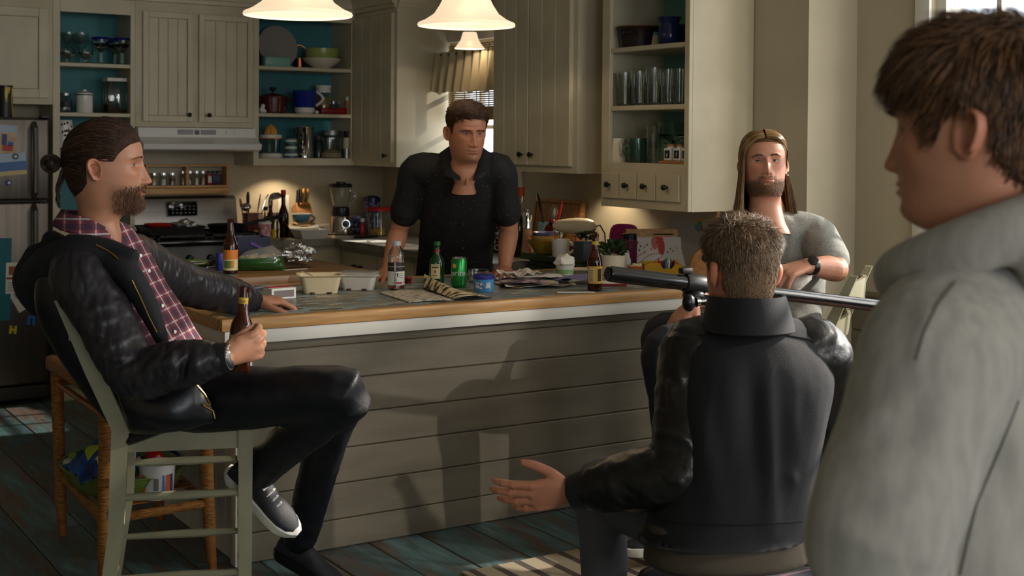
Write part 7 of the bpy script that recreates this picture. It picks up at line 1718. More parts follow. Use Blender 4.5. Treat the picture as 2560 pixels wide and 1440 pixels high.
def strands(parent,name,paths,center,width,m,rnd,taper=0.25,shade=None):
 """hair strands as slim three sided tapering locks"""
 V=[];Fc=[];T=[];c=Vector(center)
 for k,P in enumerate(paths):
  t=rnd.random()if shade is None else shade(k);n=len(P);wv=width*rnd.uniform(0.7,1.35)
  b=len(V)
  for i,p in enumerate(P):
   d=(P[min(i+1,n-1)]-P[max(i-1,0)]).normalized();o=(p-c);o=(o-d*o.dot(d));o=o.normalized()if o.length>1e-6 else d.orthogonal().normalized();s=d.cross(o)
   f=i/(n-1);w=wv*(1-(1-taper)*f**1.5)*min(1.0,0.55+f*3)
   V+=[p+s*w,p-s*w,p+o*w*0.7];T+=[t]*3
  for i in range(n-1):
   q=b+3*i
   for e in range(3):Fc.append((q+e,q+(e+1)%3,q+3+(e+1)%3,q+3+e))
 me=bpy.data.meshes.new(name);me.from_pydata([tuple(v)for v in V],[],Fc);at=me.attributes.new('tint','FLOAT_COLOR','POINT')
 arr=np.ones((len(V),4),'f');arr[:,0]=T;at.data.foreach_set('color',arr.ravel());me.polygons.foreach_set('use_smooth',[True]*len(Fc));me.update()
 return mesh_obj(name,me,m,parent)
def hair_cap(head,parent,name,fn,m,tint=0.3,rough=0.75):
 mc=MATS.get(m.name+'_cap')
 if mc is None:mc=m.copy();mc.name=m.name+'_cap';MATS[mc.name]=mc;mc.node_tree.nodes['Principled BSDF'].inputs['Roughness'].default_value=rough;mc.node_tree.nodes['Principled BSDF'].inputs['Specular IOR Level'].default_value=0.2
 m=mc
 """shell over the scalp; fn(x,y,z) -> thickness (0 = no hair)"""
 th=np.array([[fn(*head.P[i,j])for j in range(head.na)]for i in range(head.nr)])
 bm=bmesh.new();lay=bm.verts.layers.float_color.new('tint');g={}
 def vt(i,j):
  if(i,j)not in g:
   t=th[i,j];p=head.P[i,j]+head.N[i,j]*max(t,0.0004)
   if t<=0:
    acc=[]
    for di in(-1,0,1):
     for dj in(-1,0,1):
      a,b=min(max(i+di,0),head.nr-1),(j+dj)%head.na
      if th[a,b]>0:f=th[a,b]*1.6/(th[a,b]*1.6-t+1e-9);acc.append(head.P[a,b]*(1-f)+head.P[i,j]*f)
    if acc:p=sum(acc)/len(acc)+head.N[i,j]*0.0003
   g[(i,j)]=bm.verts.new(head.w(p));g[(i,j)][lay]=(tint,0,0,1)
  return g[(i,j)]
 for i in range(head.nr-1):
  for j in range(head.na):
   k=(j+1)%head.na
   if max(th[i,j],th[i,k],th[i+1,k],th[i+1,j])>0:bm.faces.new([vt(i,j),vt(i,k),vt(i+1,k),vt(i+1,j)]).smooth=True
 if th[-1].max()>0:bm.faces.new([vt(head.nr-1,j)for j in range(head.na)][::-1]).smooth=True
 me=bpy.data.meshes.new(name);bm.to_mesh(me);bm.free();return mesh_obj(name,me,m,parent)
def hairline(ys,zs,t,soft=0.012,ear=True):
 def f(x,y,z):
  d=z-np.interp(y,ys,zs)
  if ear and abs(x)>0.055 and-0.05<z<0.018 and-0.044<y<0.008:d=min(d,z-0.018)
  return d if d<=0 else min(1,d/soft)*(t(x,y,z)if callable(t)else t)
 return f
def roots(head,fn,n,rnd,dens=False):
 """random scalp points where fn>0: (point, normal, thickness) in head coordinates"""
 out=[];tries=0
 while len(out)<n and tries<n*60:
  tries+=1;i=rnd.randrange(24,head.nr-1);j=rnd.randrange(head.na);p=head.P[i,j]
  wgt=min(1,(abs(p[0])+abs(p[1]+0.012))/0.09)*(1.0 if i<114 else 1.0)
  t=fn(*p)
  if t>0 and rnd.random()<min(1,t*1.0 if dens else 1)and rnd.random()<wgt*(0.5 if i<114 else 1):out.append((Vector(p),Vector(head.N[i,j]),t))
 return out
def brows(head,parent,m,rnd,h=0.0195,n=46,arch=0.003,wid=0.0007,ang=0.0):
 ps=[]
 for side in(1,-1):
  for i in range(n):
   u=i/(n-1);x=side*(0.014+0.034*u);z=h+arch*sin(pi*min(1,u*0.9))-0.004*max(0,u-0.6)/0.4+rnd.uniform(-0.0022,0.0022)*(1-0.5*u)
   ii=int(np.argmin(np.abs(head.Z[:,0]-z)));row=head.X[ii];cand=np.where(head.Y[ii]>0.02)[0];jj=cand[int(np.argmin(np.abs(row[cand]-x)))]
   p=Vector(head.P[ii,jj])+Vector(head.N[ii,jj])*0.0006;nrm=Vector(head.N[ii,jj]);d=(Vector((side*0.8,0,0.45*(1-u*1.2)))+nrm*0.15);d=d.normalized()
   ps.append([head.w(p),head.w(p+d*0.004+nrm*0.0006),head.w(p+d*0.008+nrm*0.0004)])
 return strands(parent,'eyebrows',ps,head.c,wid*head.sc,m,rnd)
def beard_strands(head,parent,fn,n,rnd,m,length,droop=0.6,wid=0.0007,name='beard',fwd=0.35):
 ps=[]
 for p,nn,t in roots(head,fn,n,rnd,True):
  L=length*t*rnd.uniform(0.6,1.2);d=(nn*fwd+Vector((rnd.uniform(-0.2,0.2),0.1,-droop))).normalized()
  pts=[p,p+d*L*0.4+nn*L*0.1,p+(d+Vector((0,0,-0.2))).normalized()*L*0.75,p+(d+Vector((rnd.uniform(-0.2,0.2),-0.1,-0.5))).normalized()*L]
  ps.append([head.w(q)for q in pts])
 return strands(parent,name,ps,head.w((0,0,-0.05)),wid,m,rnd)
SKIN_A=srgb(172,120,92);SKIN_B=srgb(176,124,98);LIP=srgb(168,92,82)
def uv(v):return Vector(v).normalized()
def figure(mb,j,fat=1.0,arm=1.0,neck=True):
 """skin volumes from joints; j holds 3-D points and the trunk's side / front vectors"""
 trunk(mb,[(j['pelvis'],j['side0'],j['front0'],0.155*fat,0.105*fat),(j['waist'],j['side0'],j['front0'],0.135*fat,0.10*fat),(j['chest'],j['side1'],j['front1'],0.155*fat,0.112*fat),(j['chest'].lerp(j['neck'],0.62),j['side1'],j['front1'],0.15*fat,0.095*fat),(j['neck'].lerp(j['chest'],0.1),j['side1'],j['front1'],0.075,0.07)])
 limb(mb,[j['neck'].lerp(j['chest'],0.25),j['neck'],j['head']],[0.066,0.059,0.055],18)
 for s in 'RL':
  sh,el,wr=j['sh'+s],j['el'+s],j['wr'+s]
  limb(mb,[j['chest'].lerp(j['neck'],0.7),sh,sh.lerp(el,0.35),el,el.lerp(wr,0.3),el.lerp(wr,0.7),wr],[0.055,0.056*arm,0.049*arm,0.040*arm,0.042*arm,0.033*arm,0.026*arm],16)
  hp,kn,an=j['hip'+s],j['kn'+s],j['an'+s]
  k2=kn+(hp-kn)*0.07+(an-kn)*0.07
  limb(mb,[j['pelvis'].lerp(hp,0.8),hp.lerp(kn,0.3),k2,kn.lerp(an,0.35),an],[0.075,0.06,0.038,0.04,0.03],16)
VOX=0.0038
m_skin=skin_mat('skin')
P1=thing('person','man with a hair bun, plaid shirt and dark jacket, seated holding a beer bottle','person',CH1)
J={}
h1=PD(270,413,3.70);f1=(SR*0.985+SF*0.16+SU*0.01);u1=(SU*1.0-SR*0.02)
J['head']=h1+SU*(-0.13)-SR*0.02
J['neck']=PD(226,592,3.76);J['chest']=PD(262,745,3.79);J['waist']=PD(345,905,3.82);J['pelvis']=PD(420,1000,3.84)
sv=uv(SF*0.93+SR*0.36)
fv=uv(SR*0.93-SF*0.36)
J['side0']=uv(SF*0.98+SR*0.1);J['front0']=uv(SR*0.9-SF*0.1+SU*0.35);J['side1']=sv;J['front1']=uv(fv*0.86+SU*0.48)
J['shR']=PD(205,690,3.60);J['elR']=PD(335,930,3.50);J['wrR']=PD(564,893,3.465)
J['shL']=PD(330,655,4.02);J['elL']=PD(470,712,4.30);J['wrL']=PD(632,752,4.60)
J['hipR']=PD(450,1000,3.72);J['knR']=PD(868,985,3.58);J['anR']=PD(640,1180,3.80);J['toeR']=PD(775,1305,3.78)
J['hipL']=PD(450,990,3.98);J['knL']=PD(850,985,4.12);J['anL']=PD(748,1352,4.36);J['toeL']=PD(860,1415,4.30)
hd1=Head(h1,f1,u1,1.04,jaw=0.85,nose=1.08,mouth=0.0022,brow=1.1,nk=0.62)
mb=MB();figure(mb,J)
bot1=(PD(597,905,3.545),PD(612,716,3.56))
bax=(bot1[1]-bot1[0]).normalized()
wr=J['wrR'];aR=uv(SR*0.74+SU*0.32+SF*0.5);nR=uv(SF*0.8-SR*0.55)
tR=hand(mb,PD(570,893,3.465),aR,nR,1,[(52,62,40),(54,62,40),(56,62,42),(60,60,42)],(3,1,-3,-8),(0.5,0.2),1.0,tdir=uv(SR*0.45+SU*0.5+SF*0.75))
aL=uv(SR*0.86+SF*0.45-SU*0.08);nL=uv(-SU*0.95-SR*0.1+SF*0.1)
tL=hand(mb,PD(634,750,4.62),aL,nL,-1,[(22,28,20),(34,42,26),(40,48,28),(44,48,28)],(10,2,-5,-12),(0.2,0.1),1.02,tdir=uv(SR*0.85-SF*0.55-SU*0.25))
bm1=remesh(mb,0.0032,5)
hd1.colour(SKIN_A,LIP,srgb(92,60,44),lambda X,Y,Z:0.6*np.clip((-0.05-Z+0.005)/0.025,0,1)*np.clip((Y-0.0)/0.02,0,1)*(1-np.clip(gau(X,Z,0,-0.074,0.02,0.006)*1.5-0.4,0,1))*np.clip((Z+0.135)/0.01,0,1)*np.clip(1-(gau(np.abs(X),Z,0.04,-0.035,0.018,0.016)),0,1),0.25)
b1_=finish_body(P1,bm1,hd1,SKIN_A)
hd1.eyes(P1,(0.3,1,-0.03))
nails(tL,nL,P1,pm('nail',(206,160,140),0.3))
rnd=random.Random(11)
m_h1=hair_mat('hair_dark_brown',srgb(36,22,15),srgb(104,72,48),0.34)
fn1=hairline([-0.11,-0.085,-0.06,-0.045,-0.03,0.0,0.016,0.026,0.036,0.05,0.065,0.09],[-0.088,-0.086,-0.07,-0.05,-0.012,0.016,0.008,0.010,0.028,0.042,0.054,0.064],lambda x,y,z:0.006+0.004*min(1,max(0,z)/0.06),0.03)
hair_cap(hd1,P1,'hair',fn1,m_h1,0.12)
bun=Vector((0.004,-0.142,0.004));tie=Vector((0,-0.118,0.008))
ps=[]
for p,nn,t in roots(hd1,fn1,2600,rnd):
 o=Vector((0,-0.012,0.0));d0=(p-o).normalized();d1=(tie-o).normalized();path=[];off=t+rnd.uniform(0.0006,0.004);end=rnd.uniform(0.55,1.0)
 n=17
 for i in range(n+1):
  f=(i/n)**1.35*end;d=d0.slerp(d1,f)if d0.dot(d1)>-0.98 else d0.lerp(d1,f)
  q=hd1.skull(d,off*min(1,0.75+f*4)+0.001*sin(f*9+p.x*90))if d.z>-0.75 else p
  path.append(hd1.w(q+Vector((rnd.uniform(-1,1),rnd.uniform(-1,1),rnd.uniform(-1,1)))*0.0009))
 ps.append(path)
strands(P1,'hair_strands',ps,hd1.c,0.0011,m_h1,rnd,0.5,lambda k:rnd.random()**2.0*0.8)
ps=[]
for k in range(150):
 ph=rnd.uniform(0,6.28);rr_=rnd.uniform(0.012,0.024);ww=rnd.uniform(-0.014,0.014);st=rnd.uniform(0,6.28);path=[]
 for i in range(12):
  a=st+i*0.36;path.append(hd1.w(bun+Vector((ww+0.003*sin(a*2),-rr_*cos(a)*1.1-0.006,rr_*sin(a)*1.05+0.002))))
 ps.append(path)
for k in range(60):
 x=rnd.uniform(-0.02,0.02);z0=rnd.uniform(-0.03,0.0);path=[]
 for i in range(8):f=i/7;path.append(hd1.w((x*(1-0.3*f),-0.112-0.018*sin(f*2.2)-rnd.uniform(0,0.004),z0-0.085*f)))
 ps.append(path)
strands(P1,'hair_bun',ps,hd1.w(bun),0.0021,m_h1,rnd,0.6,lambda k:rnd.random()**2*0.7)
MB().sphere(hd1.w(bun+Vector((0,-0.006,0.002))),0.021,16,12,(0.8,1.05,1)).build('hair_bun_core',pm('hair_core_dark',(30,19,13),0.5),P1)
MB().torus(hd1.w(tie),0.0125,0.004,hd1.wn((0,1,0)),20,8).build('hair_tie',m_blackpl,P1)
brows(hd1,P1,m_h1,rnd,0.0185,60,0.002,0.0009)
def bf1(x,y,z):
 if z<-0.127 or y<0.018:return 0
 if abs(x)<0.021 and-0.0805<z<-0.0665:return 0
 jaw=min(1,max(0,(-0.055-z-0.35*max(0,0.075-y-0.03)+0.004)/0.022))
 k=jaw*(0.35+0.65*min(1,max(0,(y-0.02)/0.05)))
 if abs(x)<0.03 and-0.0665<z<-0.0575 and y<0.103:return 0.55
 if z>-0.0565:return k if k>0.04 else 0
 if abs(x)<0.017 and z>-0.086:return 0.15
 return k if k>0.04 else 0
beard_strands(hd1,P1,bf1,2600,rnd,hair_mat('beard_brown',srgb(56,33,20),srgb(136,90,56),0.5),0.016,0.75,0.0008)
def plaid(name,ax,ay):
 m=bpy.data.materials.new(name);m.use_nodes=True;nt=m.node_tree;N=nt.nodes;L=nt.links;b=N['Principled BSDF'];b.inputs['Roughness'].default_value=0.85
 tc=N.new('ShaderNodeTexCoord')
 def band(v,freq,duty,ph=0.0):
  d=N.new('ShaderNodeVectorMath');d.operation='DOT_PRODUCT';d.inputs[1].default_value=tuple(v);L.new(tc.outputs['Object'],d.inputs[0])
  ma=N.new('ShaderNodeMath');ma.operation='MULTIPLY_ADD';ma.inputs[1].default_value=freq;ma.inputs[2].default_value=ph;L.new(d.outputs['Value'],ma.inputs[0])
  f=N.new('ShaderNodeMath');f.operation='FRACT';L.new(ma.outputs[0],f.inputs[0])
  g=N.new('ShaderNodeMath');g.operation='LESS_THAN';g.inputs[1].default_value=duty;L.new(f.outputs[0],g.inputs[0]);return g.outputs[0]
 cur=None
 def lay(fac,col,k):
  nonlocal cur
  mx=N.new('ShaderNodeMix');mx.data_type='RGBA';mu=N.new('ShaderNodeMath');mu.operation='MULTIPLY';mu.inputs[1].default_value=k;L.new(fac,mu.inputs[0]);L.new(mu.outputs[0],mx.inputs[0])
  if cur is None:mx.inputs[6].default_value=srgb(126,46,58)
  else:L.new(cur,mx.inputs[6])
  mx.inputs[7].default_value=srgb(*col);cur=mx.outputs[2]
 for v,ph in((ax,0.0),(ay,0.3)):
  lay(band(v,24,0.42,ph),(34,34,52),0.6);lay(band(v,24,0.12,ph+0.35),(196,190,190),0.55);lay(band(v,48,0.1,ph+0.1),(30,30,40),0.4)
 L.new(cur,b.inputs['Base Color']);return m
def torso_mb(J,w,dz,shift=Vector((0,0,0)),arms=None,top=0.1,bottom=0.0,hem=None,neckr=(0.085,0.08)):
 mb=MB();secs=[]
 if hem is not None:secs.append((hem,J['side0'],J['front0'],w[0]*1.02,dz[0]))
 secs+=[(J['pelvis']+shift,J['side0'],J['front0'],w[0],dz[0]),(J['waist']+shift,J['side0'],J['front0'],w[1],dz[1]),(J['chest']+shift,J['side1'],J['front1'],w[2],dz[2]),(J['chest'].lerp(J['neck'],0.6)+shift,J['side1'],J['front1'],w[3],dz[3]),(J['neck'].lerp(J['chest'],top)+shift,J['side1'],J['front1'],neckr[0],neckr[1])]
 trunk(mb,secs);return mb
front=J['front1']
mb=torso_mb(J,(0.15,0.158,0.15,0.14),(0.135,0.158,0.13,0.095),front*0.034,neckr=(0.082,0.082))
me=remesh(mb,0.006,8);wrinkle(me,0.004,9,None,1,3)
shirt1=mesh_obj('plaid_shirt',me,plaid('plaid_cloth',uv(SR*0.48-SU*0.87),uv(SF*0.75+SR*0.56+SU*0.31)),P1)
def collar(parent,name,c,side,front,up,r0,r1,h,m,gap=0.5,flare=0.02,tip=0.02,drop=0.0,thick=0.004,n=40,roll=0.0):
 """standing/turned collar around the neck, open at the front by `gap` radians"""
 c=Vector(c)
 def fn(u,v):
  a=gap+(2*pi-2*gap)*u;fr=cos(a);rad_w=r0+(flare*v);rad_d=r1+(flare*v)
  return c+front*(rad_d*fr)+side*(rad_w*sin(a))+up*(h*v*(1+0.0*fr)-drop*max(0,fr)**1.5*(1)-tip*v*max(0,fr-0.3)+roll*sin(pi*v))
 return MB().sheet(fn,n,6,thick).build(name,m,parent)
nk=PD(232,560,3.715);upn=uv(SU*0.95+SR*0.26)
collar(shirt1,'shirt_collar',nk+upn*-0.03,uv(SF),uv(SR*0.97-SU*0.2),upn,0.082,0.088,0.052,plaid('plaid_collar',uv(SR+SF*0.3),uv(SU)),0.42,-0.004,0.0,0.035)
collar(shirt1,'collar_fall',nk+upn*0.022,uv(SF),uv(SR*0.97-SU*0.2),upn*-1,0.084,0.09,0.046,plaid('plaid_collar2',uv(SR+SF*0.3),uv(SU)),0.42,0.016,-0.02,-0.035)
cs1=Caster(shirt1)
for q in((350,640),(371,678),(405,765),(436,830)):
 p=cs1.hit(q[0],q[1],0.002);MB().lathe([(0,0),(0.0055,0),(0.005,0.002),(0,0.0025)],p,14,uv(SR-SF*0.6)).build('button',m_whitec,shirt1)
m_nyl=mat('nylon_sleeve',srgb(33,31,36),0.4,spec=0.6,bump=0.25,bscale=16,bstretch=(1,1,1))
m_jkt=mat('black_jersey',srgb(20,21,26),0.8,bump=0.2,bscale=260)
m_lthr=mat('black_satin',srgb(16,16,20),0.3,spec=0.6,bump=0.15,bscale=20)
back=-front
mb=torso_mb(J,(0.185,0.192,0.19,0.17),(0.128,0.128,0.122,0.105),back*0.03-SR*0.008,top=0.22,hem=PD(418,1062,3.80),neckr=(0.11,0.1))
me=remesh(mb,0.007,8)
body_dn=(J['pelvis']-J['neck']).normalized()
wrinkle(me,0.004,8,tuple(body_dn),2.0,9)
folds(me,[(PD(312,968,3.6),PD(340,1010,3.6),0.010,0.018),(PD(368,960,3.6),PD(372,1000,3.6),0.010,0.014),(PD(405,985,3.6),PD(425,1040,3.6),0.012,0.016),(PD(330,1050,3.6),PD(470,1075,3.6),0.006,0.02)])
jacket=mesh_obj('jacket',me,m_lthr,P1)
for s,col_ in(('R',1),('L',1)):
 sh,el,wr=J['sh'+s],J['el'+s],J['wr'+s];mb=MB();e2=el.lerp(wr,0.0)
 root=J['chest'].lerp(J['neck'],0.55).lerp(sh,0.5)
 limb(mb,[root,sh,sh.lerp(el,0.4),el,el.lerp(wr,0.35),el.lerp(wr,0.72),el.lerp(wr,0.93)],[0.095,0.088,0.079,0.071,0.067,0.06,0.044],22)
 me=remesh(mb,0.0055,6);ax_=(wr-el).normalized()
 fl=[]
 r2=random.Random(5 if s=='R' else 6)
 for i in range(13):
  t=0.05+0.85*i/12;c=el.lerp(wr,t);dd=uv(SU*r2.uniform(0.5,1.2)+ax_*r2.uniform(0.2,0.9));L_=0.055
  fl.append((c-dd*L_-SF*0.06,c+dd*L_-SF*0.06,r2.choice((0.011,0.013,-0.008)),0.011))
 for i in range(6):
  c=sh.lerp(el,0.35+0.12*i);dd=uv(SR*1.0+SU*r2.uniform(-0.3,0.6));fl.append((c-dd*0.05-SF*0.07,c+dd*0.06-SF*0.07,0.007,0.014))
 fl+=[(el+SR*0.03+SU*0.05-SF*0.06,el-SR*0.05+SU*0.0-SF*0.05,-0.014,0.014),(el+SR*0.055+SU*0.03-SF*0.05,el-SR*0.02-SU*0.03-SF*0.06,0.011,0.013)]
 folds(me,fl);wrinkle(me,0.0035,22,tuple(ax_),0.35,4)
 sl=mesh_obj('sleeve',me,m_nyl,jacket)
 cuff=MB();c0=el.lerp(wr,0.86);c1=wr+ax_*0.012;cuff.tube([c0,c0.lerp(c1,0.3),c1,c1-ax_*0.004],[0.043,0.043,0.036,0.03],24,caps=False);cuff.build('cuff',m_jkt,jacket)
def quad_panel(c,b,thick=0.008,nu=22,nv=14,amp=0.004,seed=1):
 """bulging cloth panel between four corners; b = bulge vector"""
 a0,a1,a2,a3=[Vector(q)for q in c];b=Vector(b)
 def fn(u,v):
  p=a0.lerp(a1,u).lerp(a3.lerp(a2,u),v);k=sin(pi*u)**0.6*sin(pi*v)**0.6
  return p+b*k+b.normalized()*amp*mnoise.noise(Vector((u*4+seed,v*4,seed)))
 return MB().sheet(fn,nu,nv,thick)
pn=quad_panel([PD(292,955,3.57),PD(490,950,3.56),PD(540,1050,3.58),PD(330,1080,3.60)],-SF*0.05-SU*0.035)
fp=pn.build('jacket_skirt',m_lthr,jacket)
folds(fp.data,[(PD(332,965,3.5),PD(318,1000,3.5),0.010,0.012),(PD(318,1000,3.5),PD(345,1015,3.5),0.008,0.010),(PD(372,962,3.5),PD(374,1005,3.5),0.010,0.010),(PD(405,1000,3.5),PD(428,1040,3.5),0.012,0.012),(PD(440,965,3.5),PD(465,1075,3.5),-0.008,0.012)])
cp=Caster(fp)
MB().tube(cp.path([(486,957),(510,985),(528,1016),(537,1046)],0.002),0.0024,6).build('zip',mat('zip_gold',srgb(150,120,60),0.35,0.8),fp)
hc=PD(150,700,3.78);mb=MB()
ringp=[]
for i in range(40):
 a=2*pi*i/40;ca,sa=cos(a),sin(a)
 pass
limb(mb,[PD(330,640,3.58),PD(262,632,3.60),PD(185,636,3.62),PD(120,676,3.70),PD(100,705,3.84),PD(130,665,3.98),PD(215,615,4.0),PD(290,630,3.97)],[0.022,0.042,0.055,0.062,0.066,0.06,0.05,0.03],20)
limb(mb,[PD(98,650,3.80),PD(92,700,3.80),PD(115,752,3.80),PD(165,768,3.80)],[0.05,0.068,0.055,0.04],20)
limb(mb,[PD(130,600,3.80),PD(165,640,3.80),PD(185,690,3.80)],[0.03,0.05,0.06],20)
limb(mb,[PD(262,640,3.60),PD(320,685,3.575),PD(370,770,3.60),PD(405,850,3.62)],[0.034,0.036,0.03,0.02],16)
me=remesh(mb,0.006,10)
folds(me,[(PD(70,655,3.7),PD(180,640,3.6),-0.012,0.012),(PD(60,690,3.7),PD(170,690,3.6),-0.012,0.014),(PD(90,760,3.7),PD(140,660,3.6),-0.009,0.012),(PD(180,620,3.6),PD(300,630,3.55),-0.010,0.010),(PD(110,610,3.7),PD(70,720,3.7),0.008,0.014)])
hood=mesh_obj('hood',me,m_jkt,jacket)
ch=Caster(hood);cj=Caster(jacket)
m_zip=mat('zip_gold',srgb(150,120,60),0.35,0.8)
MB().tube(ch.path([(240,612),(268,625),(296,648)],0.002),0.0022,6).build('zip',m_zip,hood)
MB().tube(ch.path([(330,700),(352,745),(372,790),(392,830)],0.002),0.0022,6).build('zip',m_zip,hood)
m_jean1=mat('dark_jeans',srgb(11,12,19),0.5,spec=0.45,bump=0.08,bscale=300)
mb=MB();trunk(mb,[(J['pelvis']+SU*0.02,J['side0'],J['front0'],0.165,0.12),(J['pelvis']-SU*0.05,J['side0'],J['front0'],0.17,0.12)])
for s in 'RL':
 hp,kn,an=J['hip'+s],J['kn'+s],J['an'+s]
 limb(mb,[J['pelvis'].lerp(hp,0.7),hp.lerp(kn,0.25),hp.lerp(kn,0.6),kn,kn.lerp(an,0.3),kn.lerp(an,0.7),kn.lerp(an,0.97)],[0.1,0.092,0.083,0.073,0.066,0.06,0.058],22)
me=remesh(mb,0.0065,7)
kR=J['knR']
folds(me,[(PD(905,985,3.5),PD(800,1010,3.5),0.008,0.008),(PD(900,1010,3.5),PD(790,1035,3.5),0.009,0.009),(PD(840,1040,3.5),PD(700,1062,3.5),-0.012,0.012),(PD(640,930,3.5),PD(690,960,3.5),0.006,0.02),(PD(700,1300,4.3),PD(790,1290,4.3),0.012,0.012),(PD(700,1270,4.3),PD(790,1250,4.3),-0.009,0.012),(PD(705,1330,4.3),PD(790,1325,4.3),0.012,0.012),(PD(600,1140,3.7),PD(690,1110,3.6),0.009,0.012),(PD(620,1100,3.7),PD(720,1085,3.6),-0.008,0.012)])
wrinkle(me,0.003,14,None,1,8)
mesh_obj('jeans',me,m_jean1,P1)
m_canvas=mat('black_canvas',srgb(30,30,36),0.6,bump=0.2,bscale=240);m_rub=pm('rubber_white',(206,204,196),0.5)
def shoe(parent,an,toe,up,m,sole_m,L=0.275,hw=0.044,laces=True,toe_up=0.0):
 """low canvas shoe: an = ankle joint, toe = direction point; up = leg direction"""
 f=uv(toe-an);u=Vector(up);u=uv(u-f*u.dot(f));s=f.cross(u);heel=an-f*0.062-u*0.088
 def S(t,x,h):return heel+f*(t*L)+s*x+u*h
 prof=[(0.0,0.62,0.075),(0.06,0.8,0.095),(0.2,0.8,0.105),(0.34,0.76,0.098),(0.5,0.86,0.078),(0.65,0.98,0.06),(0.8,1.0,0.05),(0.92,0.78,0.042),(0.985,0.4,0.034)]
 mb=MB();rings=[]
 for t,w,h in prof:
  rg=[]
  for k in range(24):
   a=2*pi*k/24;c_,s_=cos(a),sin(a);x=hw*w*(abs(c_)**0.8)*(1 if c_>0 else-1);z=0.018+(h-0.018)*(0.5+0.5*(abs(s_)**0.75)*(1 if s_>0 else-1));x*=(1-0.42*max(0,(z-0.03)/0.09))
   rg.append(S(t,x,z))
  rings.append(rg)
 mb.loft(rings);o=mb.build('shoe',m,parent,ang=60)
 sb=MB();rings=[]
 for h,k in((0.0,0.97),(0.012,1.04),(0.028,1.05),(0.03,0.98)):
  rg=[]
  for i in range(40):
   a=2*pi*i/40;t=0.5-0.52*cos(a);w=np.interp(t,[-0.02,0.05,0.2,0.45,0.7,0.85,0.96,1.02],[0.3,0.7,0.82,0.8,1.02,1.0,0.66,0.25]);rg.append(S(0.5+(t-0.5)*k,hw*w*k*(1 if sin(a)>0 else-1),h))
  rings.append(rg)
 sb.loft(rings);sb.build('sole',sole_m,o)
 if laces:
  for i in range(5):
   t=0.36+0.075*i;h=np.interp(t,[q[0]for q in prof],[q[2]for q in prof])+0.002;w=0.022
   MB().tube([S(t,-w,h-0.012),S(t+0.005,0,h+0.001),S(t,w,h-0.012)],0.0042,6).build('lace',m_rub,o)
 return o
shoe(P1,J['anR'],J['toeR'],J['knR']-J['anR'],m_canvas,m_rub,0.26)
shoe(P1,J['anL'],J['toeL'],Vector((0,0,1)),m_canvas,m_blackpl,0.27,laces=False)
d_=uv(J['anR']-J['knR']);p_=J['knR'].lerp(J['anR'],0.95)
for i in range(5):MB().tube([p_+d_*(0.01*i),p_+d_*(0.01*i+0.006)],0.041-0.001*i,18).build('sock_stripe',m_rub if i%2 else m_blackpl,P1)
g=beer(Vector((0,0,0)),'brown beer bottle with a yellow neck label in the seated man\'s hand')
arc_label(g,(0,0,0),0.0132,0.178,0.2,m_lyel,'neck_label',-1.3,1.3,math.atan2(-SF.y,-SF.x));arc_label(g,(0,0,0),0.0305,0.03,0.1,m_lyel,'paper_label',-1.2,1.2,math.atan2(-SF.y,-SF.x))
text_wrap('lettering','BEER',m_ldark,(0,0,0),0.0136,math.atan2(-SF.y,-SF.x)-0.05,0.189,0.009,g)
q=Vector((0,0,1)).rotation_difference(bax);g.rotation_mode='QUATERNION';g.rotation_quaternion=q;g.location=bot1[1]-bax*0.23
wd=uv(J['wrR']-J['elR']);wc=PD(573,890,3.468)
s_=wd.cross(SU).normalized();u_=s_.cross(wd);mb=MB()
for i in range(26):
 a=2*pi*i/26;mb.sphere(wc+s_*(0.030*cos(a))+u_*(0.030*sin(a))+wd*0.006*sin(a),0.0052 if i%3 else 0.0068,10,8)
mb.build('bracelet',mat('bead_steel',srgb(150,140,130),0.3,0.6),P1)
kn_=PD(634,750,4.62)+aL*0.105*1.02+aL.cross(nL)*-1*0.009;MB().torus(kn_+nL*0.004,0.0118,0.0022,aL,20,8).build('ring',m_chrome,P1)
def sleeve(parent,name,root,sh,el,wr,rad,m,vox=0.006,end=1.0,fl=(),wr_amp=0.003,seed=1,it=6):
 mb=MB();limb(mb,[root,sh,sh.lerp(el,0.45),el]+([el.lerp(wr,0.35),el.lerp(wr,0.72),el.lerp(wr,end)]if end>0 else[]),rad,22)
 me=remesh(mb,vox,it);folds(me,fl);wrinkle(me,wr_amp,18,tuple(uv(el-sh)),0.6,seed);return mesh_obj(name,me,m,parent)
def trousers(parent,J,m,rad=(0.1,0.09,0.082,0.07,0.064,0.058,0.055),fl=(),name='trousers',w=0.165):
 mb=MB();trunk(mb,[(J['pelvis']+SU*0.03,J['side0'],J['front0'],w,0.115),(J['pelvis']-SU*0.05,J['side0'],J['front0'],w,0.115)])
 for s in 'RL':
  hp,kn,an=J['hip'+s],J['kn'+s],J['an'+s]
  limb(mb,[J['pelvis'].lerp(hp,0.7),hp.lerp(kn,0.25),hp.lerp(kn,0.6),kn,kn.lerp(an,0.3),kn.lerp(an,0.7),kn.lerp(an,0.97)],rad,20)
 me=remesh(mb,0.008,6);folds(me,fl);wrinkle(me,0.003,14,None,1,5);return mesh_obj(name,me,m,parent)
def stand_axes(J,side,front,lean=0.0):
 J['side0']=J['side1']=uv(side);J['front0']=J['front1']=uv(front)
Zv=Vector((0,0,1))
pel=PD(1132,735,6.22)
P2=thing('person','man in a black short sleeved shirt standing behind the island, leaning on both hands','person',(pel.x,pel.y,0))
J={};h2=PD(1168,328,5.60);f2=uv(-SF*0.92+SR*0.36-SU*0.17);u2=uv(SU*0.98-SF*0.18+SR*0.05)
J['head']=h2-u2*0.13-f2*0.02;J['neck']=PD(1164,398,5.76);J['chest']=PD(1150,515,5.92);J['waist']=PD(1138,650,6.10);J['pelvis']=pel
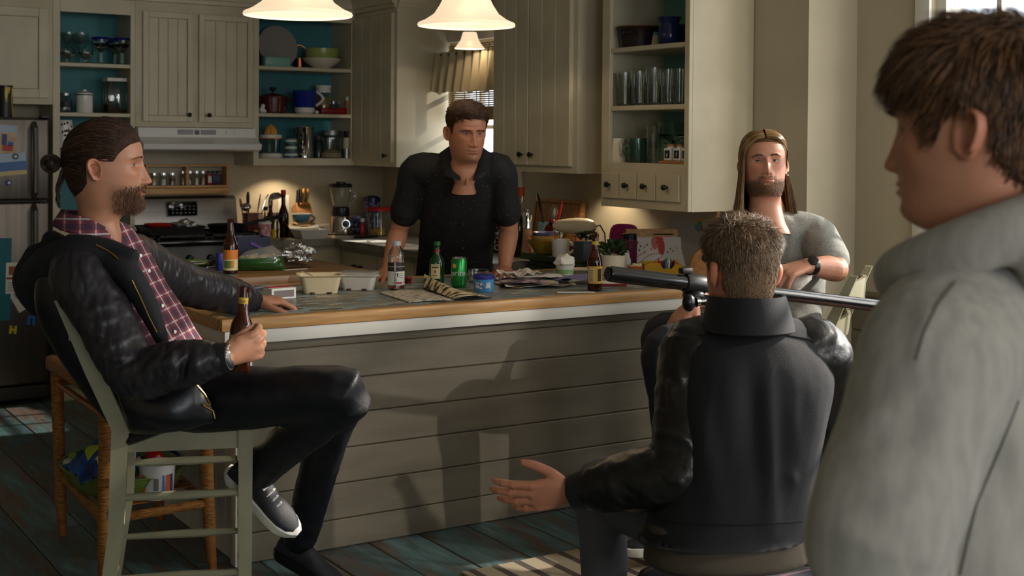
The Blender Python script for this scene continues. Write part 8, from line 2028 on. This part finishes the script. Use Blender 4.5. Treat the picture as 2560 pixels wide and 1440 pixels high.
stand_axes(J,SR*0.99-SF*0.1,-SF);J['front1']=uv(-SF*0.86-SU*0.45)
J['side1']=J['side0']=uv(SR)
J['shR']=PD(1044,424,5.86);J['elR']=PD(1000,570,5.95);J['wrR']=PD(968,678,5.74)
J['shL']=PD(1248,424,5.80);J['elL']=PD(1272,570,5.90);J['wrL']=PD(1262,672,5.79)
for s,k in(('R',-1),('L',1)):
 J['hip'+s]=pel+SR*0.09*k-Zv*0.04;J['kn'+s]=Vector((pel.x,pel.y,0.48))+SR*0.10*k-SF*0.03;J['an'+s]=Vector((pel.x,pel.y,0.095))+SR*0.11*k
hd2=Head(h2,f2,u2,1.0,jaw=1.0,nose=1.0,brow=1.3,nk=0.6)
mb=MB();figure(mb,J,1.0,1.05)
hand(mb,J['wrL'],uv(-SF*0.95-SR*0.02-SU*0.12),-Zv,-1,[(14,12,8),(14,12,8),(14,12,8),(16,12,8)],(14,4,-6,-17),(0.1,0.0),1.05)
hand(mb,J['wrR'],uv(-SF*0.9-SR*0.3-SU*0.12),-Zv,1,[(14,12,8)]*4,(14,4,-6,-17),(0.1,0.0),1.05)
bm2=remesh(mb,0.0036,5)
SK2=srgb(178,122,94)
hd2.colour(SK2,srgb(160,88,76),srgb(120,84,66),lambda X,Y,Z:0.28*np.clip((-0.055-Z)/0.02,0,1)*np.clip(Y/0.02,0,1)*np.clip((Z+0.13)/0.01,0,1)*(1-np.clip(gau(X,Z,0,-0.074,0.02,0.006)*1.5-0.4,0,1)),0.3)
finish_body(P2,bm2,hd2,SK2)
hd2.eyes(P2,(-0.18,1,0.05),(60,44,34))
rnd=random.Random(22);m_h2=hair_mat('hair_brown',srgb(36,22,14),srgb(96,62,38),0.45)
fn2=hairline([-0.11,-0.085,-0.06,-0.045,-0.03,0.0,0.016,0.026,0.036,0.05,0.065,0.09],[-0.075,-0.07,-0.055,-0.03,-0.005,0.016,-0.018,0.012,0.042,0.05,0.060,0.064],lambda x,y,z:0.005+0.013*min(1,max(0,z-0.02)/0.06),0.02)
hair_cap(hd2,P2,'hair',fn2,m_h2,0.15)
def sm(x,a,b):t=min(1,max(0,(x-a)/(b-a)));return t*t*(3-2*t)
def short_strands(hd,parent,fn,n,rnd,m,flow,L,lift,wid,name='hair_strands',shade=None,pw=1.5,k=5):
 ps=[]
 for p,nn,t in roots(hd,fn,n,rnd):
  ln=L(p)*rnd.uniform(0.7,1.25);d=(flow(p)+Vector((rnd.uniform(-1,1),rnd.uniform(-1,1),rnd.uniform(-1,1)))*0.22);d=(d-nn*d.dot(nn)).normalized();q=p+nn*t*0.85;path=[q];lf=lift(p)*rnd.uniform(0.5,1.4)
  for i in range(1,k):
   f=i/(k-1);path.append(q+d*ln*f+nn*(ln*lf*f*(1.2-f*0.6))-nn*(0.35*ln*f*f*(ln/0.09)))
  ps.append([hd.w(v)for v in path])
 return strands(parent,name,ps,hd.c,wid*hd.sc,m,rnd,0.3,shade or(lambda i:rnd.random()**pw))
short_strands(hd2,P2,fn2,3200,rnd,m_h2,lambda p:Vector((-0.7*sm(p.z,0.03,0.08),-0.35,-0.8+0.9*sm(p.z,0.03,0.09))),lambda p:0.009+0.014*sm(p.z,0.02,0.08),lambda p:0.12+0.35*sm(p.z,0.04,0.09),0.0013)
brows(hd2,P2,m_h2,rnd,0.0135,90,0.0005,0.0014)
def dotted(name,base,dot):
 m=bpy.data.materials.new(name);m.use_nodes=True;nt=m.node_tree;N=nt.nodes;L=nt.links;b=N['Principled BSDF'];b.inputs['Roughness'].default_value=0.8
 tc=N.new('ShaderNodeTexCoord');v=N.new('ShaderNodeTexVoronoi');v.inputs['Scale'].default_value=48;v.inputs['Randomness'].default_value=0.35;L.new(tc.outputs['Object'],v.inputs['Vector'])
 l=N.new('ShaderNodeMath');l.operation='LESS_THAN';l.inputs[1].default_value=0.14;L.new(v.outputs['Distance'],l.inputs[0])
 mx=N.new('ShaderNodeMix');mx.data_type='RGBA';L.new(l.outputs[0],mx.inputs[0]);mx.inputs[6].default_value=base;mx.inputs[7].default_value=dot;L.new(mx.outputs[2],b.inputs['Base Color']);return m
m_sh2=dotted('black_dotted_cloth',srgb(17,17,20),srgb(92,80,58))
mb=torso_mb(J,(0.182,0.175,0.172,0.15),(0.125,0.125,0.128,0.105),hem=pel-Zv*0.09,neckr=(0.095,0.088),top=0.08)
for s in 'RL':
 sh,el=J['sh'+s],J['el'+s];limb(mb,[J['chest'].lerp(J['neck'],0.6).lerp(sh,0.4),sh,sh.lerp(el,0.4),sh.lerp(el,0.72)],[0.088,0.074,0.069,0.07],22)
me=remesh(mb,0.0065,7)
folds(me,[(PD(1060,560,5.8),PD(1130,640,5.8),0.009,0.018),(PD(1240,540,5.8),PD(1180,640,5.8),0.009,0.018),(PD(1155,470,5.7),PD(1160,690,5.9),0.004,0.008),(PD(1055,620,5.9),PD(1100,690,5.9),-0.007,0.02),(PD(1000,510,5.8),PD(1050,480,5.8),0.006,0.014),(PD(1215,600,5.9),PD(1190,690,5.9),0.007,0.018)])
wrinkle(me,0.003,10,None,1,2);shirt2=mesh_obj('shirt',me,m_sh2,P2)
c2_=Caster(shirt2)
nk2=PD(1166,402,5.77)
upn2=uv(SU*0.93-SF*0.36)
collar(shirt2,'shirt_collar',nk2-upn2*0.028,SR,uv(-SF*0.93-SU*0.36),upn2,0.08,0.088,0.026,m_sh2,0.55,0.006,0.0,0.05)
for s,q in((-1,((1098,386),(1126,366),(1152,452),(1112,440))),(1,((1230,384),(1206,368),(1182,452),(1222,436)))):
 quad_panel([PD(q[0][0],q[0][1],5.76),PD(q[1][0],q[1][1],5.72),PD(q[2][0],q[2][1],5.585),PD(q[3][0],q[3][1],5.62)],-SF*0.02,0.005,12,10,0.001).build('collar_leaf',m_sh2,shirt2)
vn=MB();vn.sheet(lambda u,v:PD(1166+(u-0.5)*66*(1-v)+1*v,396+66*v,5.665-0.085*v+0.03*abs(u-0.5)),8,8,0.003)
o_=vn.build('neck_opening',m_skin,P2);a_=o_.data.attributes.new('tint','FLOAT_COLOR','POINT');a_.data.foreach_set('color',list(SK2)*len(o_.data.vertices))
for y in(505,560,620):p=c2_.hit(1158,y,0.002);MB().lathe([(0,0),(0.0055,0),(0.005,0.002),(0,0.0025)],p,12,-SF).build('button',m_blackpl,shirt2)
trousers(P2,J,m_jean1,w=0.16)
for s,k in(('R',-1),('L',1)):shoe(P2,J['an'+s],J['an'+s]-SF*0.1+SR*0.03*k,Zv,m_canvas,m_blackpl,laces=False)
P3=thing('person','long haired bearded man in a grey t-shirt seated with an arm over his chair back','person',CH3)
J={};h3=PD(1910,408,4.95);f3=uv(-SF*0.985-SR*0.06+SU*0.13);u3=uv(SU+SF*0.13-SR*0.02)
pl3=Vector((CH3.x,CH3.y,0.735))
J['head']=h3-u3*0.13-f3*0.02;J['neck']=PD(1925,530,5.02);J['chest']=PD(1945,640,5.03);J['waist']=PD(1952,760,4.95).lerp(pl3,0.25);J['pelvis']=pl3
stand_axes(J,SR*0.95-SF*0.25,-SF*0.95-SR*0.25);J['side0']=uv(SR*0.6-SF*0.8);J['front0']=uv(-SR*0.8-SF*0.55)
J['shL']=PD(2036,592,4.98);J['elL']=PD(2092,672,4.78);J['wrL']=PD(2018,664,4.70)
J['shR']=PD(1842,598,5.08);J['elR']=PD(1822,735,4.95);J['wrR']=PD(1735,752,4.66)
J['hipR']=pl3-SR*0.03-SF*0.06;J['hipL']=pl3+SF*0.10
J['knR']=PD(1655,872,4.52);J['anR']=Vector((J['knR'].x+0.05,J['knR'].y-0.05,0.14));J['knL']=J['hipL']-SR*0.36+SF*0.12;J['anL']=Vector((J['knL'].x+0.06,J['knL'].y,0.14))
hd3=Head(h3,f3,u3,1.0,jaw=0.75,nose=0.95,mouth=0.0018,wide=1.06)
mb=MB();figure(mb,J,1.0,1.08)
aL=uv(-SR*0.52-SU*0.80-SF*0.12);hand(mb,J['wrL'],uv(-SR*0.86-SU*0.22-SF*0.35),uv(-SU*0.9+SF*0.35),-1,[(40,26,14),(44,26,14),(46,26,14),(48,24,14)],(14,5,-4,-13),(0.2,0.0),1.06)
hand(mb,J['wrR'],uv(-SR*0.6-SU*0.75-SF*0.1),uv(SF*0.4-SU*0.6+SR*0.5),1,[(10,10,6),(12,12,8),(14,12,8),(16,12,8)],(6,2,-3,-8),(0.0,0.0),1.05)
bm3=remesh(mb,0.0036,5);SK3=srgb(186,132,106)
def bm3f(X,Y,Z):return 0.42*np.clip((-0.058-Z)/0.02,0,1)*np.clip((Y+0.0)/0.03,0,1)*np.clip((Z+0.135)/0.01,0,1)*(1-np.clip(gau(X,Z,0,-0.074,0.021,0.0075)*1.6-0.4,0,1))*(1-0.7*gau(np.abs(X),Z,0,-0.09,0.012,0.006))
hd3.colour(SK3,srgb(176,100,90),srgb(104,74,50),bm3f,0.55)
bx_=np.clip(gau(hd3.X,hd3.Z,-0.05,-0.022,0.012,0.012),0,1)[...,None]*0.45;hd3.C=hd3.C*(1-bx_)+np.array(srgb(120,66,72)[:3])*bx_
finish_body(P3,bm3,hd3,SK3,openU=0.22,openL=0.24)
hd3.eyes(P3,(0.02,1,-0.03),(74,92,104),0.22)
rnd=random.Random(33);m_h3=hair_mat('hair_dark_blond',srgb(74,50,26),srgb(176,138,84),0.36)
fn3=hairline([-0.11,-0.085,-0.06,-0.045,-0.03,0.0,0.016,0.026,0.04,0.055,0.07,0.09],[-0.10,-0.09,-0.07,-0.05,-0.02,0.01,-0.0,0.012,0.036,0.054,0.066,0.07],lambda x,y,z:0.004,0.03)
hair_cap(hd3,P3,'hair',fn3,m_h3,0.12)
ps=[]
for k in range(3200):
 s=1 if rnd.random()<0.52 else-1;b=rnd.random();off=rnd.uniform(0.007,0.017);y0=0.13-0.20*b
 th=radians((52 if s>0 else 100)+(180-(52 if s>0 else 100))*b**0.9);th1=th*(0.42+0.45*b)if s>0 else radians(30+125*b)
 def sk(az,el,o_):return hd3.skull((s*sin(az)*cos(el),cos(az)*cos(el),sin(el)),o_)
 top=hd3.skull((0.004*s,y0*1.0,0.12),off*0.8);c1=sk(th1,radians(38+16*b),off);c2=sk(th1*0.35+th*0.65,radians(24),off);c3=sk(th,radians(2),off)
 fl=rnd.uniform(-0.006,0.014);end=-0.165-0.05*rnd.random()-0.015*(s<0);kx=0.13*rnd.random()if s<0 else 0.04*rnd.random();wv=rnd.uniform(-0.004,0.004)
 def hz(k_,z):return Vector((c3.x*k_,c3.y*k_-0.004,z))
 c0=(top+c1)/2;c0=hd3.skull(c0-Vector((0,-0.012,0)),off)
 pts=[top,c0,c1,c2,c3,hz(1.04+wv*3+kx*0.3,-0.055),hz(1.10+wv*6+kx,-0.105),hz(1.12+fl*8+kx*1.6,end)+Vector((s*0.004,0.006*rnd.uniform(-1,1),0)),hz(1.08+fl*16+kx,end-0.018)]
 P_,_=smooth_chain(pts,[[0]]*9,3);ps.append([hd3.w(q)for q in P_])
strands(P3,'hair_strands',ps,hd3.c,0.0014,m_h3,rnd,0.45,lambda i:rnd.random()**1.3)
brows(hd3,P3,hair_mat('brow_brown',srgb(64,42,26),srgb(96,66,42)),rnd,0.017,60,0.002,0.0011)
def bf3(x,y,z):
 if z<-0.127 or y<0.02:return 0
 if abs(x)<0.022 and-0.082<z<-0.0665:return 0
 if abs(x)<0.032 and-0.0665<z<-0.0565 and y<0.1025:return 0.8
 if z>-0.058:return 0
 if abs(x)<0.016 and z>-0.09:return 0.25
 k=min(1,max(0,(-0.060-z-0.25*max(0,0.075-y-0.03))/0.02));return k if k>0.05 else 0
beard_strands(hd3,P3,bf3,2200,rnd,hair_mat('beard_blond',srgb(66,44,27),srgb(140,102,64),0.5),0.0085,0.6,0.0006)
MB().sphere(hd3.w((-0.088,-0.012,-0.046)),0.0035,12,8).build('earring',m_chrome,P3)
m_tee=mat('grey_marl_jersey',srgb(150,149,141),0.85,var=srgb(126,126,120),vscale=160,bump=0.1,bscale=200)
mb=torso_mb(J,(0.18,0.175,0.175,0.17),(0.125,0.125,0.125,0.1),neckr=(0.1,0.092),top=0.1)
for s in 'RL':
 sh,el=J['sh'+s],J['el'+s];limb(mb,[J['chest'].lerp(J['neck'],0.6).lerp(sh,0.4),sh,sh.lerp(el,0.4),sh.lerp(el,0.72)],[0.088,0.082,0.076,0.072],22)
me=remesh(mb,0.006,7)
folds(me,[(PD(1995,500,4.9),PD(2050,560,4.9),0.007,0.008),(PD(2010,540,4.9),PD(2075,560,4.9),0.006,0.008),(PD(2020,580,4.9),PD(2090,610,4.85),0.008,0.010),(PD(2000,600,4.9),PD(2070,640,4.85),-0.007,0.012),(PD(1985,560,4.9),PD(1970,680,4.9),0.008,0.014),(PD(1950,600,4.9),PD(1940,700,4.9),-0.005,0.016),(PD(2030,600,4.9),PD(2000,690,4.9),0.008,0.012),(PD(1990,690,4.9),PD(1950,730,4.85),0.008,0.012)])
wrinkle(me,0.0035,12,None,1,6);tee=mesh_obj('t_shirt',me,m_tee,P3)
trousers(P3,J,mat('navy_jeans',srgb(20,23,34),0.7))
for s in 'RL':shoe(P3,J['an'+s],J['an'+s]-SR*0.1-SF*0.03,Zv,m_canvas,m_rub)
wa=uv(J['wrL']-J['elL']);wc=J['wrL']-wa*0.022;q_=wa.cross(SU).normalized();u_=q_.cross(wa)
MB().tube([wc-wa*0.011,wc+wa*0.011],0.0335,24).build('watch_strap',m_blackpl,P3)
fc_=wc-SF*0.026+SU*0.02;nrm_=uv(-SF*0.75+SU*0.65);MB().lathe([(0,0),(0.019,0),(0.019,0.008),(0.016,0.010),(0,0.0105)],fc_,20,nrm_).build('watch_face',mat('watch_dark',srgb(30,32,34),0.2),P3)
q0=PD(1985,712,4.68);g=thing('white_cloth','white cloth draped over the chair back under the hanging hand','cloth',q0)
quad_panel([PD(1972,698,4.72),PD(2040,672,4.76),PD(2028,696,4.70),PD(1982,740,4.66)],-SF*0.03,0.004,14,10,0.006).build('cloth',m_paper,g)
P4=thing('person','man seen from behind in a navy jacket with leather sleeves, one hand held out','person',(bc.x,bc.y,0))
J={};h4=PD(1849,672,3.30);f4=uv(SF*0.95-SR*0.30-SU*0.03);u4=uv(SU+SR*0.03)
J['head']=h4-u4*0.12-f4*0.02;J['neck']=PD(1866,800,3.30);J['chest']=PD(1880,950,3.28);J['waist']=PD(1842,1180,3.24);J['pelvis']=PD(1815,1330,3.22)
stand_axes(J,SR*0.98+SF*0.14,SF*0.98-SR*0.14)
J['shL']=PD(1738,884,3.30);J['elL']=PD(1700,1180,3.20);J['wrL']=PD(1442,1228,3.30)
J['shR']=PD(2040,890,3.33);J['elR']=PD(2085,1100,3.42);J['wrR']=PD(2010,1180,3.62)
J['hipL']=PD(1745,1335,3.26);J['knL']=PD(1502,1212,3.52);J['anL']=Vector((J['knL'].x-0.02,J['knL'].y-0.06,0.1))
J['hipR']=PD(1900,1335,3.26);J['knR']=PD(1960,1215,3.66);J['anR']=Vector((J['knR'].x,J['knR'].y+0.03,0.1))
hd4=Head(h4,f4,u4,1.04)
mb=MB();figure(mb,J)
aH=uv(-SR*0.97-SU*0.12+SF*0.12);nH=uv(SF*0.86+SU*0.30)
hand(mb,PD(1428,1230,3.305),aH,nH,-1,[(6,10,8),(10,12,8),(12,12,8),(14,12,8)],(5,1,-3,-8),(-0.1,0.0),1.06,tdir=uv(-SR*0.80+SU*0.62+SF*0.1))
bm4=remesh(mb,0.0032,5);SK4=srgb(188,126,98)
hd4.colour(SK4,LIP,None,None,0.2);finish_body(P4,bm4,hd4,SK4,flare=0.5)
hd4.eyes(P4,(0,1,0))
rnd=random.Random(44);m_h4=hair_mat('hair_ash_brown',srgb(62,46,34),srgb(150,122,92),0.4)
fn4=hairline([-0.11,-0.085,-0.06,-0.045,-0.03,0.0,0.016,0.026,0.04,0.055,0.07,0.09],[-0.085,-0.085,-0.07,-0.05,-0.01,0.018,-0.012,0.01,0.036,0.05,0.058,0.062],lambda x,y,z:0.003+0.013*min(1,max(0,z-0.0)/0.07),0.03)
hair_cap(hd4,P4,'hair',fn4,m_h4,0.35)
short_strands(hd4,P4,fn4,5200,rnd,m_h4,lambda p:Vector((p.x*4+0.25*sin(p.y*50+p.x*30),-0.2+0.9*sm(p.y,-0.06,0.0),-1.0+1.0*sm(p.z,0.05,0.1))),lambda p:0.006+0.007*sm(p.z,-0.05,0.02)+0.013*sm(p.z,0.03,0.09),lambda p:0.25+0.55*sm(p.z,0.03,0.1),0.0009,pw=1.1)
m_wool=mat('navy_wool',srgb(12,13,20),0.8,var=srgb(9,10,15),vscale=160,bump=0.15,bscale=320,sheen=0.06);m_lea=mat('black_leather',srgb(15,14,14),0.34,spec=0.6,bump=0.12,bscale=90)
mb=torso_mb(J,(0.205,0.195,0.205,0.168),(0.135,0.14,0.135,0.112),hem=PD(1800,1345,3.20),neckr=(0.105,0.095),top=0.2)
limb(mb,[J['chest'].lerp(J['neck'],0.55),J['shL']],[0.1,0.088],20);limb(mb,[J['chest'].lerp(J['neck'],0.55),J['shR'].lerp(J['chest'],0.1)],[0.1,0.09],20)
me=remesh(mb,0.006,8)
vf=[(1925,880,1935,1330,0.014,0.026),(1985,900,2010,1200,0.012,0.022),(2050,930,2075,1180,0.012,0.02),(1880,950,1900,1240,-0.012,0.03),(1955,960,1965,1280,-0.011,0.024),(2025,1000,2045,1260,-0.010,0.022),(1770,920,1760,1200,0.007,0.03),(1960,1180,2040,1240,0.008,0.016),(1740,1000,1800,1300,0.007,0.03),(1830,900,1830,1150,0.006,0.03),(1800,800,1900,838,0.006,0.014)]
folds(me,[(PD(a,b,3.14),PD(c,d,3.09),k,w)for a,b,c,d,k,w in vf]);wrinkle(me,0.003,9,(0,0,1),2.0,4)
jk4=mesh_obj('jacket',me,m_wool,P4);c4=Caster(jk4)
root=J['chest'].lerp(J['neck'],0.5)
sleeve(jk4,'sleeve',root.lerp(J['shL'],0.75),J['shL'],J['elL'],J['wrL'],[0.088,0.09,0.086,0.084,0.078,0.066,0.048],m_lea,0.0055,0.93,[(PD(1650,880,3.2),PD(1690,1010,3.2),0.010,0.012),(PD(1690,900,3.2),PD(1720,1020,3.2),0.009,0.010),(PD(1640,1080,3.2),PD(1760,1110,3.1),0.010,0.014),(PD(1610,1140,3.2),PD(1720,1220,3.1),0.010,0.014),(PD(1570,1160,3.2),PD(1640,1260,3.15),0.009,0.013),(PD(1520,1190,3.2),PD(1560,1270,3.2),0.008,0.012),(PD(1640,1000,3.2),PD(1720,1060,3.2),-0.009,0.014)],0.004,7)
sleeve(jk4,'sleeve',root.lerp(J['shR'],0.75),J['shR'],J['elR'],J['wrR'],[0.09,0.092,0.082,0.078,0.07,0.06,0.05],m_lea,0.006,0.93,(),0.004,8)
wv=uv(J['wrL']-J['elL']);c0=J['wrL']-wv*0.045;MB().tube([c0,c0+wv*0.02,J['wrL']+wv*0.012,J['wrL']+wv*0.008],[0.052,0.05,0.044,0.036],26,caps=False).build('cuff',m_wool,jk4)
nk4=PD(1868,770,3.275);upc=uv(SU*0.96+SF*0.2)
collar(jk4,'collar',nk4-upc*0.055,SR,uv(SF),upc,0.108,0.114,0.085,m_wool,0.35,-0.02,0.0,0.03,0.008,roll=0.004)
MB().tube(c4.path([(1742,838),(1800,838),(1870,832),(1945,835),(2020,848),(2095,888)],0.001),0.0022,6).build('yoke_seam',pm('seam_dark',(10,10,13),0.9),jk4)
MB().tube(c4.path([(1640,1300),(1750,1312),(1880,1312),(2030,1300)],0.001),0.0022,6).build('hem_seam',pm('seam_dark',(10,10,13),0.9),jk4)
trousers(P4,J,mat('grey_denim',srgb(84,84,90),0.75,bump=0.15,bscale=260),rad=(0.1,0.092,0.083,0.072,0.066,0.06,0.056),fl=[(PD(1450,1170,3.4),PD(1520,1180,3.4),0.006,0.012),(PD(1470,1250,3.4),PD(1560,1330,3.4),0.008,0.012)])
for s in 'RL':shoe(P4,J['an'+s],J['an'+s]+SF*0.1,Zv,m_canvas,m_rub)
mbk=torso_mb(J,(0.19,0.1,0.1,0.1),(0.125,0.1,0.1,0.1));mbk.bm.free()
mb=MB();trunk(mb,[(J['pelvis']+SU*0.03,J['side0'],J['front0'],0.195,0.13),(J['pelvis']-SU*0.065,J['side0'],J['front0'],0.205,0.135)]);mesh_obj('shirt_tail',remesh(mb,0.008,5),pm('khaki_cloth',(74,66,54),0.85),P4)
h5=PD(2428,314,1.66);be=radians(38);f5=uv(-SR*cos(be)+SF*sin(be)-SU*0.04);l5=uv(-SF*cos(be)-SR*sin(be));u5=uv(SU-SR*0.03)
P5=thing('person','man in a grey hoodie standing in the right foreground, turned away','person',(h5.x,h5.y,0))
J={};J['head']=h5-u5*0.12-f5*0.02;J['neck']=PD(2475,640,1.68);J['chest']=J['neck']-Zv*0.20+f5*0.015;J['waist']=J['neck']-Zv*0.42+f5*0.0;J['pelvis']=J['neck']-Zv*0.56
stand_axes(J,l5*-1,f5)
J['shL']=PD(2352,905,1.56);J['elL']=PD(2185,1370,1.52);J['wrL']=PD(2330,1400,1.78)
J['shR']=J['neck']-l5*0.185-Zv*0.10;J['elR']=J['shR']-Zv*0.27+f5*0.05;J['wrR']=PD(2300,1400,1.74)
for s,k in(('R',-1),('L',1)):
 J['hip'+s]=J['pelvis']+l5*0.09*k-Zv*0.05;J['kn'+s]=Vector((J['pelvis'].x,J['pelvis'].y,0.49))+l5*0.1*k;J['an'+s]=Vector((J['pelvis'].x,J['pelvis'].y,0.095))+l5*0.11*k-f5*0.02
hd5=Head(h5,f5,u5,1.03,jaw=0.9)
mb=MB();figure(mb,J);SK5=srgb(190,132,104)
hand(mb,J['wrR'],uv(l5*0.5-f5*0.5),f5*-1,1,[(50,50,30)]*4,sc=0.95)
hand(mb,J['wrL'],uv(-l5*0.9-f5*0.2),f5*-1,-1,[(50,50,30)]*4,sc=0.95)
hd5.colour(SK5,LIP,None,None,0.45);finish_body(P5,remesh(mb,0.0034,5),hd5,SK5,flare=0.55)
hd5.eyes(P5,(0,1,-0.1),lid=0.1)
la=[]
rnd=random.Random(55);m_h5=hair_mat('hair_chestnut',srgb(42,26,15),srgb(138,94,54),0.42)
fn5=hairline([-0.11,-0.085,-0.06,-0.045,-0.03,-0.01,0.004,0.018,0.03,0.04,0.055,0.09],[-0.09,-0.085,-0.066,-0.04,-0.002,0.02,0.012,-0.02,-0.012,0.02,0.03,0.045],lambda x,y,z:0.006+0.016*min(1,max(0,z+0.01)/0.08)*(1-0.35*sm(y,0.03,0.09)),0.02)
hair_cap(hd5,P5,'hair',fn5,m_h5,0.1)
def fl5(p):return Vector((p.x*1.5+0.3*sin(p.y*40),0.75 if p.y>-0.02 else 0.15,-1.0 if p.z<0.085 else-0.1))
short_strands(hd5,P5,fn5,6500,rnd,m_h5,fl5,lambda p:0.009+0.012*sm(p.z,-0.06,0.0)+0.016*sm(p.z,0.02,0.08),lambda p:0.2+0.3*sm(p.z,0.02,0.1)*(1-0.7*sm(p.y,0.0,0.06)),0.0009,pw=1.7,k=7)
brows(hd5,P5,m_h5,rnd,0.0195,60,0.002,0.001)
m_hood=mat('grey_fleece',srgb(166,161,151),0.9,var=srgb(148,144,136),vscale=60,vstretch=(1,1,0.25),bump=0.12,bscale=420,sheen=0.15)
mb=torso_mb(J,(0.19,0.19,0.195,0.175),(0.14,0.14,0.14,0.12),hem=J['pelvis']-Zv*0.08,neckr=(0.115,0.11),top=0.2)
limb(mb,[J['chest'].lerp(J['neck'],0.6),J['shL']],[0.12,0.1],22)
limb(mb,[J['chest'].lerp(J['neck'],0.5).lerp(J['shL'],0.6),J['shL'],J['shL'].lerp(J['elL'],0.4),J['elL'],J['elL'].lerp(J['wrL'],0.5),J['wrL']],[0.1,0.098,0.09,0.083,0.072,0.055],24)
limb(mb,[J['chest'].lerp(J['neck'],0.5).lerp(J['shR'],0.6),J['shR'],J['shR'].lerp(J['elR'],0.4),J['elR'],J['elR'].lerp(J['wrR'],0.5),J['wrR']],[0.1,0.098,0.09,0.085,0.078,0.065],22)
me=remesh(mb,0.005,10)
folds(me,[(PD(2330,770,1.5),PD(2290,900,1.48),0.006,0.012),(PD(2250,860,1.55),PD(2170,1060,1.55),-0.008,0.02),(PD(2130,1230,1.5),PD(2230,1290,1.45),0.010,0.018),(PD(2080,1250,1.5),PD(2120,1330,1.5),0.009,0.010),(PD(2060,1290,1.5),PD(2110,1380,1.5),0.008,0.009),(PD(2300,1130,1.45),PD(2420,1000,1.5),0.006,0.02),(PD(2150,1060,1.5),PD(2250,1000,1.45),0.007,0.018),(PD(2440,1100,1.5),PD(2560,1250,1.5),-0.009,0.03)])
wrinkle(me,0.003,10,None,1,3)
hoodie=mesh_obj('hoodie',me,m_hood,P5);c5=Caster(hoodie)
mb=MB()
hk=J['neck']+Zv*0.005
pts=[];rr_=[]
for i in range(15):
 a=radians(-55+310*i/14)
 pts.append(hk+f5*(0.118*cos(a)-0.012)+l5*(0.118*sin(a))+Zv*(0.012-0.045*cos(a)-0.0*a));rr_.append(0.038 if 1<i<13 else 0.03)
limb(mb,pts,rr_,18)
limb(mb,[hk-f5*0.10+l5*0.07,hk-f5*0.155-Zv*0.05,hk-f5*0.14-Zv*0.15,hk-f5*0.10-Zv*0.2],[0.06,0.066,0.06,0.04],18)
me=remesh(mb,0.005,12)
folds(me,[(PD(2370,655,1.6),PD(2560,690,1.55),-0.011,0.010),(PD(2430,590,1.6),PD(2560,540,1.6),-0.006,0.010),(PD(2380,625,1.6),PD(2560,640,1.55),0.007,0.012)])
mesh_obj('hood',me,m_hood,hoodie)
MB().tube(c5.path([(2388,705),(2345,760),(2310,830),(2290,900)],0.0008),0.0014,6).build('shoulder_seam',pm('seam_grey',(92,89,84),0.9),hoodie)
MB().tube(c5.path([(2545,1000),(2500,1120),(2440,1260),(2400,1438)],0.0008),0.0014,6).build('side_seam',pm('seam_grey',(92,89,84),0.9),hoodie)
trousers(P5,J,m_jean1)
for s in 'RL':shoe(P5,J['an'+s],J['an'+s]+f5*0.1,Zv,m_canvas,m_rub)
